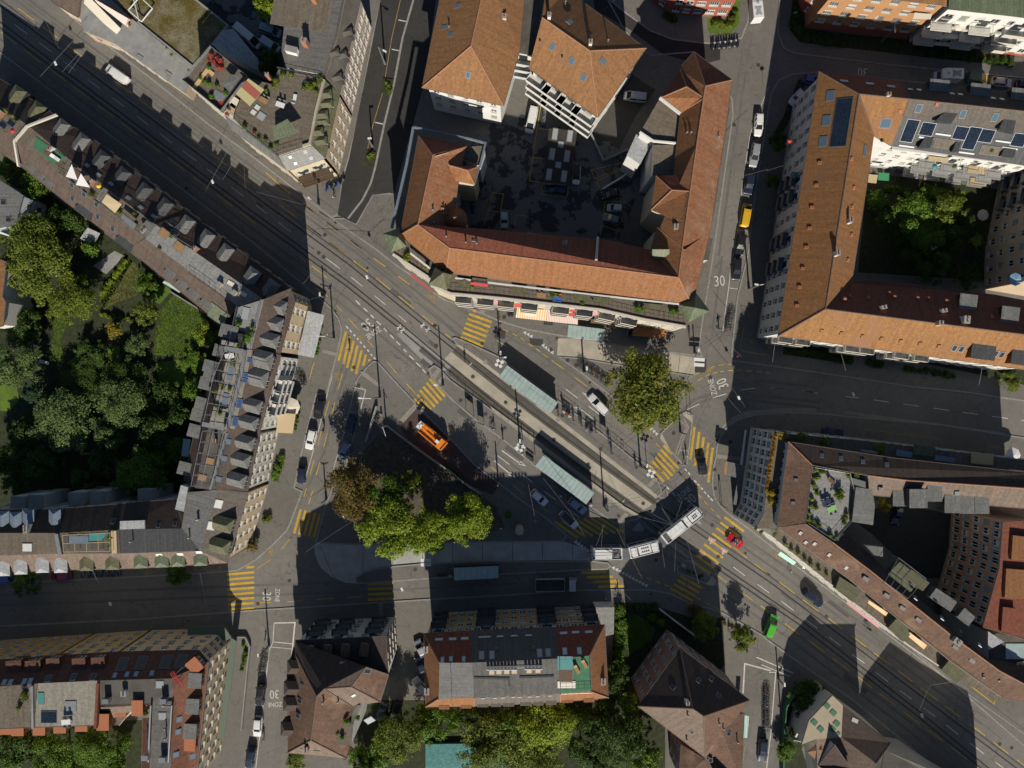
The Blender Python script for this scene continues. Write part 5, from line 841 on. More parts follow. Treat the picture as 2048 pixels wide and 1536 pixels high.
# lower left block
for lab, V, F, wl, wn in (
 ('ochre house with three maroon dormers at the left edge of the lower street', 'N a-300,1340,13.3 b107,1312,13.3 c75,1367,17 d-300,1392,17 e68,1455,17 f-300,1470,17', 'abcd:tile_maroon dcef:deck', 'ochre', 'ab'),  # left end stretched out of view so the street's shade goes on
 ('ochre house with white-paved roof terrace in the lower left block', 'N a107,1312,13.3 b233,1304,13.3 c200,1361,17 d75,1367,17 e195,1451,17 f68,1455,17', 'abcd:tile_maroon dcef:pavers', 'yellow', 'ab'),
 ('sand-coloured corner house with dark panels and red crane on the lower left roof', 'N a233,1304,13.3 b397,1300,13.3 c417,1324,13.3 d390,1580,13.3 e340,1580,17 f346,1375,17 g343,1357,17 h200,1361,17 i202,1410,17 j300,1408,17 k303,1440,17 l300,1580,17', 'abgh:tile_maroon bcg:tile_maroon cdefg:tile_rust hgfji:felt fjkle:membrane'.replace('hgfji', 'hgfji'), 'sand', 'ab')):
 o = Bld('street_house', lab, 'house', 'houses of the lower left block'); o.comp(V, F, wl, .35, win=[('ba', dict(w=1.3, h=1.7)), ('cb', dict(cols=2, w=.9)), ('dc', dict(w=1.1, h=1.7, mx=1))])
 if 'maroon' in lab: o.dormers('02 85,930 200,930', 2.6, 2.2, 1.2, 'tile_maroon', 'tile_maroon', 'flat'); o.skylights('02 28,1020 65,1020 148,1015 185,1012', .8, .9, 'p_steel'); o.railing(pts('N 0,1375 66,1370 66,1455', 17), 1, 'mid_metal'); o.parapet(pts('N 66,1370 68,1455', 17), .5, .5, 'concrete_grey', 'party_wall')
 elif 'white-paved' in lab: o.dormers('02 320,915 475,915 590,910', 2.2, 2.2, 1.2, 'tile_maroon', 'tile_maroon', 'flat'); o.skylights('02 290,1000 443,990 560,990', .9, 1.2, 'glass'); o.parapet(pts('N 198,1365 193,1455', 17), .5, .5, 'tile_red_and_shade', 'party_wall'); o.panels('02 295,1230', 3.0, 2.2, 'solar', 'roof_cover', 0); o.panels('02 425,1165', 2.2, 2.0, 'zinc', 'roof_hatch', 0); o.panels('02 248,1118', 1.2, 2.2, 'teal', 'roof_hatch', 0)
 else:
  o.panels('02 735,915 850,905 997,900 1088,897', 1.9, 2.6, 'sheet_dark', 'dark_roof_panel'); o.skylights('02 690,980 763,975 818,972 912,968 1190,888', .7, .9, 'p_steel'); o.dormers('02 1165,1010 1150,1165 1135,1315', 2.6, 2.6, 1.2, 'sheet_grey', 'tile_orange', 'flat'); o.dormers('02 1165,925 1132,1390', 2.4, 2.4, 1., 'terracotta', 'tile_orange', 'flat'); o.skylights('02 1075,1243 1068,1318 1055,1455 1155,1465', .9, .9, 'p_steel'); o.skylights('02 975,1225 960,1035', 1.4, 1.3, 'pale_dome', 0); o.chimneys('02 755,1080', .9, .9, .8, 'white'); o.vents('02 990,1100 990,1150 1000,1290 1000,1350', .12, .8)
  slab_on(o, pts('02 1385,755,4.2 1420,775,4.2 1345,1358,4.2 1308,1360,4.2'), 0, .12, 'shutter_green', 'green_canopy'); slab_on(o, pts('02 1125,690,4 1340,680,4 1390,755,4 1350,775,4 1290,740,4 1125,740,4'), 0, .12, 'shutter_green', 'green_canopy')
  mb = MB(o.loc); A = w2(px('02', 1030, 962), 19); Bq = w2(px('02', 1092, 1045), 19); dv = (Bq - A); nv = Vector((-dv.y, dv.x, 0)).normalized() * .35
  for sgn in (-1, 1): mb.tube(A + nv * sgn, Bq + nv * sgn, .07, 5)
  for k in range(9): c = A.lerp(Bq, k / 8); mb.tube(c - nv, c + nv, .05, 4); mb.tube(c - nv, A.lerp(Bq, min(1, (k + 1) / 8)) + nv, .04, 4)
  mb.tube(A.lerp(Bq, .5), A.lerp(Bq, .5) - Vector((0, 0, 2.2)), .1, 6); mb.build('crane_jib', ['red'], o.roof)
 if 'maroon' in lab: o.dormers('02 10,1310 85,1318', 2.0, 2.2, 1.0, 'terracotta', 'tile_orange', 'flat', TM(0), lift=-1)
 if 'white' in lab: o.dormers('02 215,1315 340,1302 470,1292 600,1285', 2.0, 2.2, 1.0, 'terracotta', 'tile_orange', 'flat', TM(0), lift=-1)
 if 'sand' in lab:
  o.comp('02 a605,1170,16.5 b605,1265,14 c715,1280,14 d790,1190,14 e900,1155,16.5', 'abcde:tile_taupe', 'offwhite', .2); o.dormers('02 725,1190 825,1185', 1.8, 2.0, 1.2, 'terracotta', 'tile_orange', 'flat', TM(0))
  o.comp('02 a900,1235,16 b855,1240,14 c850,1600,14 d900,1600,16', 'abcd:tile_maroon', 'offwhite', .2)
  mb = MB(o.loc)
  for t in ('02 905,1160 900,1240 890,1500', '02 1030,1160 1010,1500', '02 1025,1165 970,1165'): mb.path(pts(t, 17.6), .18, 6)
  for t in ('02 640,1130', '02 875,1470', '02 980,1480', '02 985,1130'): mb.box(p1(t, 17.7), (1.2, .9, 1.2))
  mb.build('air_duct', ['steel'], o.roof)
d_ = Bld('hip_house', 'house with dark brown hip roof, four small dormers and stained rear roof at bottom', 'house')
d_.comp('12 a235,770,13 b780,745,13 c795,975,13 d745,1140,13 e575,1165,14.2 f565,1410,13.5 g545,1480,12.5 h190,1445,12.5 i185,990,13 j240,860,14 k365,1105,19 l410,1060,19 m570,1048,17 n660,930,16.5 o330,1370,17.5', 'abcnmlkj:tile_dark ajkohi:tile_brown hgo:tile_taupe lmde:tile_taupe mncd:tile_brown klefgo:tile_brown', 'offwhite', .5, win=[('ba', dict(w=1.2, h=1.7)), ('cb', dict(cols=4))])  # dark north face, pale south gable: shade and sun put into tile colours
d_.skylights('12 357,935 525,927 N 739,1440', 1.5, 1.6, 'pale_dome'); d_.skylights('12 278,1022 263,1132 253,1222 665,1005 668,955 668,1050', .8, 1.3, 'glass'); d_.dormers('12 320,835 430,825 537,820 650,815', 1.5, 1.6, .9, 'tile_brown', 'tile_dark', 'gable'); d_.dormers('12 230,930 210,1055 205,1150 190,1300', 2.4, 2.4, 1.0, 'tile_dark', 'tile_dark', 'hip'); d_.panels('12 585,1100', .9, .7, 'white', 'skylight'); d_.vents('12 495,1130 405,1135'); d_.chimneys('12 310,1405', .7, .9, 1.4, 'brick'); d_.panels('12 285,1420 365,1433', 1.3, .6, 'sheet_green', 'skylight'); d_.balconies('ba', (.15, .55, .85), (3.2, 6.3, 9.4), 3.0, 1.2, 'offwhite', 'dark_metal'); d_.comp('12 a470,1260,14.6 b465,1395,14.6 c570,1400,14.6 d585,1270,14.6', 'abcd:deck', 'white', .02, roofname='terrace')
g7 = Bld('apartment_house', 'ochre apartment house with red, black and orange roofs and flat roof terraces at bottom centre', 'building')
g7.comp('J a40,345,13.7 b528,315,13.7 c1395,280,13.7 d1890,255,13.7 e1930,1000,13.7 f1440,1045,13.7 g552,1088,13.7 h60,1095,13.7 i200,645,18.6 j535,642,18.6 k1418,600,18.6 l1735,570,18.6 m1750,935,18.2 n1435,960,18.2 o555,1000,18.2 p190,1015,18.2', 'abji:tile_red_and_shade bckj:sheet_dark cdlk:tile_red_and_shade deml:tile_orange efnm:tile_orange fgon:tile_grey ghpo:tile_orange haip:tile_orange ijop:sheet_grey jkno:membrane klmn:green_deck', 'ochre', .5, win=[('ba', dict(cols=6, w=1.2, h=1.6)), ('cb', dict(cols=9, w=1.3, h=1.6)), ('dc', dict(cols=6, w=1.2, h=1.6))], base='trim')
g7.balconies('cb', (.1, .84), (3.4, 6.5, 9.5), 3.6, 1.6, 'concrete_grey', 'dark_metal'); g7.balconies('ba', (.78,), (3.4, 6.5, 9.5), 2.8, 1.4, 'concrete_grey', 'dark_metal'); g7.balconies('dc', (.2,), (3.4, 6.5, 9.5), 2.8, 1.4, 'concrete_grey', 'dark_metal')
g7.skylights('J 230,612 318,605 448,605', .6, 1.0, 'p_steel'); g7.skylights('J 630,568 737,565 1225,545 1312,540', .9, 1.6, 'pale_dome'); g7.skylights('J 1483,527 1632,522', .8, 1.4, 'p_steel'); g7.skylights('J 195,405 335,400 458,395 1470,340 1592,332 1728,328', 1.4, .5, 'white'); g7.skylights('J 633,382 690,379 820,374 965,369 1113,363', 1.2, .3, 'white'); g7.vents('J 780,492 1160,482', .22, .4); g7.skylights('J 645,1005 768,1000 850,997 953,990 1020,990 1122,987 1205,983 1330,977', .7, .7, 'pale_dome'); g7.skylights('J 1780,715', .8, 1.0, 'glass'); g7.chimneys('J 75,915 1870,815 65,490', .8, 1.2, 1.0, 'brick')
for t in ('J 195,1080 300,1078 300,1122 195,1120', 'J 418,1072 528,1070 528,1112 418,1110', 'J 590,1050 705,1048 700,1098 588,1098', 'J 725,1048 830,1045 830,1095 725,1095', 'J 848,1042 965,1040 965,1092 850,1092', 'J 1025,1038 1142,1035 1142,1085 1028,1085', 'J 1162,1035 1265,1030 1265,1080 1165,1080', 'J 1285,1030 1398,1025 1398,1075 1288,1078', 'J 1450,1005 1567,1000 1565,1052 1452,1055', 'J 1675,1000 1785,998 1788,1045 1678,1050'): slab_on(g7, pts(t, 14.6), 0, 1.6, 'tile_orange' if '195' in t or '418' in t or '1450' in t or '1675' in t else 'tile_grey', 'dormer_roof', g7.roof)
for t, z in (('J 555,790 910,800 915,885', 18.3), ('J 1018,785 1370,775', 18.3)): g7.parapet(pts(t, z), .25, .35, 'sheet_dark', 'roof_step')
mb = MB(g7.loc)
for k in range(9): c = w2(px('J', 700 + k * 35, 692), 18.6); mb.box(c + Vector((0, 0, .7)), (.5, .12, 1.1)); mb.tube(c, c + Vector((0, .5, .8)), .03, 4)
for k in range(5): c = w2(px('J', 1085 + k * 38, 686), 18.6); mb.box(c + Vector((0, 0, .7)), (.5, .12, 1.1)); mb.tube(c, c + Vector((0, .5, .8)), .03, 4)
mb.tube(w2(px('J', 680, 705), 18.8), w2(px('J', 1250, 688), 18.8), .05, 5); mb.build('roof_sign_panels', ['white_c'], g7.roof)  # blank upright panels standing in for the rooftop sign letters
g7.panels('J 735,742 808,738 888,735 965,733 1118,728 1208,725', 1.0, .8, 'tan_c', 'roof_pad', 0); g7.panels('J 1500,865', 3.4, 1.4, 'cream_c', 'sofa_cover', 0); g7.panels('J 1495,770', 2.6, 2.6, 'wood_dark', 'pergola_roof', 0); g7.panels('J 1485,645', 2.8, 2.6, 'teal', 'roof_light', 0); g7.railing(pts('J 1430,590 1735,575 1750,930 1440,940', 18.4), 1., 'steel', 1.2, closed=True); g7.railing(pts('J 315,660 330,1010', 18.4), 1., 'steel', 1.2); g7.panels('J 1610,720', .1, .1)
g7.comp('J a1790,75,4 b1800,200,4 c1900,370,4 d1985,350,4 e1990,75,4', 'abcde:deck_grey', 'offwhite', .02, roofname='annex_roof')
k8 = Bld('pink_house', 'rose-walled house with big brown pyramid roof at bottom right', 'house'); k8.comp('22 a1010,815,13 d755,1165,13 c1160,1475,13 b1425,1130,13 e1150,1225,18 f1085,1180,18', 'daf:tile_dark abef:tile_dark dfec:tile_taupe bce:tile_brown', 'rose', .55, win=[('da', dict(cols=5, w=1.0, h=1.6)), ('ad', dict(cols=5, w=1.0, h=1.6)), ('ba', dict(cols=6, w=1.0, h=1.6))])  # sunless faces dark, sunlit ones taupe and brown: light painted into one roof
k8.comp('22 a1170,1478,12 b1240,1250,14 c1395,1205,12 d1375,1620,12 e1245,1620,14.5', 'abcde:tile_brown', 'rose', .2); k8.comp('22 a1015,1395,10 b1160,1482,12.6 c1245,1620,12.6 d1000,1620,10', 'abcd:tile_brown', 'rose', .3, win=[('ad', dict(w=1.))]); k8.skylights('22 1118,1010 1237,1100 965,1050 1195,1000 1300,1330 1190,1490 1080,1320', .7, .8, 'glass'); k8.chimneys('22 1045,1130', .6, .6, 1.3, 'white'); k8.vents('22 1050,1210 1240,1260 1350,1370 1045,1355 1265,1290'); slab_on(k8, pts('22 1395,1220,4 1422,1225,4 1412,1355,4 1388,1355,4'), 0, .05, 'aw_teal', 'awning')
h9 = Bld('hillside_house', 'small house with beige roof plane with green skylights at the lower right', 'house'); h9.comp('32 a385,1100,8 b450,1160,8 c440,1350,8 d290,1365,8 e200,1400,8 f245,1250,8 g740,1385,11.4 h650,1510,11.4 i560,1640,10 j300,1640,6', 'abcdef:beige_roof bghc:tile_dark chijd:tile_taupe', 'offwhite', .2)  # lower roof's paler tile carries its sunlit tone
h9.panels('32 352,1163 390,1205 276,1262 314,1303 385,1303 410,1270', 1.0, 1.2, 'green_deck', 'green_skylight'); h9.panels('32 422,1328', .6, .6, 'green_deck', 'green_skylight'); h9.comp('32 a240,1440,6 b290,1490,6 c330,1425,8.2 d285,1400,7', 'abcd:tile_orange', 'offwhite', .1); h9.comp('32 a300,1520,7 b420,1620,10 c500,1540,10 d400,1395,10', 'abcd:tile_dark', 'offwhite', .1); h9.panels('32 522,1250', .9, 1.2, 'white', 'skylight')  # dark tile on the last small roof stands for its shade
h9b = Bld('flat_house', 'flat-roofed house cut by the bottom edge beside the wide shaded tram road', 'house'); h9b.comp('N a1770,1500,7 b1861,1538,12 c1926,1583,12 d2029,1643,12 e2044,1697,12 f1900,1800,12 g1740,1640,7', 'abcdefg:felt', 'greywall', .1)
# south-east block
s_ = Bld('white_corner_block', 'white five-storey corner block with orange flower boxes and brown attic roof at right', 'building')
s_.comp('F a1380,15,14 b1260,870,14 c1185,1005,14 d1402,1012,14 e1528,100,14', 'abcde:deck', 'white', .02, win=[('ab', dict(cols=9, rows=4, w=1.25, h=1.7, sill=2.2)), ('bc', dict(cols=2, w=1.0, h=1.7))], roofname='terrace')
s_.comp('K a395,120,16.6 b275,995,16.6 c570,950,18 d640,360,18 e1500,290,16.6 f3000,450,16.6 g1205,465,18 h1610,515,18 i3000,610,18 j3000,820,16 k1215,665,16', 'abcd:tile_brown adghife:tile_dark ghijk:tile_taupe', 'bluegrey', .25, win=[('ab', dict(cols=9, rows=5, w=1.1, h=1.4))])  # dark north plane, paler sunlit planes: light and shade sit in the colour
s_.comp('32 a60,92,16.6 b490,405,16.6 c1090,890,16.6 d1400,1110,16.6 e1570,1150,16.6 f1570,1050,18 g1385,950,18 h1100,740,18 i605,345,18 j385,180,18 k225,70,18 n1570,930,15.5 m1320,880,15.5 l730,420,15.5 o470,130,15.5', 'abcdefghijk:tile_brown jihgfnmlo:tile_dark', 'bluegrey', .25)  # far side of the ridge is darker tile, its shade painted in
s_.comp('K a640,375,17.2 b575,945,17.2 c850,1120,17.2 d1035,905,17.2 e1065,700,17.2 f1000,440,17.2', 'abcdef:deck_grey', 'bluegrey', .05, roofname='roof_deck'); s_.comp('K a1085,585,18.8 b1045,940,18.4 c1260,975,18.4 d1280,775,18.6 e1250,610,18.8', 'abcde:sheet_grey', 'sheet_dark', .05, roofname='plant_room_roof')
s_.comp('K a250,10,14 b390,115,14 c1500,285,14 d3000,440,14 e3000,330,14 f1060,95,14 g380,35,14', 'abcdefg:deck', 'white', .02, roofname='terrace', win=[('gf', dict(w=1.2)), ('fe', dict(w=1.3, h=1.8)), ('ef', dict(w=1.3, h=1.8)), ('fg', dict(w=1.2))])
s_.comp('32 a30,150,13.5 b400,450,13.5 c520,545,13.5 d850,800,13.5 e1180,1025,13.5 f1370,1135,13.5 g1460,1150,13.5 h1400,1105,13.5 i1090,885,13.5 j490,400,13.5 k60,95,13.5', 'abcdefghijk:deck', 'offwhite', .02, roofname='terrace', win=[('ab', dict(w=1.4, h=1.9)), ('bc', dict(w=1.2)), ('cd', dict(w=1.4, h=1.9)), ('de', dict(w=1.4, h=1.9))])
for t in ('32 405,460 430,388 562,470 515,545', '32 722,693 772,640 875,715 812,780', '32 1042,945 1095,880 1200,960 1135,1028'): slab_on(s_, pts(t, 15), 0, 1.2, 'sheet_olive', 'bay_roof')
for t in ('32 605,530,15.4 720,605,15.4 705,625,14.2 600,548,14.2', '32 850,722,15.4 955,800,15.4 935,825,14.2 840,745,14.2'): slab_on(s_, pts(t), 0, .04, 'aw_salmon', 'awning')
slab_on(s_, pts('F 1440,1245,3.4 1600,1355,3.4 1570,1385,2.8 1412,1278,2.8'), 0, .04, 'aw_teal', 'awning'); slab_on(s_, pts('F 1690,1380,3.4 1715,1395,3.4 1685,1425,2.8 1660,1415,2.8'), 0, .04, 'aw_teal', 'awning'); slab_on(s_, pts('32 475,535,3.4 675,685,3.4 660,695,3.0 470,548,3.0'), 0, .1, 'pink', 'shop_canopy')
slab_on(s_, pts('F 870,320,4 905,325,4 1075,365,4 1045,505,4 860,455,4'), 0, .25, 'sheet_grey', 'entrance_canopy'); slab_on(s_, pts('F 1075,0,4 1090,0,4 1050,360,4 1025,350,4'), 0, .1, 'white', 'canopy_edge'); slab_on(s_, pts('F 868,322,4.3 900,325,4.3 885,460,4.3 855,452,4.3'), 0, .1, 'wood', 'canopy_edge'); slab_on(s_, pts('F 1000,500,4 1030,505,4 985,770,4 955,760,4'), 0, .1, 'sheet_grey', 'canopy_edge')
s_.hatches('K 465,510 435,745 510,1055 565,1150 655,1165 805,1278 980,1410', 'mid_metal'); s_.skylights('K 735,262 930,288 1155,325 1400,355', .6, .7, 'glass_blue'); s_.chimneys('32 575,395 700,495 795,570 890,640 1110,805 1210,885', 1.0, .5, .7, 'white', TM(-35), 0); s_.skylights('32 598,412 735,518 852,608 978,712', .8, .8, 'pale_dome', TM(-38)); s_.skylights('32 883,515 1042,635 1155,718 1268,795', .6, .8, 'pale_dome'); s_.chimneys('32 1115,765', 1.4, 1.0, 1.2, 'concrete_grey', TM(-38)); s_.vents('32 1278,980 1370,1000'); s_.dormers('31 900,1465 1110,1495 1200,1500 800,1455', 3.0, 2.6, 1.2, 'sheet_grey', 'sheet_dark', 'flat', 0); s_.dormers('31 998,1420 N 1963,1010', 2.4, 3.0, 1.4, 'sheet_grey', 'sheet_dark', 'flat', 0); s_.chimneys('31 1125,1422 670,1395', .8, .6, .5, 'white', 0, 0)
for t in ('32 970,510,16.5 1010,455,16.5 1135,540,16.5 1095,600,16.5', '32 1135,630,16.5 1180,575,16.5 1245,630,16.5 1205,685,16.5', '32 705,390,16.8 790,300,16.8 930,390,16.8 840,500,16.8', '32 880,440,16.6 920,390,16.6 970,425,16.6 930,475,16.6', '32 590,200,16.5 690,210,16.5 690,270,16.5 640,260,16.5'): slab_on(s_, pts(t), 0, 1.4, 'sheet_olive' if '880' in t or '705' in t else 'sheet_grey', 'dormer_roof')
pergola(s_, '32 785,275 950,400 840,520 700,420', 18.6, 4, 'steel'); s_.railing(pts('K 645,380 1000,440 1065,700', 17.3), 1., 'white', 1.2); s_.railing(pts('K 575,945 850,1120 1035,905', 17.3), 1., 'zinc', 1.2); s_.railing(pts('K 250,10 390,40 1060,95', 14.2), 1., 'zinc', 1.2)
for t, m in (('K 1500,200 1665,225 1660,280 1500,265', 'zinc_blue'), ('K 1680,145 1900,180 1895,275 1672,250', 'sheet_olive'), ('K 1895,255 2100,285 2100,335 1890,310', 'zinc_blue'), ('31 1225,1180 1355,1195 1350,1255 1222,1245', 'wood_light'), ('K 1140,195 1315,220 1312,245 1140,220', 'zinc')): slab_on(s_, pts(t, 14.6), 0, .3, m, 'balcony_roof')
for k in range(11): slab_on(s_, pts('31 %d,%d %d,%d %d,%d %d,%d' % tuple(v for dx, dy in ((0, 0), (28, 4), (26, 42), (-2, 38)) for v in (680 + k * 52 + (160 if k > 4 else 0) + dx, 1112 + (k * 52 + (160 if k > 4 else 0)) * .13 + dy)), 13.2), 0, .2, 'tan_c', 'balcony_panel')
pc = Bld('peach_house', 'peach-walled house with red bay roofs at the right edge', 'house'); pc.comp('32 a1410,60,16 b1390,330,16 c1290,690,16 d1800,840,16 e1800,40,16', 'abcde:tile_red_and_shade', 'peach', .1, win=[('ab', dict(cols=5, w=1.2, h=1.9)), ('bc', dict(cols=6, w=1.2, h=1.9))])
for t, m in (('32 1470,140 1560,150 1560,290 1460,285', 'tile_orange'), ('32 1430,340 1560,350 1560,525 1420,515', 'tile_orange'), ('32 1410,570 1490,580 1480,725 1400,715', 'tile_red_and_shade')): slab_on(pc, pts(t, 16.8), 0, 1.0, m, 'bay_roof', pc.roof)
rt = Bld('terrace_house', 'house with cluttered roof terrace and wooden benches at the right edge', 'house'); rt.comp('32 a1320,720,15 b1330,880,15 c1600,1080,15 d1600,760,15', 'abcd:felt', 'offwhite', .05, roofname='roof_terrace'); slab_on(rt, pts('32 1320,715 1415,780 1320,830', 16), 0, .06, 'sheet_white', 'canopy_roof'); rt.panels('32 1510,835', 5.5, 3.0, 'shelter_glass', 'glass_roof', 0)
# chimneys, vents and hatches among the western roof terraces
l1.chimneys('00 15,690', .6, 1.2, 1.2, 'brick', TM(-37)); l2.chimneys('00 320,900', .6, 1.0, 1.1, 'offwhite', TM(-37)); l3.chimneys('00 560,1100 880,1390', .6, 1.2, 1.2, 'brick', TM(-37)); l4.chimneys('00 1180,1500', .6, 1.2, 1.2, 'brick', TM(-37)); l4.chimneys('W 420,70 620,180', .7, .9, .7, 'tan_c', TM(-37), 0)
l4.panels('00 985,1400 1075,1480', 2.0, 1.6, 'wood', 'deck_box', TM(-37)); l4.panels('W 730,190 560,50', 1.6, .9, 'cream_c', 'sun_cover', TM(-30)); l3.panels('00 700,1230 470,1050', 2.2, 1.2, 'wood_dark', 'deck_box', TM(-37)); l2.panels('00 285,915 360,985', 1.6, 1.2, 'wood_dark', 'deck_box', TM(-37)); l1.panels('00 20,750 70,740', 1.6, 1.2, 'solar', 'deck_box', TM(-37))
c6.panels('01 1385,700 1350,870 1290,820', 1.1, 3.0, 'zinc_blue', 'roof_light', TM(-12)); c7.panels('01 1215,1330 1260,1230', 1.6, 1.2, 'wood', 'deck_box', TM(-12)); c7.chimneys('01 1300,1110', .5, .8, 1.0, 'wood', 0); c6.chimneys('01 1365,1035', .6, 1.6, 1.2, 'brick', TM(-12)); c8.vents('02 1195,40 1140,150'); s_.chimneys('K 1330,600', .5, .4, .6, 'white', 0, 0); c5.panels('W 690,740 700,860', 2.0, 1.4, 'dark_metal', 'deck_box', TM(-12))
moss.panels('00 840,340 1010,440', 1.4, .6, 'slab', 'roof_pad', TM(-35)); pl = MB(moss.loc)
for t in ('00 770,60,6.2 850,130,6.2 915,50,6.2 840,-20,6.2 770,60,6.2', '00 835,125,6.2 800,-10,6.2'): pl.path(pts(t), .12, 5)
pl.build('antenna_frame', ['white_c'], moss.roof)
# ------------------------------------------------------------------ gardens and plants
sheet('garden', pts('N -40,300 45,345 130,410 255,500 440,655 440,700 388,862 368,960 345,1000 -40,1020'), KZ + .014, 'soil')
GZ = KZ + .03
for t, m in (('01 1050,225 1245,350 1195,560 1100,610 925,590 935,470 970,320', 'lawn'), ('01 265,325 420,365 365,500 395,640 300,625 330,450', 'lawn'), ('01 610,240 770,5 830,60 820,240 700,280 610,330', 'lawn_dry'), ('01 600,250 760,5 800,30 670,250 620,320', 'lawn'), ('01 895,255 985,165 1030,210 960,290', 'lawn'), ('01 560,540 720,540 720,640 480,700 400,640', 'lawn'), ('01 0,780 90,740 120,860 60,930 0,930', 'lawn'), ('01 940,640 1100,620 1120,760 960,820', 'lawn')): lay('lawn', t, m, GZ)
lay('garden_path', '01 640,110 750,0 690,-30 560,60', 'concrete_grey', GZ); lay('garden_path', '01 60,130 90,60 110,200 60,420 40,420', 'concrete_grey', GZ)
sheet('garden', pts('N -40,1455 200,1440 300,1440 295,1570 -40,1570'), KZ + .02, 'soil'); sheet('garden', pts('N 715,1400 850,1400 1225,1400 1225,1205 1290,1205 1400,1240 1445,1235 1450,1330 1330,1420 1330,1570 715,1570'), KZ + .014, 'soil'); lay('lawn', '22 690,600 760,620 860,700 840,760 700,860 680,750', 'lawn', KZ + .02)
sheet('garden', pts('N 1735,345 2080,390 2080,600 1960,560 1715,545'), KZ + .02, 'soil'); lay('lawn', '30 690,1110 860,1140 850,1165 690,1150', 'lawn', GZ); lay('lawn', '30 930,1100 1090,1140 1080,1180 925,1185', 'lawn', GZ); lay('lawn', '30 1120,1150 1180,1150 1180,1200 1120,1195', 'lawn', GZ)
sheet('garden', pts('31 90,590 500,650 520,560 1400,740 1560,780 1560,690 500,500 90,540'), KZ + .02, 'soil'); sheet('garden', pts('30 30,880 110,760 230,480 180,480 90,700 0,860'), KZ + .02, 'soil'); sheet('garden', pts('30 145,0 215,0 220,170 490,205 830,240 1480,310 1470,400 940,345 470,290 190,255 130,180'), KZ + .02, 'soil'); sheet('garden', pts('20 1165,110 1290,115 1340,0 1370,0 1360,150 1300,210 1180,200'), KZ + .02, 'lawn')
sheet('garden', pts('32 100,1150 160,1070 260,1040 350,1080 440,1160 250,1300 200,1420 260,1600 60,1600 75,1300'), KZ + .02, 'soil')
PARK = sheet('garden', pts('N 774,851 815,880 854,912 900,945 937,973 963,989 995,1015 1010,1055 960,1072 800,1078 700,1000 690,940 735,893'), KZ + .02, 'soil_brown')
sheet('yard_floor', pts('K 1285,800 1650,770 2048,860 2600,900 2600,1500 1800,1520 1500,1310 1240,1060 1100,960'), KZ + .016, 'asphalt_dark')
def crown_mesh(seed, nl, leaf, lobes=16, spread=.66, lr=(.2, .4), flat=.75):
 r = random.Random(seed); V = []; F = []; C = []
 for i in range(lobes):
  a = r.uniform(0, 6.283); d = math.sqrt(r.random()) * spread; z = r.uniform(-.5, .6) * (1.15 - d); C.append((d * math.cos(a), d * math.sin(a), z, r.uniform(*lr)))
 for i in range(lobes):                                     # thin outer sprays
  a = r.uniform(0, 6.283); d = r.uniform(.62, .95); C.append((d * math.cos(a), d * math.sin(a), r.uniform(-.35, .25), r.uniform(.07, .16)))
 wts = [c[3] ** 2 for c in C]
 for cx, cy, cz, R_ in r.choices(C, wts, k=nl):
  u = r.uniform(-1, 1); a = r.uniform(0, 6.283); s = math.sqrt(1 - u * u); k = R_ * (r.random() ** .4) * (1.25 if r.random() < .08 else 1)
  p = Vector((cx + k * s * math.cos(a), cy + k * s * math.sin(a), (cz + k * u * flat)))
  n = Vector((s * math.cos(a) + r.gauss(0, .6), s * math.sin(a) + r.gauss(0, .6), u + .5 + r.gauss(0, .6)))
  n = n.normalized() if n.length > .01 else Vector((0, 0, 1)); e = n.orthogonal().normalized(); e = Matrix.Rotation(r.uniform(0, 6.28), 3, n) @ e; f = n.cross(e); L = leaf * r.uniform(.6, 1.4); b = len(V)
  V += [p - e * L, p + f * L * .55 + n * L * .12, p + e * L, p - f * L * .55 + n * L * .12]; F.append((b, b + 1, b + 2, b + 3))
 me = bpy.data.meshes.new('crown'); me.from_pydata([tuple(v) for v in V], [], F); me.materials.append(M('leaf_green')); return me
BIG = [crown_mesh(s, 12500, .034, 30) for s in (1, 2, 3)]; MEDI = [crown_mesh(s, 4600, .055, 20) for s in (11, 12, 13)]; SML = [crown_mesh(s, 1000, .105, 12, .55, (.3, .5)) for s in (21, 22, 23)]; TINY = [crown_mesh(s, 260, .2, 6, .5, (.45, .6)) for s in (31, 32)]
def conifer_mesh(seed):
 r = random.Random(seed); V = []; F = []
 for lv in range(16):
  z = 1 - lv / 15 * 2; rad_ = .12 + .88 * lv / 15
  for k in range(14):
   a = r.uniform(0, 6.283)
   for j in range(16):
    t = j / 15 * rad_; p = Vector((t * math.cos(a), t * math.sin(a), z - t * .35)); n = Vector((r.gauss(0, .5), r.gauss(0, .5), 1)).normalized(); e = Vector((math.cos(a + r.gauss(0, .6)), math.sin(a + r.gauss(0, .6)), 0)); f = n.cross(e); L = .075; b = len(V)
    V += [p - e * L, p + f * L * .4, p + e * L, p - f * L * .4]; F.append((b, b + 1, b + 2, b + 3))
 me = bpy.data.meshes.new('crown'); me.from_pydata([tuple(v) for v in V], [], F); me.materials.append(M('needle')); return me
CONI = conifer_mesh(5)
tk = MB(); tk.tube((0, 0, 0), (.02, .01, .55), .05, 8, r2=.036); tk.tube((.02, .01, .55), (0, 0, .95), .036, 7, r2=.012)
for k in range(6): a = k * 1.05; tk.tube((.015, .01, .45 + .05 * k), (.3 * math.cos(a), .3 * math.sin(a), .7 + .04 * k), .022, 6, r2=.006)
TRUNK = tk.mesh('trunk', ['bark'])
def omat(o, *ms):
 for i, m in enumerate(ms):
  if m: o.material_slots[i].link = 'OBJECT'; o.material_slots[i].material = M(m)
 return o
_ti = 0
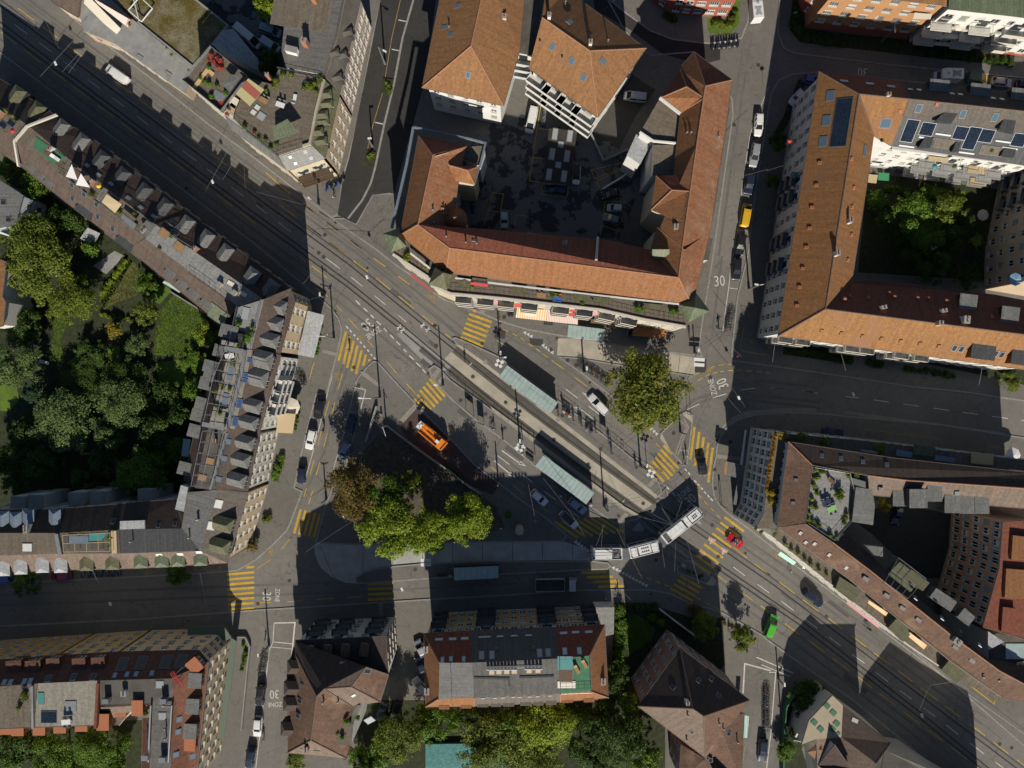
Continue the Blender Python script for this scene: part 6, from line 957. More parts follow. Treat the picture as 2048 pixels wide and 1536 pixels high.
def tree(tag, x, y, rp, mat, label, h=None, sq=1.0, name='tree', group=None, conifer=False, base=0.1, cz=None):
 """x, y the crown's middle in the photo, rp its radius in photo pixels of that frame"""
 global _ti; _ti += 1
 s = TAGS[tag][2]; r = rp / s * .1; h = h or max(2.2, r * 1.75 + 1.5); zc = cz or h * .62; c = w2(px(tag, x, y), zc)
 t = thing(name, label, 'tree' if r > 1.3 else 'shrub', (c.x, c.y, base), R.uniform(0, 6.28), group)
 me = CONI if conifer else (BIG if r > 4.5 else MEDI if r > 2.1 else SML)[_ti % 3]
 cr = link('crown', me, t, (0, 0, zc - base)); cr.scale = (r * 1.03, r * 1.03 * sq, (h - zc) * (1.15 if not conifer else 1.0)); omat(cr, mat)
 tr = link('trunk', TRUNK, t, (0, 0, 0)); tr.scale = (max(r * .9, 1.6), max(r * .9, 1.6), h * .9); return t
def shrub(p, r, mat, label, group=None, h=None, name='shrub'):
 global _ti; _ti += 1
 o = link(name, (SML[_ti % 3] if r > .8 else TINY[_ti % 2]), None, (p.x, p.y, p.z + (h or r) * .5)); o.scale = (r, r, (h or r) * .8); o.rotation_euler = (0, 0, R.uniform(0, 6)); omat(o, mat); return setp(o, label, 'shrub' if name == 'shrub' else 'plant', group)
tree('E', 325, 635, 440, 'leaf_plane', 'big olive-green plane tree on the bicycle island right of the shelters', 12.5)
tree('G', 640, 200, 265, 'leaf_autumn', 'broad tree turning rusty red at the west tip of the park island', 11, 1.3); tree('G', 1010, 590, 340, 'leaf_bright', 'large bright green tree at the south-west corner of the park island', 12); tree('G', 1400, 640, 250, 'leaf_bright', 'middle bright green tree overhanging the concrete bus lane', 11.5)
tree('G', 1800, 500, 270, 'leaf_bright', 'bright green tree at the east end of the park island', 11.5); tree('G', 1000, 270, 240, 'leaf_green', 'dark green tree hidden in the middle of the park island', 10); tree('G', 1240, 130, 130, 'leaf_olive', 'small yellowish tree near the top of the park island', 8); tree('G', 620, 400, 90, 'leaf_grey', 'small grey-green bush tree under the rusty park tree', 6)
WG = 'trees of the shaded western garden'
for a in ((('01', 220, 60, 225, 'leaf_olive', 'large olive tree at the top left of the western garden', 11)), ('01', 430, 255, 160, 'leaf_olive', 'round olive tree left of the fenced dry lawn', 8), ('01', 110, 430, 130, 'leaf_dark', 'dark tree beside the narrow sunlit lawn strip', 6), ('01', 90, 650, 150, 'leaf_grey', 'pale grey-green tree cut by the left edge of the western garden', 9.5),
   ('01', 375, 990, 205, 'leaf_grey', 'largest pale grey-green tree in the western garden', 8), ('01', 720, 890, 165, 'leaf_grey', 'pale grey-green tree right of the largest garden tree', 7.6), ('01', 655, 1085, 90, 'leaf_grey', 'small pale tree below the pair of grey-green garden trees', 8), ('01', 850, 1310, 170, 'leaf_green', 'fresh green tree at the bottom right of the western garden', 9.5),
   ('01', 685, 440, 60, 'leaf_yellow', 'small yellow-leaved bush in the middle of the western garden', 3.2), ('01', 830, 525, 85, 'leaf_grey', 'round bluish-green bush beside the bright lawn', 4), ('01', 870, 340, 85, 'leaf_olive', 'loose olive tree left of the bright lawn', 6.5), ('01', 1230, 470, 80, 'leaf_bright', 'bright yellow-green tree at the right edge of the bright lawn', 6), ('01', 1160, 790, 80, 'leaf_green', 'small green tree beside the pergola house rear', 4), ('01', 870, 170, 75, 'leaf_green', 'small green tree above the fenced dry lawn', 5),
   ('01', 750, 730, 140, 'leaf_dark', 'dark tree above the two grey-green garden trees', 5), ('01', 490, 760, 140, 'leaf_dark', 'dark tree left of centre in the western garden', 4.2), ('01', 980, 860, 130, 'leaf_dark', 'dark tree right of the grey-green pair', 5), ('01', 930, 1050, 110, 'leaf_dark', 'dark tree between the fresh green and grey-green trees', 8), ('01', 540, 590, 110, 'leaf_dark', 'dark low tree under the round olive tree', 3.5), ('01', 1160, 640, 90, 'leaf_green', 'green shrub tree below the bright lawn', 2.6), ('01', 40, 1230, 110, 'leaf_dark', 'dark tree at the left edge near the lower houses', 8), ('01', 240, 1240, 120, 'leaf_dark', 'dark low tree beside the wooden garden bench', 6), ('01', 980, 1180, 90, 'leaf_dark', 'dark low tree next to the fresh green garden tree', 6),
   ('00', 190, 1440, 170, 'leaf_olive', 'olive tree right of the pale grey garden house', 10), ('00', 390, 1320, 120, 'leaf_dark', 'dark tree behind the long row house', 7), ('00', 60, 1010, 90, 'leaf_green', 'green tree above the pale grey garden house', 7), ('00', 200, 1110, 95, 'leaf_green', 'green tree behind the white-sail row houses', 7), ('00', 545, 1490, 60, 'leaf_green', 'small green tree by the corrugated shed roof', 4)):
 tree(*a[:5], a[5], a[6], group=WG)
tree('01', 195, 830, 100, 'needle', 'blue-green conifer with drooping branches in the western garden', 8, conifer=True, group=WG)
for a in (('02', 90, 1420, 130, 'leaf_dark', 'dark tree in the lower left garden corner', 8), ('02', 320, 1450, 150, 'leaf_green', 'green tree in the middle of the lower left garden', 9), ('02', 560, 1430, 140, 'leaf_green', 'green tree right in the lower left garden', 8.5), ('02', 735, 1390, 65, 'leaf_green', 'small bright tree beside the tan annex roof', 5),
   ('12', 850, 1360, 160, 'leaf_olive', 'olive tree left of the turquoise pool cover', 9.5), ('12', 1060, 1285, 115, 'leaf_green', 'light green tree below the orange corner roof', 8), ('12', 1400, 1420, 200, 'leaf_olive', 'olive tree standing over the turquoise pool cover', 9.5), ('12', 1500, 1290, 100, 'leaf_green', 'green tree behind the grey flat roof', 8), ('12', 600, 1460, 80, 'leaf_green', 'green bush tree behind the hip-roofed house', 5), ('12', 240, 1490, 70, 'leaf_olive', 'low olive bush below the hip-roofed house', 3.5), ('12', 700, 1480, 80, 'leaf_dark', 'dark bush right of the hip-roofed house rear', 5),
   ('22', 200, 1270, 190, 'leaf_bright', 'big bright green tree below the green roof terrace', 11), ('22', 170, 1470, 140, 'leaf_olive', 'olive tree at the bottom edge below the bright green tree', 9), ('22', 480, 1270, 95, 'leaf_dark', 'dark tree right of the big bright green tree', 8), ('22', 700, 1150, 75, 'leaf_green', 'small green tree at the west corner of the rose house', 6), ('22', 640, 1360, 170, 'leaf_dark', 'big dark tree at the bottom left of the rose house', 10), ('22', 800, 1490, 110, 'leaf_green', 'green tree at the bottom edge beside the rose house', 8), ('22', 590, 1060, 85, 'leaf_dark', 'dark tree between terrace house and rose house', 7),
   ('22', 1160, 690, 95, 'leaf_olive', 'olive street tree in shade above the rose house', 6.5), ('22', 1385, 765, 85, 'leaf_olive', 'thin yellowing street tree beside the white bicycle', 6.2), ('32', 240, 1120, 125, 'leaf_dark', 'dark tree inside the round green hedge at lower right', 6), ('32', 110, 1440, 70, 'leaf_green', 'green bush tree at the bottom behind the green hedge', 4),
   ('30', 870, 1290, 135, 'leaf_green', 'green tree in the north-east garden court', 8.5), ('30', 1075, 1245, 110, 'leaf_olive', 'yellowish tree in the north-east garden court', 8.5), ('30', 960, 1410, 110, 'leaf_green', 'lower green tree in the north-east garden court', 7), ('30', 1110, 1420, 90, 'leaf_dark', 'dark tree beside the white sail in the garden court', 6), ('30', 650, 1200, 70, 'leaf_green', 'small bush at the west wall of the garden court', 3.5), ('30', 1255, 1445, 50, 'leaf_bright', 'small bright bush beside the beige house', 3), ('31', 990, 60, 115, 'leaf_dark', 'dark tree at the bottom of the garden court', 7), ('31', 1200, 120, 90, 'leaf_dark', 'dark low tree near the beige house corner', 5.5),
   ('30', 60, 850, 65, 'leaf_dark', 'dark tree beside the white west facade with balconies', 5), ('30', 30, 1090, 55, 'leaf_dark', 'low dark tree left of the white west facade', 4), ('10', 90, 35, 105, 'leaf_bright', 'bright green tree at the top edge above the parked vans', 8), ('10', 80, 370, 85, 'leaf_dark', 'dark tree in the yard left of the grey flat roof', 7), ('31', 1460, 750, 70, 'leaf_olive', 'sunlit olive bush at the right edge by the road', 2.5), ('02', 150, 420, 95, 'leaf_dark', 'dark street tree at the left of the shaded street', 6), ('02', 1065, 365, 85, 'leaf_dark', 'dark street tree below the green dormers', 6), ('02', 1510, 200, 50, 'leaf_autumn', 'brown-leaved bush at the sand corner house', 2.5), ('I', 1230, 1130, 90, 'leaf_autumn', 'reddish low bush in the shade by the lower kerb', 2)):
 tree(*a[:5], a[5], a[6])
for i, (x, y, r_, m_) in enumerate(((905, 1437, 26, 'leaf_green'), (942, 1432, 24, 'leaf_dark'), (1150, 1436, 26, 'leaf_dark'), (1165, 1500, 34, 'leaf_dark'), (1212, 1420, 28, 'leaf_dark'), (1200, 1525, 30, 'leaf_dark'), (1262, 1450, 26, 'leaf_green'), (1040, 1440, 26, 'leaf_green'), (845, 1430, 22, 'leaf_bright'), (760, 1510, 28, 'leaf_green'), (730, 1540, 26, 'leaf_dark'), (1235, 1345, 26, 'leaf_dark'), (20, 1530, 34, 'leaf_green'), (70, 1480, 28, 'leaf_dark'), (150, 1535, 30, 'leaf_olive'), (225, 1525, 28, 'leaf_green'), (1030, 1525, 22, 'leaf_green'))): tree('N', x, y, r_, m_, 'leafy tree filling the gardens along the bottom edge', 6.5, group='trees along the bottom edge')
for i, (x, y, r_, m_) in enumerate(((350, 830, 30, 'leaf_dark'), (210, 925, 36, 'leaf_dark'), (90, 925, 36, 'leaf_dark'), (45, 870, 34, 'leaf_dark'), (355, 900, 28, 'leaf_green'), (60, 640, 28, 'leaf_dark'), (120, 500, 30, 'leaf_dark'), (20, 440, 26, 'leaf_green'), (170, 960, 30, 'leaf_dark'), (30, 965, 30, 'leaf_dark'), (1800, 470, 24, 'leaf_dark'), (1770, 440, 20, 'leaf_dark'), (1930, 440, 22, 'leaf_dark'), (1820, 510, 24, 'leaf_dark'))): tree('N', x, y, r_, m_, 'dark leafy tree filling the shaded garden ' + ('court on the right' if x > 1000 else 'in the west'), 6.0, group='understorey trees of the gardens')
tree('32', 152, 1340, 52, 'leaf_dark', 'clipped cone-shaped evergreen behind the green hedge', 4.5)
def hedge(txt, r, mat, label, group, step=1.1, z=KZ, jit=.25, h=None):
 P = pts(txt, z)
 for a, b in zip(P[:-1], P[1:]):
  n = max(1, round((b - a).length / step))
  for i in range(n): q = a.lerp(b, (i + .5) / n); shrub(Vector((q.x + R.uniform(-jit, jit), q.y + R.uniform(-jit, jit), z)), r * R.uniform(.8, 1.2), mat, label, group, h)
hedge('22 640,560 655,700 640,850 620,950', 1.5, 'leaf_green', 'leafy hedge bush in the row beside the plank-roofed annex', 'hedge bushes beside the plank-roofed annex', 1.3); hedge('22 690,565 870,560', 1.0, 'leaf_dark', 'dark hedge bush along the shaded southern pavement', 'hedge bushes on the southern pavement', 1.2)
shrub(p1('22 832,625'), 1.3, 'leaf_green', 'clipped round bush, left of two in the small lawn garden'); shrub(p1('22 890,655'), 1.2, 'leaf_green', 'clipped round bush, right of two in the small lawn garden')
hedge('30 690,1130 860,1150', .8, 'leaf_green', 'low hedge bush under the white balcony facade', 'low hedges of the garden court'); hedge('30 930,1130 950,1180 1080,1180', .7, 'leaf_green', 'low hedge bush under the white balcony facade', 'low hedges of the garden court'); hedge('30 590,1180 730,1220', .9, 'leaf_green', 'low hedge bush under the white balcony facade', 'low hedges of the garden court')
hedge('31 120,570 500,625', 1.0, 'leaf_dark', 'dark front-garden bush along the shaded north facade road', 'front-garden bushes on the north side of the right road', 1.4); hedge('31 800,670 1130,720', .9, 'leaf_dark', 'dark front-garden bush along the shaded north facade road', 'front-garden bushes on the north side of the right road', 1.4); hedge('31 590,640 690,655', .9, 'leaf_dark', 'dark front-garden bush along the shaded north facade road', 'front-garden bushes on the north side of the right road', 1.3)
hedge('30 160,40 150,170 200,230 460,270', 1.1, 'leaf_dark', 'dark bush in front of the orange house', 'front-garden bushes of the orange house', 1.5); hedge('30 950,320 1460,385', .9, 'leaf_dark', 'dark bush under the white balcony house', 'front-garden bushes of the white balcony house', 1.4); hedge('20 1190,150 1300,170 1345,60', 1.0, 'leaf_olive', 'sunlit bush on the lawn by the red house', 'bushes by the red house', 1.2); hedge('20 900,90 980,130', .9, 'leaf_dark', 'shaded bush below the red house', 'shaded bushes by the red house', 1.2)
hedge('32 130,1090 190,1050 300,1050', .9, 'leaf_green', 'hedge bush inside the green curved fence', 'bushes inside the curved green fence', 1.1); hedge('01 615,240 760,25', .8, 'leaf_bright', 'clipped hedge bush around the dry lawn', 'clipped hedge of the dry lawn', .8); hedge('01 610,345 800,385', .6, 'leaf_olive', 'low hedge bush on the lower side of the dry lawn', 'low hedge under the dry lawn', .8)
hedge('11 170,1180 120,1350', 1.0, 'leaf_green', 'hedge bush in front of the white shaded west facade', 'hedge in front of the west facade', 1.2); hedge('11 265,880 235,1060', .5, 'leaf_green', 'small planter bush beside the cream awnings', 'planter bushes beside the cream awnings', .9); hedge('11 395,420 365,600', .5, 'leaf_green', 'planter bush along the edge of the long grey awning', 'planter bushes along the grey awning', .9)
hedge('B 1500,1450 1580,1510 1700,1600', .8, 'leaf_dark', 'dark bush along the park island wall', 'bushes along the park island wall', 1.1); hedge('D 300,1050 370,1100', .9, 'leaf_green', 'low green bush at the east tip of the park island', 'bushes at the park island tip', 1.0); hedge('02 1460,790 1475,850 1450,950', .6, 'leaf_green', 'green plant in the narrow bed beside the green canopy', 'plants beside the green canopy', .9); hedge('12 50,50 90,20', .8, 'leaf_olive', 'olive bush at the sand corner house wall', 'bushes at the sand corner house', .9)
hedge('I 1120,700 1300,800', .45, 'leaf_dark', 'low ground-cover plant on the small lower traffic island', 'plants of the lower traffic island', .9, jit=.6); hedge('10 770,490 815,560', .7, 'leaf_olive', 'plant in the upper planter of the dark street', 'plants of the upper street planter', .8); hedge('10 665,960 710,920', .8, 'leaf_olive', 'plant in the lower planter of the dark street', 'plants of the lower street planter', .8); hedge('22 1070,590 1140,640 1230,720', .9, 'leaf_dark', 'dark bush on the verge above the rose house', 'bushes on the verge above the rose house', 1.3); hedge('22 1250,640 1330,700 1450,740', .5, 'leaf_autumn', 'small rusty plant on the sunlit verge', 'plants on the sunlit verge', .9)
# plants on terraces and balconies
def pots(txt, z, r, mat, label, group):
 for p in pts(txt, z): shrub(p, r * R.uniform(.8, 1.25), mat, label, group, name='terrace_plant')
G1 = 'orange flower boxes of the white corner block'
for k in range(16): p = w2(px('F', 1375 - k * 5.6 + 0, 60 + k * 36), 14.1); shrub(p, .55, 'flower_orange', 'orange flowers along the white parapet of the corner block', G1, name='terrace_plant')
pots('K 320,50 205,640 215,725', 14, 1.0, 'leaf_yellow', 'yellow-green shrub on the white corner block terrace', 'yellow shrubs on the white corner block'); pots('K 505,70', 14, 1.5, 'leaf_olive', 'large round olive shrub on the shaded north terrace', None); pots('K 755,105', 14, 1.1, 'leaf_olive', 'smaller olive shrub right of the large one on the north terrace', None); pots('K 1320,195', 14, 1.3, 'leaf_green', 'green shrub beside the blue balcony roofs', None)
pots('K 665,415 660,500 652,575 630,705 618,780 605,850 598,920', 17.3, .5, 'leaf_bright', 'bright planter plant on the deck edge by the brown roof', 'bright planters on the grey deck'); pots('K 715,425 745,430 690,480 680,640 660,790 640,935 690,970 975,900 985,860 960,945 820,1075 890,1105 1000,460 1090,465', 17.3, .6, 'leaf_olive', 'potted olive plant on the edge of the grey roof deck', 'potted plants on the grey deck'); pots('K 905,660', 17.3, 1.2, 'leaf_olive', 'large potted plant in the middle of the grey roof deck', None)
pots('K 60,1000 110,1040 250,1070 360,1165 420,1220 490,1260 560,1320 620,1370 700,1420 780,1470', 13.6, .6, 'leaf_olive', 'planter shrub on the long south-west balcony parapet', 'balcony planters of the white corner block'); pots('K 1350,735', 8, 1.6, 'leaf_yellow', 'yellow shrub beside the grey sheet dormers', None)
pots('H 1330,600 1400,600 1450,640 1370,560 1440,560 1490,520 1200,470 1110,460 1010,580 1040,545', 14.5, .75, 'leaf_olive', 'planter shrub on the wide planked deck', 'planters of the planked roof deck'); pots('H 720,1000 860,1110 930,1130 980,1210 1040,1170 940,640', 14.5, .55, 'leaf_green', 'pot plant along the deck railing above the tram road', 'pots along the deck railing'); pots('H 815,1050 540,865', 14.5, .5, 'flower_red', 'red-flowered pot on the deck railing above the tram road', 'red pots on the deck railing')
pots('H 380,270 410,340 440,290 470,330 350,310 450,380 480,400', 13.7, .6, 'flower_red', 'red flower pot on the glass-railed terrace', 'red flower pots of the glass-railed terrace'); pots('H 300,540 350,560 270,490 430,580 530,650 350,390 380,700', 13.7, .6, 'leaf_green', 'green pot plant on the glass-railed terrace', 'green pots of the glass-railed terrace')
pots('A 1100,570 1090,600 1770,900 1300,690', 13.4, .6, 'leaf_bright', 'bright plant on the narrow cream terrace by the turrets', 'plants on the narrow west terrace'); pots('21 750,320 780,325 985,335 960,340 265,240 420,275 245,235', 13.4, .7, 'leaf_green', 'balcony plant on the long south terrace', 'plants on the long south terrace'); pots('20 150,470', 8, .9, 'leaf_bright', 'bright balcony plant on the stacked balcony house', None)
pots('01 1395,640 1400,650 1330,765 1340,790 1300,900 1320,920 1380,800 1290,810 1400,590 1320,940', 15.6, .55, 'leaf_olive', 'terrace plant under the white pergola', 'plants under the white pergola'); pots('W 670,600 780,830 800,780 850,730 860,650 640,900', 15.6, .7, 'leaf_green', 'potted plant on the corner house terrace', 'plants on the corner house terrace'); pots('00 30,660 60,690 100,720 555,1170 720,1280 810,1280 815,1355 1030,1420 960,1490', 12.1, .6, 'leaf_olive', 'potted plant on the row house roof terraces', 'plants on the row house terraces'); pots('00 120,780 780,150 1140,425 1000,290 1030,330', 5.3, .4, 'leaf_olive', 'small plant along the mossy roof edge', 'plants along the mossy roof edge')
pots('02 150,1090 155,1120 120,1170 880,1200', 17.1, .7, 'leaf_olive', 'pot plant on the lower left roof terraces', 'plants on the lower left terraces'); pots('02 660,150 665,200', 15.2, .6, 'leaf_green', 'pot plant beside the sunken pergola terrace', 'plants of the sunken terrace'); pots('12 545,1255 490,1330 520,1350 610,1230', 14.7, .6, 'leaf_green', 'plant on the small terrace of the hip-roofed house', 'plants of the hip-roofed house terrace'); pots('30 585,830 1340,905 1385,890 680,845 1110,1000', 14.5, .5, 'leaf_green', 'plant in the roof loggias of the north-east block', 'loggia plants of the north-east block')
# grass blades on the lawns
def in_poly(p, P):
 c = False
 for a, b in zip(P, P[1:] + P[:1]):
  if (a.y > p[1]) != (b.y > p[1]) and p[0] < (b.x - a.x) * (p[1] - a.y) / (b.y - a.y) + a.x: c = not c
 return c
leafmat('grass_blade', (.07, .115, .02), (.1, .155, .025), (.14, .18, .04)); V = []; F = []
for t, n in (('01 1050,225 1245,350 1195,560 1100,610 925,590 935,470 970,320', 9000), ('01 265,325 420,365 365,500 395,640 300,625 330,450', 3500), ('01 600,250 760,5 830,60 820,240 700,280 610,330', 4000), ('22 690,600 760,620 860,700 840,760 700,860 680,750', 2500)):
 P = pts(t); x0, x1 = min(p.x for p in P), max(p.x for p in P); y0, y1 = min(p.y for p in P), max(p.y for p in P); k = 0
 while k < n:
  q = (R.uniform(x0, x1), R.uniform(y0, y1)); k += 1
  if not in_poly(q, P): continue
  a = R.uniform(0, 6.28); h = R.uniform(.12, .34); b = len(V); V += [(q[0] - .05 * math.sin(a), q[1] + .05 * math.cos(a), .14), (q[0] + .05 * math.sin(a), q[1] - .05 * math.cos(a), .14), (q[0] + h * math.cos(a), q[1] + h * math.sin(a), .14 + h)]; F.append((b, b + 1, b + 2))
me = bpy.data.meshes.new('grass'); me.from_pydata(V, [], F); me.materials.append(M('grass_blade')); setp(link('grass', me), 'short green grass growing on the garden lawns', 'grass', kind='stuff')
# ------------------------------------------------------------------ vehicles
CT = {'hatch': (4.2, 1.8, 1.48, .95, .24, -.47, .07, -.36), 'estate': (4.75, 1.86, 1.55, .98, .23, -.485, .06, -.43), 'sedan': (4.7, 1.84, 1.44, .95, .2, -.36, .05, -.2), 'mini': (3.7, 1.7, 1.48, .95, .27, -.48, .1, -.4), 'van': (4.9, 1.94, 1.92, 1.12, .37, -.485, .2, -.46), 'bigvan': (6.0, 2.05, 2.6, 1.25, .42, -.494, .27, -.488), 'mpv': (4.7, 1.9, 1.8, 1.05, .3, -.48, .12, -.42), 'conv': (4.1, 1.78, 1.3, .9, .2, -.3, .08, -.2)}
def loft(sec, cap=True):
 mb = MB()
 for A, Bq in zip(sec[:-1], sec[1:]):
  for k in range(len(A) - 1): mb.face([A[k], A[k + 1], Bq[k + 1], Bq[k]])
 if cap: mb.face(sec[0][::-1]); mb.face(sec[-1])
 return mb
WH = MB(); WH.tube((0, -.11, 0), (0, .11, 0), .33, 14); WH.tube((0, -.116, 0), (0, .116, 0), .2, 10, m=1); WH = WH.mesh('wheel', ['rubber', 'steel'])
CM = {}
def car_parts(kind):
 if kind in CM: return CM[kind]
 L, W_, H_, belt, cf, cr, tf, tr = CT[kind]; hood = belt - (.02 if 'van' in kind else .12); D = {}
 sec = []
 for f, w, zt in ((-.5, .62, belt * .72), (-.492, .8, belt * .88), (-.465, .92, belt * .98), (-.4, .98, belt), (-.25, 1, belt), (0, 1, belt), (.2, 1, belt), (.28, .99, hood + .06), (.38, .95, hood - .03), (.45, .88, hood - .1), (.485, .77, hood - .19), (.5, .58, hood - .33)):
  x = f * L; w = w * W_ / 2; sec.append([Vector((x, -w * .96, .22)), Vector((x, -w, .5)), Vector((x, -w * .985, zt - .1)), Vector((x, -w * .9, zt - .01)), Vector((x, -w * .5, zt + .015)), Vector((x, w * .5, zt + .015)), Vector((x, w * .9, zt - .01)), Vector((x, w * .985, zt - .1)), Vector((x, w, .5)), Vector((x, w * .96, .22))])
 D['body'] = loft(sec).mesh('body', ['p_white'], True)
 wb, wt = W_ * .46, W_ * (.37 if 'van' not in kind else .405); zb = belt - .02
 B4 = [Vector((cf * L, -wb * .9, zb - .03)), Vector((cf * L, wb * .9, zb - .03)), Vector((cr * L, wb * .92, zb)), Vector((cr * L, -wb * .92, zb))]; T4 = [Vector((tf * L, -wt * .93, H_ - .05)), Vector((tf * L, wt * .93, H_ - .05)), Vector((tr * L, wt * .95, H_ - .07)), Vector((tr * L, -wt * .95, H_ - .07))]
 if kind != 'conv':
  r = []; n = 6
  for i in range(n + 1):
   x = (tf + (tr - tf) * i / n) * L; e = 1 if 0 < i < n else .96; zz = H_ - (.045 if i in (0, n) else 0.0)
   r.append([Vector((x, -wt * e, zz - .1)), Vector((x, -wt * .96 * e, zz - .03)), Vector((x, -wt * .6, zz)), Vector((x, wt * .6, zz)), Vector((x, wt * .96 * e, zz - .03)), Vector((x, wt * e, zz - .1))])
  p = loft(r)
  for k in range(4): p.tube(B4[k], T4[k], .06, 5)
  for sy in (-1, 1):
   for f in ((.5,) if kind != 'estate' else (.4, .75)): x = (cf + (cr - cf) * f) * L; p.tube((x, sy * wb * .97, zb), ((tf + (tr - tf) * f) * L, sy * wt, H_ - .08), .05, 5)
  D['roof_panel'] = p.mesh('roof_panel', ['p_white'])
 def q(P, m='carglass'): mb = MB(); mb.face(P); return mb.mesh('pane', [m])
 o = Vector((.012, 0, .012)); D['windscreen'] = q([B4[0] + o, B4[1] + o, T4[1] + o, T4[0] + o])
 if kind != 'conv':
  D['rear_window'] = q([B4[2], B4[3], T4[3], T4[2]], 'carglass' if 'van' not in kind else 'p_white')
  for sy, nm in ((-1, 'side_window'), (1, 'side_window.r')): a, b, c, d = (B4[3], B4[0], T4[0], T4[3]) if sy < 0 else (B4[1], B4[2], T4[2], T4[1]); D[nm] = q([a, b, c, d])
 else:
  s = MB(); s.box((-.05 * L, 0, belt - .12), (.3 * L, W_ * .72, .1), m=0)
  for x in (.02, -.14):
   for y in (-.36, .36): s.box((x * L, y, belt - .02), (.5, .5, .16), m=1); s.box((x * L - .26, y, belt + .2), (.12, .48, .5), m=1)
  D['seats'] = s.mesh('seats', ['black', 'grey_c'])
 hl = MB(); hl.box((.468 * L, 0, hood - .21), (.1, .32, .1)); D['headlight'] = hl.mesh('headlight', ['lamp_glass']); tl = MB(); tl.box((-.488 * L, 0, belt - .14), (.06, .26, .14)); D['tail_light'] = tl.mesh('tail_light', ['tail_red']); mr = MB(); mr.box((cf * L - .32, 0, zb + .08), (.14, .2, .14)); D['mirror'] = mr.mesh('mirror', ['p_white'])
 CM[kind] = D; return D
def vehicle(label, kind, color, front, back, cat='car', roofm=None, z=.012, group='cars and vans on the streets and in the yards', name=None, fit=True):
 f = p1(front, .9); b = p1(back, .9); c = (f + b) / 2; d = f - b; D = car_parts(kind); L, W_ = CT[kind][:2]
 t = thing(name or ('car' if 'van' not in kind else 'van'), label, cat, (c.x, c.y, z), math.atan2(d.y, d.x), group); k = max(.9, min(1.12, d.length / L)) if fit else 1; t.scale = (k, 1, 1)
 for nm, me in D.items():
  if nm in ('headlight', 'tail_light', 'mirror'):
   for sy in (-1, 1): o = link(nm, me, t, (0, sy * W_ * (.36 if nm != 'mirror' else .52), 0)); omat(o, color) if nm == 'mirror' else None
  else:
   o = link(nm.replace('.r', ''), me, t)
   if nm == 'body': omat(o, color)
   if nm == 'roof_panel': omat(o, roofm or color)
   if nm == 'rear_window' and 'van' in kind: omat(o, color)
 for x in (.31, -.31):
  for sy in (-1, 1): link('wheel', WH, t, (x * L, sy * (W_ / 2 - .1), .33))
 return t
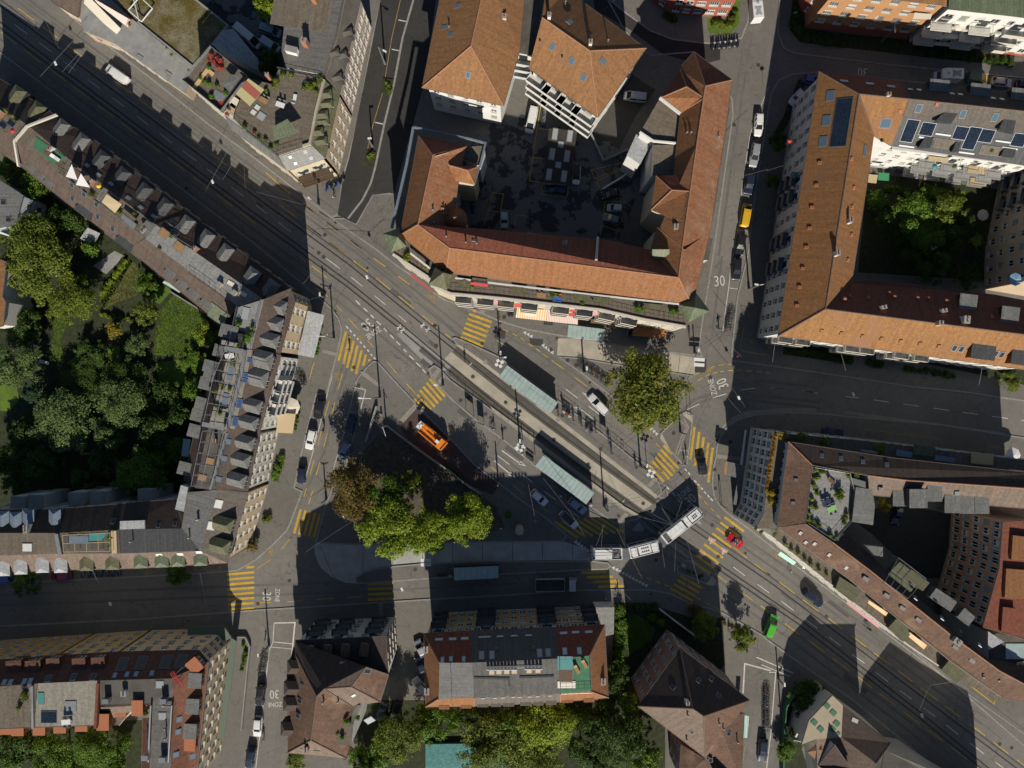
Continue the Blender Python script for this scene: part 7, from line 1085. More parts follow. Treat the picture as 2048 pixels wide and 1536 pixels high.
for a in (
 ('white delivery van driving on the shaded tram road at upper left', 'van', 'p_white', '00 638,402', '00 765,490', 'van'), ('white estate car waiting beside the bicycle island', 'estate', 'p_white', 'C 1430,975', 'C 1612,1162'), ('white hatchback in shade, first of the queue below the shelter', 'hatch', 'p_white', 'D 735,965', 'D 580,830'), ('steel-blue hatchback in the queue right of the scooter', 'hatch', 'p_steel', 'D 1130,1050', 'D 965,915'), ('white car with black roof entering the shaded zebra crossing', 'hatch', 'p_white', 'D 1045,1200', 'D 875,1050', 'car', 'p_black'),
 ('red open convertible on the long zebra crossing', 'conv', 'p_red', 'F 905,1080', 'F 1042,1190'), ('black car crossing the zebra stripes right of the triangular island', 'sedan', 'p_black', 'F 652,440', 'F 622,290'), ('dark navy estate driving on the sunlit lower tram road', 'estate', 'p_navy', '32 328,562', '32 218,472'), ('bright green van at the mouth of the lower right side street', 'mpv', 'p_green', 'I 2050,1180', 'I 1965,1405', 'van'),
 ('black estate parked first in the row below the west zebra crossing', 'estate', 'p_black', 'B 172,950', 'B 218,775'), ('white and light blue car parked between two dark cars on the west street', 'estate', 'p_white', 'B 85,1275', 'B 135,1070'), ('dark parked car last in the west street row', 'hatch', 'p_navy', 'G 105,140', 'G 130,-40'), ('navy estate parked under the park trees', 'estate', 'p_navy', 'B 492,1100', 'B 545,940'), ('pale blue car half under the rusty park tree', 'hatch', 'p_steel', 'B 410,1390', 'B 490,1205'),
 ('white estate parked at the top of the thirty street', 'estate', 'p_white', '20 1478,815', '20 1485,680'), ('silver-white estate parked second in the thirty street', 'estate', 'p_silver', '20 1445,1000', '20 1468,860'), ('dark blue car parked above the yellow van', 'estate', 'p_navy', '20 1415,1165', '20 1435,1040'), ('yellow van parked in the thirty street', 'van', 'p_yellow', '20 1415,1220', '20 1390,1360', 'van'), ('black estate parked below the yellow van', 'estate', 'p_black', '20 1362,1530', '20 1385,1400'), ('black car parked last before the bicycle rack of the thirty street', 'estate', 'p_black', '21 1345,145', '21 1355,10'),
 ('white van in the courtyard under the stacked balconies', 'van', 'p_white', '20 100,800', '20 135,640', 'van'), ('light grey van parked beside the tiled east wing', 'van', 'p_silver', '20 670,575', '20 805,590', 'van'), ('small white car with black roof beside the dark garage', 'mini', 'p_white', '20 383,1105', '20 390,990', 'car', 'p_black'), ('dark blue car parked below the dark garage', 'estate', 'p_navy', '20 190,1128', '20 330,1145'), ('white car in the shaded yard right of the garage', 'mini', 'p_silver', '20 580,1245', '20 655,1250'), ('dark car in the shaded yard below the white one', 'hatch', 'p_grey', '20 560,1300', '20 640,1325'), ('dark car beside the yard ramp', 'hatch', 'p_black', '20 555,1170', '20 625,1155'), ('pale car in the yellow bay beside the white rear balconies', 'hatch', 'p_silver', '10 1490,1350', '10 1490,1280'),
 ('rose-silver car parked at the top right street', 'hatch', 'p_rose', '30 1465,500', '30 1340,485'), ('dark car cut by the right edge of the top right street', 'hatch', 'p_black', '30 1600,515', '30 1490,500'), ('blue car parked at the amber roof corner', 'hatch', 'p_blue', '30 300,490', '30 225,470'), ('white car behind the white west facade corner', 'hatch', 'p_white', '30 150,610', '30 200,555'),
 ('white van in the yard at the top edge beside the bright tree', 'van', 'p_silver', '10 165,140', '10 75,95', 'van'), ('blue-white van in the yard beside the grey flat roof', 'van', 'p_steel', '10 130,200', '10 45,170', 'van'), ('pale van lowest in the yard beside the grey flat roof', 'van', 'p_silver', '10 130,300', '10 45,245', 'van'), ('long white van beside the white sloping roof', 'bigvan', 'p_white', 'H 870,170', 'H 640,-20', 'van'),
 ('dark blue car parked in the shade below the right road', 'estate', 'p_navy', '31 330,1050', '31 450,1070'), ('navy car in the courtyard of the south-east block', 'sedan', 'p_navy', 'K 1490,950', 'K 1535,785'), ('maroon car parked below the white dormers', 'hatch', 'p_maroon', '02 290,388', '02 430,380'), ('blue car parked at the left edge of the shaded street', 'hatch', 'p_blue', '02 -20,405', '02 60,395'),
 ('dark estate parked beside the lower zone thirty marking', 'estate', 'p_black', '12 18,1165', '12 35,1030'), ('white car parked in the lower left side street', 'hatch', 'p_white', '12 5,1350', '12 15,1225'), ('dark car at the bottom of the lower left side street', 'hatch', 'p_navy', '02 1490,1540', '02 1515,1410'), ('silver car peeking out beside the red roof corner', 'hatch', 'p_silver', '12 970,785', '12 1005,850'), ('navy car between two silver cars beside the red roof', 'hatch', 'p_navy', '12 975,885', '12 1005,955'), ('silver car lowest beside the orange roof edge', 'estate', 'p_silver', '12 965,1015', '12 1010,1075'), ('dark car, left of two behind the hip-roofed house', 'sedan', 'p_black', '12 740,1240', '12 770,1155'), ('dark car, right of two behind the hip-roofed house', 'estate', 'p_black', '12 830,1225', '12 850,1165'), ('dark blue car at the bottom of the right side street', 'estate', 'p_navy', '22 1500,1500', '22 1510,1360')):
 vehicle(a[0], a[1], a[2], a[3], a[4], a[5] if len(a) > 5 else 'car', a[6] if len(a) > 6 else None, z=.15 if any(k in a[0] for k in ('yard', 'courtyard', 'garage', 'east wing', 'behind', 'beside the red', 'beside the orange', 'bay', 'side street', 'zone', 'sloping', 'below the right road', 'corner', 'silver')) else .012)
# campers and pickup at the top
def camper(label, front, back, cab, W_=2.2, H_=2.8):
 f = p1(front, 2.4); b = p1(back, 2.4); c = (f + b) / 2; d = f - b; L = d.length; t = thing('camper', label, 'camper', (c.x, c.y, .012), math.atan2(d.y, d.x))
 s = []
 for x, w, z in ((-.5, .94, H_ - .12), (-.49, 1, H_), (.12, 1, H_), (.25, .97, H_ - .15), (.3, .94, H_ - .5)): s.append([Vector((x * L, -w * W_ / 2, .4)), Vector((x * L, -w * W_ / 2, z - .1)), Vector((x * L, -w * W_ * .46, z)), Vector((x * L, w * W_ * .46, z)), Vector((x * L, w * W_ / 2, z - .1)), Vector((x * L, w * W_ / 2, .4))])
 omat(link('body', loft(s).mesh('body', ['p_white']), t), 'p_white'); s = []
 for x, w, z in ((.27, .9, 1.9), (.4, .88, 1.35), (.48, .84, 1.1), (.5, .7, .85)): s.append([Vector((x * L, -w * W_ / 2, .3)), Vector((x * L, -w * W_ / 2, z - .1)), Vector((x * L, -w * W_ * .42, z)), Vector((x * L, w * W_ * .42, z)), Vector((x * L, w * W_ / 2, z - .1)), Vector((x * L, w * W_ / 2, .3))])
 omat(link('cab', loft(s).mesh('cab', ['p_white'], True), t), cab); m = MB(); m.face([(.285 * L, -.75, 1.9), (.285 * L, .75, 1.9), (.4 * L, .78, 1.4), (.4 * L, -.78, 1.4)]); link('windscreen', m.mesh('windscreen', ['carglass']), t, (0, 0, .02))
 m = MB(); m.box((0, 0, .03), (.5, .5, .08)); hm = m.mesh('roof_hatch', ['pale_dome'])
 for x, y in ((-.35, .4), (-.35, -.4), (-.1, .5), (-.1, -.4), (.1, 0)): link('roof_hatch', hm, t, (x * L, y, H_))
 m = MB(); m.box((0, 0, .06), (L * .28, .9, .05)); link('solar_panel', m.mesh('solar_panel', ['grey_c']), t, (-.22 * L, 0, H_))
 for x in (.3, -.3):
  for sy in (-1, 1): link('wheel', WH, t, (x * L, sy * (W_ / 2 - .12), .33))
camper('white camper van with roof hatches parked in the top right street', '30 1015,440', '30 1170,445', 'p_silver'); camper('white camper van cut by the top edge of the thirty street', '20 1465,-40', '20 1480,112', 'p_white')
f = p1('30 1318,475', 1); b_ = p1('30 1195,460', 1); c = (f + b_) / 2; d = f - b_; t = thing('pickup_truck', 'yellow pickup with dark green covered bed in the top right street', 'truck', (c.x, c.y, .012), math.atan2(d.y, d.x)); L = d.length
s = [[Vector((x * L, y * w * .9, z * (1 if abs(y) < 1 else .85))) for y in (-1.05, -1, -.8, .8, 1, 1.05)] for x, w, z in ((.1, .96, 1.7), (.26, .96, 1.68), (.36, .95, 1.15), (.47, .9, .95), (.5, .75, .7))]; omat(link('cab', loft(s).mesh('cab', ['p_white'], True), t), 'p_yellow'); m = MB(); m.box((-.2 * L, 0, 1.2), (.58 * L, 1.85, 1.3)); link('cargo_cover', m.mesh('cargo_cover', ['shutter_green']), t); m = MB(); m.face([(.275 * L, -.7, 1.68), (.275 * L, .7, 1.68), (.355 * L, .7, 1.22), (.355 * L, -.7, 1.22)]); link('windscreen', m.mesh('windscreen', ['carglass']), t, (0, 0, .02))
for x in (.31, -.31):
 for sy in (-1, 1): link('wheel', WH, t, (x * L, sy * .8, .33))
# bi-articulated trolleybus
tb = thing('trolleybus', 'long white articulated trolleybus turning across the junction', 'bus', (*w2((1290, 1085))[:2], .012)); O = tb.location.copy()
def bus_section(P0, P1, first=False, last=False, eq=0):
 a = p1(P0, 3.2); b = p1(P1, 3.2); c = (a + b) / 2; d = b - a; L = d.length; rz = math.atan2(d.y, d.x); loc = Vector((c.x, c.y, 0)) - Vector((O.x, O.y, 0)); W_ = 2.55
 sec = []
 st = [(-.5, .96 if not last else .86), (-.485, 1), (.485, 1), (.5, .96)]
 if first: st = [(-.5, .96), (-.48, 1), (.42, 1), (.465, .97), (.49, .88), (.5, .74)]
 for x, w in st: w = w * W_ / 2; sec.append([Vector((x * L, -w, .3)), Vector((x * L, -w, 1.2)), Vector((x * L, -w, 2.75)), Vector((x * L, -w * .93, 3.05)), Vector((x * L, -w * .8, 3.12)), Vector((x * L, w * .8, 3.12)), Vector((x * L, w * .93, 3.05)), Vector((x * L, w, 2.75)), Vector((x * L, w, 1.2)), Vector((x * L, w, .3))])
 bd = link('bus_body', loft(sec).mesh('bus_body', ['p_white'], False), tb, loc, rz)
 for sy in (-1, 1):
  m = MB(); n = max(3, int(L / 1.6))
  for k in range(n): m.box(((-.46 + .92 * (k + .5) / n) * L, sy * (W_ / 2 + .006), 1.9), (.92 * L / n - .12, .02, 1.25))
  m.box((0, sy * (W_ / 2 + .004), .75), (L * .95, .014, .35), m=1); link('side_window', m.mesh('side_window', ['carglass', 'p_navy']), bd)
 m = MB()
 for sy in (-1, 1): m.box((0, sy * 1.12, 3.28), (L * .96, .1, .34), m=0)
 m.box((0, 0, 3.14), (L * .92, 2.05, .03), m=1); link('roof_rail', m.mesh('roof_rail', ['white_c', 'mid_metal']), bd); m = MB()
 if eq == 0: m.box((-.12 * L, 0, 3.36), (.55 * L, 1.85, .42), m=0); m.box((.3 * L, 0, 3.3), (.2 * L, 1.6, .3), m=1); [m.box((.24 * L + i * .35, -.3 + .3 * (i % 3), 3.5), (.25, .5, .15), m=2) for i in range(4)]
 if eq == 1:
  m.box((-.34 * L, 0, 3.34), (.2 * L, 1.8, .4), m=0); m.box((.02 * L, 0, 3.3), (.42 * L, 1.7, .3), m=0); m.box((.36 * L, 0, 3.36), (.2 * L, 1.8, .44), m=0)
  for i in range(4): m.tube((-.02 * L + i * .42 - .3, -.35, 3.46), (-.02 * L + i * .42 - .3, -.35, 3.5), .16, 8, m=2); m.tube((-.02 * L + i * .42 - .3, .35, 3.46), (-.02 * L + i * .42 - .3, .35, 3.5), .16, 8, m=2)
 if eq == 2:
  m.box((-.16 * L, 0, 3.36), (.4 * L, 1.95, .44), m=0); m.box((.13 * L, 0, 3.32), (.1 * L, 2.0, .36), m=0); m.box((.33 * L, 0, 3.3), (.26 * L, 1.6, .3), m=0)
  for i in range(3): m.tube((.28 * L + i * .4, -.3, 3.46), (.28 * L + i * .4, -.3, 3.5), .17, 8, m=2); m.tube((.28 * L + i * .4, .2, 3.46), (.28 * L + i * .4, .2, 3.5), .17, 8, m=2)
  for i in range(3): m.box((-.46 * L + i * .3, 0, 3.24), (.16, 1.6, .18), m=1)
 link('roof_unit', m.mesh('roof_unit', ['white_c', 'mid_metal', 'black']), bd)
 if first: m = MB(); m.face([(.494 * L, -.9, 1.1), (.494 * L, .9, 1.1), (.478 * L, 1.02, 2.7), (.478 * L, -1.02, 2.7)]); link('windscreen', m.mesh('windscreen', ['carglass']), bd, (.03, 0, 0))
 for x in (.28, -.3):
  for sy in (-1, 1): link('wheel', WH, bd, (x * L, sy * 1.05, .45)).scale = (1.4, 1.2, 1.4)
 return a, b
bus_section('I 172,555', 'I 486,550', last=True, eq=0); bus_section('I 560,545', 'I 855,470', eq=1); bus_section('I 910,410', 'I 1285,110', first=True, eq=2)
for P in ('I 482,550 520,552 560,545', 'I 855,470 882,445 910,410'):
 q = pts(P, 3.0); m = MB(O)
 for k in range(9):
  t_ = k / 8; a = q[0].lerp(q[1], t_ * 2) if t_ < .5 else q[1].lerp(q[2], t_ * 2 - 1); d = (q[2] - q[0]); m.box(a + Vector((0, 0, -1.45 + .04 * (k % 2))), (.16, 2.3 - .2 * (k % 2), 2.9), math.atan2(d.y, d.x))
 m.build('bellows', ['mid_metal'], tb)
m = MB(O)
for o_ in (-.3, .3): a = p1('I 420,%d' % (548 + o_ * 40), 3.6); b = p1('I 120,%d' % (556 + o_ * 60), 5.4); m.tube(a, b, .05, 6)
m.build('trolley_pole', ['dark_metal'], tb)
# orange overhead-line work truck and dump truck
def rigid(label, name, front, back, z=.15): f = p1(front, 2); b = p1(back, 2); c = (f + b) / 2; d = f - b; return thing(name, label, 'truck', (c.x, c.y, z), math.atan2(d.y, d.x)), d.length
t, L = rigid('orange work truck with folded lift arm and basket parked by the park island', 'work_truck', 'B 1480,1250', 'B 1245,1050'); W_ = 2.3
s = [[Vector((x * L, y * W_ / 2 * w, zz)) for y, zz in ((-1, .5), (-1, z_ - .25), (-.92, z_), (.92, z_), (1, z_ - .25), (1, .5))] for x, w, z_ in ((.24, 1, 2.5), (.4, 1, 2.5), (.47, .96, 1.9), (.5, .88, 1.2))]; omat(link('cab', loft(s).mesh('cab', ['p_white'], True), t), 'p_orange')
m = MB(); m.face([(.41 * L, -.95, 2.46), (.41 * L, .95, 2.46), (.475 * L, .95, 1.75), (.475 * L, -.95, 1.75)]); link('windscreen', m.mesh('windscreen', ['carglass']), t, (.02, 0, .03))
m = MB(); m.box((-.14 * L, 0, 1.3), (.74 * L, W_, .7), m=0)
for sy in (-1, 1): m.box((-.14 * L, sy * (W_ / 2 - .1), 1.85), (.72 * L, .2, .5), m=0)
for k in range(5): m.box((-.44 * L + k * .14 * L, 0, 1.66), (.03, W_ - .45, .04), m=1)
link('truck_bed', m.mesh('truck_bed', ['p_orange', 'dark_metal']), t); m = MB(); m.box((.18 * L, 0, 2.1), (.9, .8, 1.2)); m.box((.2 * L, 0, 2.78), (.8, .6, .2), m=1); link('turret', m.mesh('turret', ['p_orange', 'white_c']), t); m = MB(); m.tube((.18 * L, 0, 2.7), (-.5 * L, .25, 2.7), .17, 6); m.tube((.05 * L, .4, 2.3), (-.3 * L, .4, 2.4), .14, 6); link('lift_arm', m.mesh('lift_arm', ['p_orange']), t)
m = MB()
for x0, y0, dx, dy in ((-.58 * L, .25, .9, 1.5),):
 m.box((x0, y0, 2.2), (dx, dy, .06), m=0)
 for sx in (-1, 1): m.box((x0 + sx * dx / 2, y0, 2.75), (.06, dy, .08), m=0); m.box((x0, y0 + sx * dy / 2, 2.75), (dx, .06, .08), m=0)
 for sx in (-1, 1):
  for sy in (-1, 1): m.box((x0 + sx * dx / 2, y0 + sy * dy / 2, 2.5), (.06, .06, .6), m=0)
link('basket', m.mesh('basket', ['white_c']), t)
for x in (.33, -.25):
 for sy in (-1, 1): link('wheel', WH, t, (x * L, sy * .98, .45)).scale = (1.4, 1.3, 1.4)
t, L = rigid('dump truck with dark open bed and pale blue cab in the shaded street', 'dump_truck', '22 393,437', '22 140,440', .012); W_ = 2.5; m = MB(); m.box((-.15 * L, 0, 1.25), (.68 * L, W_, .12), m=1)
for sy in (-1, 1): m.box((-.15 * L, sy * W_ / 2, 1.85), (.68 * L, .1, 1.3), m=0)
for x in (-.49, .19): m.box((x * L, 0, 1.85), (.1, W_, 1.3), m=0)
m.box((-.15 * L, 0, 1.6), (.66 * L, W_ - .15, .5), m=2); link('tipper_bed', m.mesh('tipper_bed', ['grey_c', 'dark_metal', 'asphalt_mid']), t); s = [[Vector((x * L, y * W_ / 2 * w, zz)) for y, zz in ((-1, .5), (-1, z_ - .25), (-.92, z_), (.92, z_), (1, z_ - .25), (1, .5))] for x, w, z_ in ((.3, 1, 2.9), (.45, 1, 2.9), (.49, .96, 2.2), (.5, .9, 1.2))]; omat(link('cab', loft(s).mesh('cab', ['p_white'], True), t), 'p_silver'); m = MB(); m.face([(.455 * L, -1.05, 2.85), (.455 * L, 1.05, 2.85), (.492 * L, 1.05, 2.0), (.492 * L, -1.05, 2.0)]); link('windscreen', m.mesh('windscreen', ['carglass']), t, (.03, 0, .02))
for x in (.36, -.2, -.36):
 for sy in (-1, 1): link('wheel', WH, t, (x * L, sy * 1.08, .5)).scale = (1.5, 1.4, 1.5)
# two-wheelers
def ring(mb, c, r, t, m, n=12):
 P = [c + Vector((r * math.cos(2 * math.pi * k / n), 0, r * math.sin(2 * math.pi * k / n))) for k in range(n + 1)]
 for a, b in zip(P[:-1], P[1:]): mb.tube(a, b, t, 4, m, cap=False)
BP = {}
w = MB(); ring(w, Vector((0, 0, 0)), .33, .035, 0); [w.tube((0, 0, 0), (.31 * math.cos(k), 0, .31 * math.sin(k)), .006, 3, 1) for k in (0, 1.05, 2.1, 3.14, 4.2, 5.24)]; BP['wheel'] = w.mesh('wheel', ['rubber', 'steel'])
w = MB();
for a, b in (((-.5, 0, .34), (-.15, 0, .3)), ((-.15, 0, .3), (-.28, 0, .82)), ((-.28, 0, .78), (.32, 0, .8)), ((.32, 0, .8), (-.15, 0, .3)), ((-.5, 0, .34), (-.27, 0, .75)), ((.52, 0, .34), (.3, 0, .95))): w.tube(a, b, .03, 5)
BP['frame'] = w.mesh('frame', ['black_c']); w = MB(); w.tube((.27, -.3, 1.02), (.27, .3, 1.02), .025, 5); w.tube((.3, 0, .93), (.27, 0, 1.02), .025, 5); BP['handlebar'] = w.mesh('handlebar', ['dark_metal']); w = MB(); w.box((-.3, 0, .88), (.28, .16, .07)); BP['saddle'] = w.mesh('saddle', ['black'])
def bicycle(p, rz, col, label, group, extra=None):
 t = thing('bicycle', label, 'bicycle', p, rz, group)
 for x in (-.5, .52): link('wheel', BP['wheel'], t, (x, 0, .36))
 omat(link('frame', BP['frame'], t), col)
 for k in ('handlebar', 'saddle'): link(k, BP[k], t)
 if extra: m = MB(); m.box((.62, 0, .9), (.34, .36, .26)); link('basket', m.mesh('basket', [extra]), t)
 return t
MP = {}
w = MB(); w.tube((0, -.07, 0), (0, .07, 0), .3, 12); w.tube((0, -.075, 0), (0, .075, 0), .16, 8, m=1); MP['wheel'] = w.mesh('wheel', ['rubber', 'steel']); s = [[Vector((x, y * wd, zz)) for y, zz in ((-1, .3), (-1, zt - .1), (-.6, zt), (.6, zt), (1, zt - .1), (1, .3))] for x, wd, zt in ((-.85, .12, .75), (-.7, .2, .8), (-.3, .22, .78), (0, .2, .6), (.25, .2, .62), (.45, .22, 1.0), (.6, .16, .95))]; MP['body'] = loft(s).mesh('body', ['p_black'], True); w = MB(); w.box((-.4, 0, .86), (.75, .3, .12)); MP['seat'] = w.mesh('seat', ['black']); w = MB(); w.tube((.48, -.36, 1.06), (.48, .36, 1.06), .03, 5); w.box((.45, -.38, 1.12), (.05, .12, .08)); w.box((.45, .38, 1.12), (.05, .12, .08)); MP['handlebar'] = w.mesh('handlebar', ['dark_metal'])
def scooter(p, rz, col, label, group):
 t = thing('motor_scooter', label, 'scooter', p, rz, group)
 for x in (-.62, .62): link('wheel', MP['wheel'], t, (x, 0, .3))
 omat(link('body', MP['body'], t), col); link('seat', MP['seat'], t); link('handlebar', MP['handlebar'], t); return t
COLS = ['black_c', 'grey_c', 'navy', 'red', 'white_c', 'blue', 'olive', 'teal', 'black_c', 'steel']
def rack(txt, n, rz, label, group, z=KZ + .01, kind=bicycle, cols=COLS):
 P = pts(txt); a, b = P
 for i in range(n): q = a.lerp(b, (i + .5) / n); kind(Vector((q.x + R.uniform(-.12, .12), q.y + R.uniform(-.12, .12), z)), rz + R.uniform(-.14, .14), cols[(i * 3 + n) % len(cols)], label, group)
rack('C 1310,640 1640,860', 19, rad(62), 'bicycle in the crowded stands under the plane tree', 'bicycles under the plane tree'); rack('21 1315,320 1290,455', 9, rad(5), 'bicycle in the rack at the end of the thirty street', 'bicycles at the end of the thirty street', .02); rack('12 60,850 30,975', 8, rad(12), 'bicycle parked in the lower left side street', 'bicycles of the lower left side street', KZ + .03); rack('22 1520,1040 1520,1310', 20, rad(10), 'bicycle in the long rack of the right side street', 'bicycles of the right side street', KZ + .03); rack('11 250,700 290,790', 6, rad(25), 'bicycle in the cluster before the white west facade', 'bicycles before the west facade'); rack('B 20,540 60,600', 3, rad(70), 'dark bicycle beside the west crossing wall', 'bicycles beside the west crossing', KZ + .01)
PC = ['p_black', 'p_grey', 'p_silver', 'p_black', 'p_blue', 'p_navy']; rack('20 1185,285 1355,265', 11, rad(82), 'motor scooter in the dense row at the top of the thirty street', 'scooters at the top of the thirty street', KZ + .01, scooter, PC); rack('10 425,1140 535,1090', 4, rad(60), 'motor scooter beside the cream corner terrace', 'scooters beside the cream terrace', KZ + .01, scooter, PC); rack('C 590,120 650,140', 3, rad(75), 'motor scooter left of the orange striped awning', 'scooters left of the striped awning', KZ + .01, scooter, PC); rack('21 690,450 700,470', 2, rad(80), 'motor scooter in the shade beside the porch', 'scooters beside the porch', KZ + .01, scooter, PC); rack('02 490,368 740,355', 7, rad(85), 'motor scooter in the shaded row under the olive dormers', 'scooters under the olive dormers', .02, scooter, PC)
scooter(p1('D 865,870') + Vector((0, 0, .012)), rad(-40), 'p_white', 'white motor scooter driving between the queueing cars', None); bicycle(p1('22 1300,690', KZ + .01), rad(80), 'white_c', 'white bicycle locked at the thin yellowing street tree', None); bicycle(p1('12 60,750', KZ + .01), rad(80), 'black_c', 'bicycle leaning on the post by the white parking frame', None)
# ------------------------------------------------------------------ shelters, poles, signs
def shelter(label, txt, z=2.8, n=12, roofm='shelter_glass', wallside=True):
 P = pts(txt, z); a, b, c, d = P; o = (a + b + c + d) / 4; t = thing('waiting_shelter', label, 'shelter', (o.x, o.y, .12), group='glass-roofed waiting shelters'); off = Vector((o.x, o.y, .12))
 for k in range(n):
  m = MB(off); u0, u1 = (k + .03) / n, (k + .97) / n; q = [a.lerp(b, u0), a.lerp(b, u1), d.lerp(c, u1), d.lerp(c, u0)]; m.face(q); m.face([v - Vector((0, 0, .03)) for v in q][::-1]); m.build('roof_pane', [roofm], t)
 m = MB(off); dz = Vector((0, 0, -.08))
 for p, q in ((a, b), (b, c), (c, d), (d, a), (a.lerp(d, .5), b.lerp(c, .5))): m.tube(p + dz, q + dz, .06, 5)
 for k in range(1, n): m.tube(a.lerp(b, k / n) + dz * .6, d.lerp(c, k / n) + dz * .6, .035, 4)
 m.build('roof_frame', ['mid_metal'], t)
 for k in range(5): p = a.lerp(b, .04 + .92 * k / 4).lerp(d.lerp(c, .04 + .92 * k / 4), .12); m = MB(off); m.tube((p.x, p.y, .12), p + dz, .06, 6); m.build('post', ['dark_metal'], t)
 if wallside: p = a.lerp(d, .08); q = b.lerp(c, .08); m = MB(off); m.face([(p.x, p.y, .4), (q.x, q.y, .4), (q.x, q.y, 2.4), (p.x, p.y, 2.4)]); m.build('back_pane', ['glass'], t)
 p = a.lerp(d, .2).lerp(b.lerp(c, .2), .2); q = a.lerp(d, .2).lerp(b.lerp(c, .2), .7); m = MB(off); m.ribbon([Vector((p.x, p.y, .6)), Vector((q.x, q.y, .6))], .45, h=.08); m.build('bench', ['wood'], t)
shelter('long glass-roofed tram shelter on the north platform', 'C 585,668 1105,1050 1025,1170 502,780', 3.0, 14); shelter('long glass-roofed tram shelter on the south platform', 'D 702,460 1225,850 1140,965 615,570', 3.0, 14); shelter('glass bus shelter below the orange and pink striped awnings', 'C 1212,252 1587,300 1570,422 1200,375', 2.8, 8); shelter('bluish shaded bus shelter on the lower bus platform', '12 1186,336 1454,324 1455,396 1190,411', 2.8, 8)
def pole(label, base, h, arms=(), lamps=(), r=.19, name='street_lamp', cat='street lamp', z=.12, group='tall poles and street lamps', mat='mid_metal'):
 p = p1(base); t = thing(name, label, cat, (p.x, p.y, z), group=group); m = MB(); m.tube((0, 0, 0), (0, 0, h), r, 8, r2=r * .65); m.tube((0, 0, 0), (0, 0, .9), r * 1.4, 8); m.build('post', [mat], t)
 for ang, ln, zz in arms: d = Vector((math.cos(rad(ang)), math.sin(rad(ang)), 0)); m = MB(); m.tube((0, 0, zz), d * ln + Vector((0, 0, zz + .25)), .07, 6); m.build('arm', ['white_c' if ln > 1.2 else mat], t)
 for ang, ln, zz in lamps: d = Vector((math.cos(rad(ang)), math.sin(rad(ang)), 0)); m = MB(); m.box(d * ln + Vector((0, 0, zz)), (.8, .32, .14), rad(ang), m=0); m.box(d * ln + Vector((0, 0, zz - .08)), (.6, .24, .03), rad(ang), m=1); m.build('lamp_head', ['white_c', 'lamp_glass'], t)
for a in (('tall mast with white crossarm by the west zebra crossing', 'B 350,140', 6.6, ((175, 2.2, 6.3), (60, .7, 6.2), (-120, .7, 6.2)), ()), ('tall mast with white arm on the park island nose', 'B 820,745', 9.0, ((178, 2.0, 8.6),), ((178, 2.3, 8.7),)), ('tall mast beside the narrow south platform nose', 'B 1465,622', 7.4, (), ((170, .8, 7.3),)), ('lantern mast in the middle of the south tram platform', 'C 712,1455', 7.6, ((90, .6, 7.2), (210, .6, 7.2), (330, .6, 7.2)), ((90, .8, 7.4), (210, .8, 7.4), (330, .8, 7.4))), ('mast beside the north tram shelter', 'C 522,600', 6.8, ((90, .8, 6.5), (0, .7, 6.5)), ((90, .9, 6.6), (0, .8, 6.6))), ('mast between bus shelter and bicycle island', 'C 1372,742', 6.4, (), ((95, .7, 6.3),)), ('mast at the south end of the south platform', 'D 1322,985', 6.9, (), ()), ('mast on the north platform edge under the plane tree', 'D 1692,572', 7.0, (), ((80, .8, 6.9),)), ('mast beside the white arrows on the park kerb', 'D 238,742', 5.0, (), ()), ('mast on the triangular island under the plane tree', 'E 668,1050', 6.0, (), ()), ('lamp post with white bracket on the thirty street', 'E 815,240', 3.2, (), ((90, .4, 3.1),)), ('slim lamp at the shaded bus loop edge', 'G 372,305', 4.5, ((0, 1.0, 4.3), (180, .7, 4.3)), ()), ('lamp with white disc by the rusty park tree', 'G 590,440', 3.5, (), ((45, .1, 3.5),)), ('street lamp of the dark street strip', '10 775,385', 7.5, ((-30, 1.0, 7.2),), ((-30, 1.4, 7.3),)), ('second lamp of the dark street strip', '10 700,880', 5.0, (), ((0, .4, 5),)), ('white lamp arm on the pavement by the yellow bay', '21 1420,200', 6.5, ((10, 1.6, 6.3),), ((170, .6, 6.4),)), ('lamp at the lower right side street corner', '32 60,1000', 3.6, (), ((95, .3, 3.6),)), ('bent white lamp over the green curved fence', '32 80,1278', 6.5, ((-10, 2.0, 6.2),), ((60, 1.2, 6.4),)), ('small lamp in front of the orange house', '30 678,250', 5.5, ((95, 1.4, 5.3),), ((-90, .4, 5.4),)), ('lamp post by the scooter row of the cream terrace', '10 378,1235', 4.6, ((150, .7, 4.4),), ((150, .8, 4.5),)), ('pole beside the lower zone thirty crossing', '12 80,800', 6.5, (), ((95, .3, 6.4),)), ('mast beside the corner grey awning', 'A 250,1000', 3.4, (), ((95, .3, 3.4),)), ('pole at the tip of the park wall', 'B 885,1030', 4.5, ((-70, 2.0, 4.3),), ())):
 pole(*a)
mm = MB(); mm.box((0, 0, 0), (.62, .62, .06), m=0); mm.box((0, 0, -.05), (.5, .5, .05), m=1); CL = mm.mesh('lamp_panel', ['white_c', 'lamp_glass'])
for lab, tx in (('mast with four white square lamps left of the north tram shelter', 'C 505,650'), ('mast with four white square lamps at the north platform end', 'D 1800,650'), ('mast with four white square lamps left of the south tram shelter', 'D 460,385')):
 p = p1(tx, 4); t = thing('platform_lamp', lab, 'street lamp', (p.x, p.y, .18), rad(25), 'four-lamp masts on the tram platforms'); m = MB(); m.tube((0, 0, 0), (0, 0, 4), .08, 8); m.build('post', ['mid_metal'], t)
 for k in range(4): a = k * math.pi / 2; link('lamp_panel', CL, t, (.62 * math.cos(a), .62 * math.sin(a), 4.0), a); m = MB(); m.tube((0, 0, 3.95), (.5 * math.cos(a), .5 * math.sin(a), 3.95), .03, 4); m.build('arm', ['mid_metal'], t)
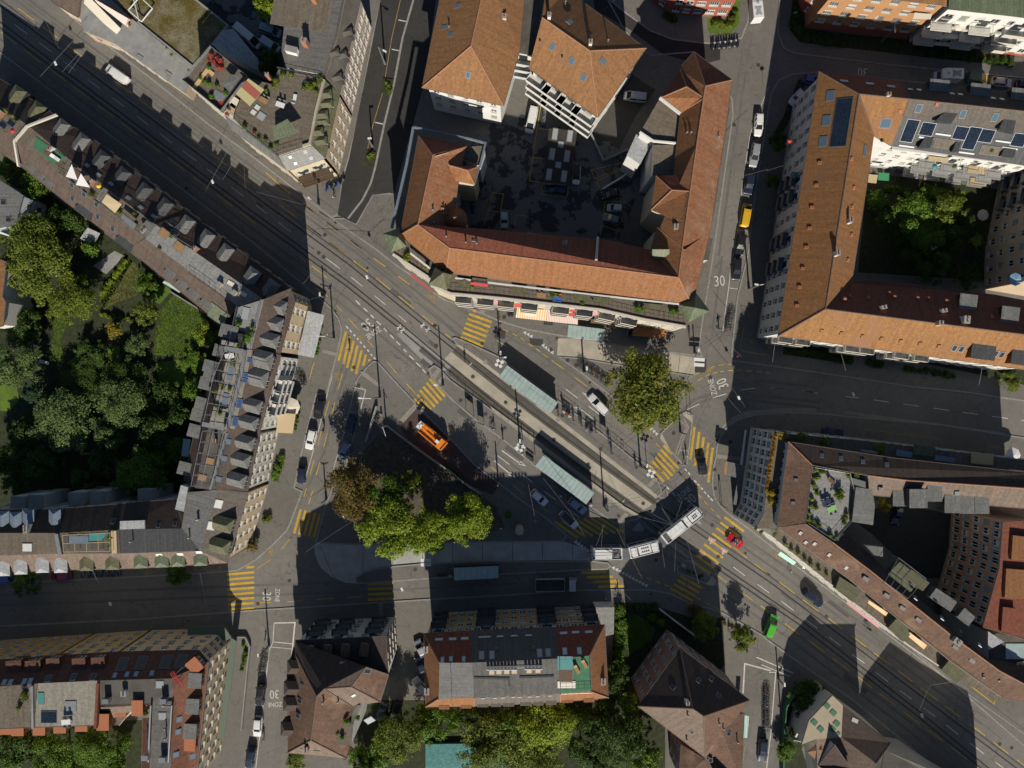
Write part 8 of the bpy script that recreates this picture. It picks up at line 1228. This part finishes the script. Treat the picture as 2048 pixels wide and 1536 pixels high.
def board(label, a, b, h=2.4, w0=.9, mat='black_c', name='notice_board', cat='sign', z=.18):
 P = pts(a + ' ' + b); d = (P[1] - P[0]); c = (P[0] + P[1]) / 2; t = thing(name, label, cat, (c.x, c.y, z), math.atan2(d.y, d.x)); L = d.length
 for x in (-L / 2, L / 2): m = MB(); m.tube((x, 0, 0), (x, 0, h), .05, 6); m.build('post', ['dark_metal'], t)
 m = MB(); m.box((0, 0, h - w0 / 2), (L, .1, w0), m=0); m.box((0, -.06, h - w0 / 2), (L - .12, .02, w0 - .12), m=1); m.build('panel', ['dark_metal', 'white_c'], t)
board('first pair of notice boards on the narrow south platform', 'C 165,1120', 'C 245,1185'); board('second notice board with four panels on the south platform', 'C 290,1250', 'C 350,1275', 2.8, 1.9); board('notice board among the waiting people on the north platform', 'C 1540,1350', 'C 1600,1385', 2.9, 2.0); board('small information panel beside the south shelter bench', 'D 615,440', 'D 620,520', 2.4, 1.8, z=.18); board('route sign on the triangular island nose', 'E 740,860', 'E 775,870', 3.6, .8, z=.12); board('blue sign near the top right kerb', '30 130,108', '30 150,104', 2.4, .6, z=.12); board('sign at the pavement right of the long zebra', 'F 820,765', 'F 835,772', 3.8, .7, z=.12)
for lab, tx, rz, zz in (('dark metal bench on the south platform beside the four-lamp mast', 'D 560,490', rad(-37), .18), ('bench under the orange striped awning', 'C 1005,245', rad(-5), .12), ('bench with seated people, left on the north platform', 'C 1190,1130', rad(-36), .18), ('bench with seated people, right on the north platform', 'C 1425,1310', rad(-36), .18), ('bench left of the bluish shaded shelter', 'G 1560,1072', 0, .16), ('wooden bench in the dark western garden', '01 517,1185', 0, .15), ('bench in the north-east garden court', '30 660,1325', rad(-8), .15)):
 p = p1(tx); t = thing('bench', lab, 'bench', (p.x, p.y, zz), rz);
 for k in range(3): m = MB(); m.box((0, -.18 + k * .18, .45), (1.9, .14, .05)); m.build('seat_slat', ['wood' if 'garden' in lab else 'dark_metal'], t)
 for k in range(2): m = MB(); m.box((0, .3, .65 + k * .2), (1.9, .05, .14)); m.build('back_slat', ['wood' if 'garden' in lab else 'dark_metal'], t)
 for x in (-.75, .75): m = MB(); m.box((x, 0, .22), (.06, .5, .44)); m.build('leg', ['dark_metal'], t)
def bin_(label, tx, r=.35, h=1.0, mat='white_c', name='litter_bin', z=.15):
 p = p1(tx); t = thing(name, label, 'bin', (p.x, p.y, z)); m = MB(); m.lathe((0, 0, 0), [(r * .8, 0), (r, .1), (r, h), (r * .85, h + .08)], 12); m.build('body', [mat], t); m = MB(); m.lathe((0, 0, h), [(r * 1.05, .05), (r * 1.05, .1), (r * .4, .18)], 12); m.build('lid', ['mid_metal' if mat == 'white_c' else mat], t)
bin_('round white advertising column at the park island tip', 'D 455,1205', .85, 3.2, 'concrete', 'advertising_column'); bin_('white litter bin at the end of the south tram shelter', 'D 1185,957'); bin_('white litter bin beside the four-lamp mast', 'D 483,443', .3); bin_('grey bin beside the bluish shaded shelter', 'G 1645,1075', .3, 1.0, 'zinc'); bin_('white bollard lamp on the lower planted island', 'I 1110,675', .35, .9); bin_('round planter with brown grass at the park tip', 'B 835,915', .2, .8, 'concrete_grey'); bin_('small white box by the platform crossing', 'D 615,1135', .3, .6)
t = thing('sign_gantry', 'white slatted bus information screen over the tree-side bus bay', 'sign', (*p1('E 860,330', 2.6)[:2], .12), rad(-4)); m = MB(); m.tube((0, 0, 0), (0, 0, 2.5), .07, 6); m.build('post', ['mid_metal'], t)
for k in range(2): m = MB(); m.box((0, .55 - k * 1.1, 2.6), (2.2, .7, .12)); m.build('screen', ['white_c'], t)
t = thing('sign_gantry', 'white bus information screen over the concrete bus lane', 'sign', (*p1('G 1392,945', 2.8)[:2], .16), rad(2)); m = MB(); m.tube((0, 0, 0), (0, 0, 2.7), .07, 6); m.build('post', ['mid_metal'], t)
for k in range(2): m = MB(); m.box((0, .45 - k * .9, 2.8), (2.1, .7, .12)); m.build('screen', ['white_c'], t)
def fence(label, txt, h, mat, w=.12, name='fence', z=.12, cat='fence'):
 P = pts(txt, z); t = thing(name, label, cat, (P[0].x, P[0].y, 0));
 for a, b in zip(P[:-1], P[1:]):
  m = MB((P[0].x, P[0].y, 0))
  if name == 'handrail':
   Z = Vector((0, 0, h)); m.tube(a + Z, b + Z, .03, 5); m.tube(a + Z * .5, b + Z * .5, .02, 4); n = max(1, round((b - a).length / 2)); [m.tube(a.lerp(b, i / n), a.lerp(b, i / n) + Z, .03, 5) for i in range(n)]
  else: m.ribbon([a + Vector((0, 0, h)), b + Vector((0, 0, h))], w, h=h)
  m.build('panel' if name != 'handrail' else 'rail', [mat], t)
fence('low concrete wall along the upper side of the park island', 'B 895,1030 1075,1170 1300,1335 1500,1470 G 1650,15 1830,165 1960,245', 1.0, 'concrete_grey', .3, 'wall', cat='wall'); fence('curved dark green fence at the lower right garden', '32 75,1536 80,1300 95,1150 150,1070 230,1040 300,1055 350,1085', 1.8, 'green_deck', .25); fence('pale wall along the lower pavement above the rose house', 'I 845,1095 1000,1215 1220,1380', .9, 'offwhite', .25, 'wall', cat='wall'); fence('dark wall beside the park island parking bays', 'B 790,830 740,1000 680,1190', 1.1, 'concrete_grey', .35, 'wall', cat='wall'); fence('white curved wall beside the green canopy', '02 1425,745 1480,745 1505,800 1490,930 1455,1300', .8, 'concrete_grey', .25, 'wall', cat='wall'); fence('handrail behind the north tram platform', 'C 1110,1020 1380,1235 1650,1440 1780,1536 E 60,1215 260,1390', 1.05, 'mid_metal', .07, 'handrail', .18, 'railing'); fence('handrail along the south tram platform', 'C 0,815 320,1040 600,1250 870,1460', 1.0, 'mid_metal', .07, 'handrail', .18, 'railing'); fence('low wall of the ramp in the shaded courtyard', '20 540,1140 640,1080 770,990', 1.0, 'white', .3, 'wall', cat='wall'); fence('courtyard wall below the stacked balcony house', '20 460,790 545,970 690,905', 1.2, 'concrete_grey', .35, 'wall', cat='wall'); fence('garden wall between the dry lawn and the sunny lawn', '01 1030,215 1240,345', .8, 'concrete_grey', .25, 'wall', cat='wall')
lay('planter_bed', '10 765,470 825,480 810,572 752,560', 'soil', KZ + .2); lay('planter_bed', '10 668,903 722,915 712,1005 650,992', 'soil', KZ + .2)
t = sheet('pool_cover', pts('12 1020,1380 1250,1378 1300,1400 1530,1440 1560,1560 1020,1560'), .9, 'teal', h=.8); del t['kind']; plain('tarp', (.045, .19, .185), .45, var=.3, scale=1.6, var2=.35, scale2=3, bump=1.0); omat(t, 'tarp'); setp(t, 'turquoise tarpaulin covering the pool in the bottom garden', 'tarpaulin')
# overhead wires
wires = ['00 235,465,6 490,190,7', '00 375,430,6 525,265,6.4', '00 410,440,6 520,290,6.4', '00 210,0,6.5 355,295,6', '00 1212,1185,6 1390,860,6.6', '00 1335,1080,6 1440,910,6.4', '00 1472,1135,6 1460,915,6.4', '10 0,1150,6 270,1225,6.5 360,1220,7', 'A 30,860,6 130,740,6 700,760,6 860,690,7', 'A 60,1030,6 250,980,3.4', 'A 1405,1000,6 1410,1310,6', '21 1280,510,6.5 1378,605,6', '21 1265,705,6 1360,850,6 1420,935,6', 'E 1045,560,6 1225,780,6 1290,850,6', '31 20,680,7 45,500,9', '31 430,550,9 490,780,6', '31 1285,670,9 1255,830,6', 'I 430,300,6 520,490,6', 'I 300,250,6 215,470,6', 'I 700,180,6 1000,260,6', 'I 880,60,6 1000,240,6', 'I 1100,0,6 1040,170,6', 'I 590,610,6 690,810,6', 'I 890,500,6 920,690,6', 'I 1030,440,6 1020,740,6', 'I 1130,360,6 1270,860,6', 'I 360,820,6 570,1020,5', 'F 0,790,6 260,930,6 330,970,6', 'F 220,800,6 370,1040,6', '32 715,1300,6 850,1330,6 970,1040,6 1105,1020,7', '32 850,1330,6 880,1395,6', 'G 160,840,6 480,625,6 710,480,7', 'G 670,500,7 720,740,6', '02 550,345,9 655,545,6', '02 1200,370,8 1265,700,8', 'D 700,700,6 1000,1080,6 1120,1280,6', 'D 545,760,6 610,1080,6', '20 1280,1085,6 1536,1015,9', '30 -10,1025,7 120,985,9', '20 550,65,6 615,0,9', 'D 1290,1440,6 1310,1180,6']
W_P = [TR_S, TR_N]
t = thing('overhead_wires', 'thin overhead tram and trolley wires strung across the junction', 'wires', (0, 0, 0))
for s_ in wires: m = MB(); m.path(pts(s_), .028, 4); m.build('span_wire', ['mid_metal'], t)
for P in W_P: m = MB(); m.path([Vector((p.x, p.y, 5.6)) for p in P], .02, 4); m.build('contact_wire', ['dark_metal'], t)
for txt in ('I 0,560 160,555 520,540 860,470 1200,190 1500,-100', 'I 0,590 160,590 520,575 880,500 1230,220 1530,-70', 'E 60,1700 600,1300 760,1050 900,760 1000,620 1200,480 2048,560', 'E 100,1730 640,1320 800,1070 930,780 1040,640 1220,510 2048,590'): m = MB(); m.path(pts(txt, 5.6), .018, 4); m.build('contact_wire', ['dark_metal'], t)
for k, s_ in enumerate(('00 333,380', '00 1275,1090', 'E 1268,695', '02 660,552', '32 925,1222', '31 513,830', 'A 685,790', 'G 1147,1222')):
 m = MB(); m.box(p1(s_, 6), (.42, .75, .2), .4); m.build('hanging_lamp', ['white_c'], t)
# ------------------------------------------------------------------ people
def skin(V, E, rads):
 me = bpy.data.meshes.new('sk'); me.from_pydata(V, E, []); o = bpy.data.objects.new('sk', me); COL.objects.link(o)
 md = o.modifiers.new('s', 'SKIN'); sd = o.modifiers.new('d', 'SUBSURF'); sd.levels = sd.render_levels = 1
 for i, r in enumerate(rads): me.skin_vertices[0].data[i].radius = (r, r)
 me.skin_vertices[0].data[0].use_root = True
 dg = bpy.context.evaluated_depsgraph_get(); res = bpy.data.meshes.new_from_object(o.evaluated_get(dg)); bpy.data.objects.remove(o); return res
def person_mesh(pose):
 st = {'stand': .0, 'walk': .34, 'sit': 0}[pose]; V = [(0, 0, .95), (0, 0, 1.2), (0, 0, 1.42), (0, 0, 1.52), (.02, 0, 1.6), (.03, 0, 1.72)]; rr = [.14, .14, .13, .06, .09, .085]; E = [(0, 1), (1, 2), (2, 3), (3, 4), (4, 5)]
 for sy in (-1, 1):
  s = st * sy; b = len(V)
  if pose == 'sit': V += [(.05, sy * .1, .92), (.45, sy * .11, .92), (.47, sy * .11, .5), (.46, sy * .11, .45), (.6, sy * .12, .44)]
  else: V += [(0, sy * .09, .9), (s * .5 + .04, sy * .1, .5), (s * .9 if s > 0 else s * 1.1, sy * .1, .1), (s, sy * .1, .05), (s + .17, sy * .11, .04)]
  rr += [.1, .07, .05, .045, .04]; E += [(0, b), (b, b + 1), (b + 1, b + 2), (b + 2, b + 3), (b + 3, b + 4)]; b = len(V)
  V += [(0, sy * .19, 1.4), (-s * .3, sy * .25, 1.12), (-s * .7 + (.25 if pose == 'sit' else .06), sy * .24, .9 if pose != 'sit' else 1.0), (-s * .8 + (.32 if pose == 'sit' else .09), sy * .23, .8 if pose != 'sit' else .98)]; rr += [.065, .048, .035, .035]; E += [(2, b), (b, b + 1), (b + 1, b + 2), (b + 2, b + 3)]
 me = skin(V, E, rr)
 for m_ in ('navy', 'black_c', 'skin', 'black'): me.materials.append(M(m_))
 for p in me.polygons:
  c = p.center; arm = abs(c.y) > .2 and c.z < (.93 if pose != 'sit' else 1.03) and c.z > .7
  p.material_index = 2 if (c.z > 1.5 or arm) else 3 if (c.z < .1 or (pose == 'sit' and c.z < .5)) else 1 if c.z < (.98) else 0; p.use_smooth = True
 return me
PM = {k: person_mesh(k) for k in ('stand', 'walk', 'sit')}
hm = MB(); hm.lathe((0, 0, 0), [(.09, -.06), (.115, 0), (.105, .06), (.06, .1), (.01, .115)], 10); HM = hm.mesh('hair', ['hair'], True)
nm_ = MB(); nm_.box((.105, 0, 0), (.05, .03, .04)); NM = nm_.mesh('nose', ['skin'])
def person(label, tx, pose, rz, shirt, trous, hair='hair', z=.13, bag=None, group='people around the tram stop'):
 p = p1(tx) if isinstance(tx, str) else tx; t = thing('person', label, 'person', (p.x, p.y, z), rad(rz), group); o = omat(link('body', PM[pose], t), shirt, trous); omat(link('hair', HM, t, (.01, 0, 1.73)), hair); link('nose', NM, t, (.02, 0, 1.64))
 if bag: m = MB(); m.box((-.2, 0, 1.22), (.18, .3, .42)); m.build('backpack', [bag], t)
 return t
for a in (('person in dark clothes standing between the tram tracks edge and platform nose', 'C 155,630', 'stand', 120, 'black_c', 'navy', 'hair', .19), ('person in black walking on the west zebra crossing', 'B 512,255', 'walk', 80, 'black_c', 'black_c', 'hair', .03), ('person in dark jacket waiting at the end of the north shelter', 'C 1105,1175', 'stand', -60, 'navy', 'black_c', 'hair', .19), ('seated person in light top, left bench of the north platform', 'C 1165,1140', 'sit', -126, 'cream_c', 'blue', 'hair_b', -.27), ('seated person in red top, left bench of the north platform', 'C 1200,1165', 'sit', -126, 'red', 'black_c', 'hair', -.27), ('seated person with yellow shoes end of the left bench', 'C 1225,1185', 'sit', -126, 'white_c', 'lime', 'hair', -.27), ('person in white sneakers standing right of the left bench', 'C 1262,1230', 'stand', -100, 'black_c', 'navy', 'hair', .19), ('person with grey bag standing before the parked car arrow', 'C 1325,1262', 'stand', -90, 'grey_c', 'black_c', 'hair', .19), ('seated person in blue, right bench of the north platform', 'C 1400,1320', 'sit', -126, 'blue', 'tan_c', 'hair_b', -.27), ('seated person in purple, right bench of the north platform', 'C 1445,1345', 'sit', -126, 'purple', 'black_c', 'hair', -.27), ('person in teal jacket with yellow shoes on the north platform', 'D 1395,440', 'stand', -80, 'teal', 'black_c', 'hair', .19), ('person walking in pale shoes near the north platform end', 'D 1642,585', 'walk', -70, 'black_c', 'grey_c', 'hair', .19), ('person walking at the south platform end in white shoes', 'D 1350,1020', 'walk', -75, 'navy', 'black_c', 'hair', .19), ('person in dark clothes beside the left four-lamp mast', 'D 470,330', 'stand', 0, 'tan_c', 'black_c', 'hair_b', .19), ('person in pink jacket crossing the shaded queue lane', 'D 632,1010', 'walk', 150, 'pink', 'black_c', 'hair', .03), ('person in red jacket waiting on the narrow south platform', 'C 540,1420', 'stand', 60, 'red', 'black_c', 'hair', .19), ('person in white shirt on the triangular island', 'E 725,1285', 'stand', 40, 'white_c', 'black_c', 'hair', .13), ('person walking at the tip of the triangular island', 'E 705,1365', 'walk', 200, 'black_c', 'black_c', 'hair', .13), ('person in pale trousers on the shaded lower pavement', 'I 312,1008', 'walk', 250, 'black_c', 'cream_c', 'hair_b', .13), ('person in black on the shaded lower pavement', 'I 772,950', 'walk', 20, 'black_c', 'black_c', 'hair', .13), ('person with blue bag on the lower pavement', 'I 955,1005', 'walk', 160, 'blue', 'navy', 'hair', .13), ('person walking in the lower left side street', '12 52,1355', 'walk', 95, 'white_c', 'navy', 'hair', .16), ('person in orange top at the striped awning', 'C 612,95', 'stand', 10, 'orange', 'black_c', 'hair', .13), ('person in red shirt before the porch', 'E 760,75', 'stand', 100, 'red', 'black_c', 'hair', .13), ('person in black beside the shelter crossing mast', 'C 500,185', 'walk', 95, 'black_c', 'navy', 'hair', .13), ('person in white on the park island edge', 'D 262,1205', 'stand', 90, 'white_c', 'tan_c', 'hair', .13), ('person in a tan coat at the corner of the north shelter', 'C 1085,1120', 'stand', -40, 'tan_c', 'navy', 'hair_b', .19), ('person in green jacket behind the left bench', 'C 1150,1100', 'stand', 60, 'olive', 'black_c', 'hair', .19), ('person in black between the two platform benches', 'C 1345,1285', 'stand', -120, 'black_c', 'grey_c', 'hair', .19), ('person in grey right of the right bench', 'C 1490,1355', 'stand', -70, 'grey_c', 'navy', 'hair', .19), ('person in blue jacket at the handrail', 'C 1625,1465', 'stand', -90, 'blue', 'black_c', 'hair', .19), ('person in dark coat beside the central lantern mast', 'C 740,1425', 'stand', 20, 'navy', 'black_c', 'hair', .19), ('person walking past the cream terrace corner', '10 470,1190', 'walk', 20, 'white_c', 'navy', 'hair', .13), ('person walking beside the bicycle rack of the thirty street', '21 1240,440', 'walk', 80, 'black_c', 'blue', 'hair', .13), ('person walking toward the shaded right road', 'E 1230,270', 'walk', -20, 'red', 'navy', 'hair_b', .13), ('person on the pavement below the teal striped awning', 'F 1530,1430', 'walk', -40, 'white_c', 'black_c', 'hair', .13), ('person at the tram platform crossing among the stripes', 'I 1135,870', 'walk', 60, 'grey_c', 'black_c', 'hair', .03)): person(*a)
for lab, tx, rz, sh, z in (('cyclist in black riding on the lower tram road kerb lane', '32 590,690', 150, 'black_c', .02), ('cyclist in dark top riding up the west street', 'B 250,1065', 85, 'black_c', .02), ('cyclist in light helmet stopped on the south platform', 'C 440,1310', 150, 'black_c', .19), ('cyclist in dark clothes on the shaded lower pavement', 'I 430,970', 170, 'navy', .13)):
 p = p1(tx); bicycle(Vector((p.x, p.y, z)), rad(rz), 'black_c', 'bicycle ridden by the ' + lab.replace(' riding', '').replace(' stopped', ''), 'bicycles being ridden'); d = Vector((math.cos(rad(rz)), math.sin(rad(rz)), 0)); person(lab, p - d * .3, 'sit', rz, sh, 'black_c', 'white_c' if 'helmet' in lab else 'hair', z + .02, group='cyclists')
# ------------------------------------------------------------------ terrace furniture
def table(tag, x, y, z, rz, mat, label, group, n=4, chair='grey_c'):
 p = w2(px(tag, x, y), z); t = thing('table', label, 'table', p, rad(rz), group); m = MB(); m.box((0, 0, .74), (1.7, .95, .06)); m.build('table_top', [mat], t)
 for sx in (-.7, .7):
  for sy in (-.38, .38): m = MB(); m.box((sx, sy, .36), (.06, .06, .72)); m.build('leg', ['mid_metal'], t)
 for k in range(n): c = thing('chair', 'chair at the ' + label, 'chair', p + Matrix.Rotation(rad(rz), 3, 'Z') @ Vector(((-.45 if k % 2 else .45), .75 if k < 2 else -.75, 0)), rad(rz) + (math.pi if k < 2 else 0), 'chairs of the ' + group); m = MB(); m.box((0, 0, .45), (.45, .45, .05)); m.build('seat', [chair], c); m = MB(); m.box((0, -.22, .7), (.45, .05, .45)); m.build('backrest', [chair], c)
table('K', 820, 800, 17.2, 25, 'lime', 'lime green table on the grey roof deck', 'grey deck table'); table('K', 770, 740, 17.2, 25, 'navy', 'dark table on the grey roof deck', 'grey deck tables', 2); table('H', 1090, 780, 14.4, -20, 'white_c', 'white table on the planked roof deck', 'planked deck tables', 2); table('H', 920, 735, 14.4, -30, 'wood', 'wooden table on the planked roof deck', 'planked deck wooden table', 2); table('02', 410, 1250, 17.1, 5, 'white_c', 'white table on the white-paved lower left terrace', 'lower left terrace table'); table('W', 560, 1040, 15.6, 10, 'white_c', 'white table on the pergola terrace', 'pergola terrace table', 3); table('21', 175, 240, 13.3, -7, 'wood', 'wooden table on the long south terrace', 'south terrace table', 2); table('21', 270, 262, 13.3, -7, 'blue', 'blue table on the long south terrace', 'south terrace blue table', 2, 'orange')
def lounger(tag, x, y, z, rz, mat, label): p = w2(px(tag, x, y), z); t = thing('sun_lounger', label, 'sun lounger', p, rad(rz)); m = MB(); m.box((0, 0, .3), (1.3, .65, .1)); m.build('seat', [mat], t); m = MB(); m.box((-.9, 0, .5), (.7, .65, .1), tilt=Matrix.Rotation(.6, 4, 'Y')); m.build('backrest', [mat], t); m = MB(); [m.box((q, 0, .14), (.06, .6, .28)) for q in (-.5, .55)]; m.build('leg', ['mid_metal'], t)
lounger('H', 1232, 700, 14.4, 80, 'white_c', 'white sun lounger on the planked roof deck'); lounger('J', 1610, 715, 18.5, -62, 'wood', 'left wooden lounger on the green roof terrace'); lounger('J', 1690, 660, 18.5, -60, 'wood', 'right wooden lounger on the green roof terrace'); lounger('K', 835, 525, 17.2, -40, 'wood_dark', 'dark lounger on the grey roof deck'); lounger('00', 345, 955, 12.1, -35, 'white_c', 'white lounger on the lawn-mat roof terrace'); lounger('32', 1515, 905, 15.1, 5, 'wood_light', 'wooden bench lounger on the cluttered right roof terrace'); lounger('01', 280, 640, .2, -15, 'white_c', 'white lounger in the western garden')
def parasol(tag, x, y, z, r, mat, label, h=2.3): p = w2(px(tag, x, y), z + h); t = thing('parasol', label, 'parasol', (p.x, p.y, z)); m = MB(); m.lathe((0, 0, h), [(r, 0), (r * .5, .16), (.03, .3)], 8); m.build('canopy', [mat], t); m = MB(); m.tube((0, 0, 0), (0, 0, h + .4), .03, 6); m.build('pole', ['mid_metal'], t)
parasol('00', 75, 785, 12, .55, 'red', 'red parasol on the leftmost row house terrace'); parasol('00', 592, 1115, 12, .5, 'yellowcar', 'yellow parasol on the row house terrace'); parasol('30', 1290, 1290, .15, 1.2, 'aw_pink', 'striped pink parasol in the garden court'); parasol('31', 1485, 140, 9, 1.3, 'lightblue', 'light blue parasol beside the beige house'); parasol('30', 130, 845, 9, .5, 'red', 'red parasol on a balcony of the white west facade'); parasol('11', 210, 905, .15, 1.9, 'cream_c', 'square cream parasol before the white west facade'); parasol('30', 1000, 1000, 9, .6, 'teal', 'teal parasol on a white facade balcony'); parasol('30', 158, 1050, 8, .7, 'teal', 'small teal parasol on the west facade balcony'); parasol('31', 1470, 1195, .15, 1.6, 'white_c', 'white parasol in the shade at the right road')
o = slab_on(None, pts('30 920,1450,2.8 1022,1480,2.2 950,1530,2.4'), 0, .03, 'white_c', 'sun_sail'); setp(o, 'white triangular sail in the north-east garden court', 'sun sail')
o = slab_on(None, pts('11 135,940,3.2 238,948,3.2 220,1065,2.8 120,1060,2.8'), 0, .05, 'tan_c', 'awning'); setp(o, 'tan awning before the white west facade', 'awning')
o = slab_on(None, pts('00 525,1365,2.6 600,1400,2.6 560,1475,2.3 480,1430,2.3'), 0, .08, 'sheet_white', 'shed_roof'); setp(o, 'pale corrugated shed roof behind the row houses', 'shed')
o = slab_on(None, pts('01 985,150,2.8 1110,205,2.8 1075,220,2.4 975,160,2.4'), 0, .05, 'shelter_glass', 'glass_canopy'); setp(o, 'pale glass canopy above the bright garden lawn', 'canopy')
# look-alikes in a row are told apart by their place in it
ORD = 'first second third fourth fifth sixth seventh eighth ninth tenth eleventh twelfth thirteenth fourteenth fifteenth sixteenth seventeenth eighteenth nineteenth twentieth'.split(); ORD += ['twenty-' + w for w in ORD[:9]] + ['thirtieth'] + ['thirty-' + w for w in ORD[:9]]
same = {}
for o in sc.objects:
 if o.parent is None and 'label' in o: same.setdefault(o['label'], []).append(o)
for lab, L in same.items():
 if 1 < len(L) <= len(ORD) and L[0]['category'] != 'crossing':
  X = [o.location.x for o in L]; Y = [o.location.y for o in L]; hz = max(X) - min(X) >= max(Y) - min(Y)
  for i, o in enumerate(sorted(L, key=lambda o: o.location.x if hz else -o.location.y)): o['label'] = lab + ', ' + ORD[i] + (' from left' if hz else ' from top')
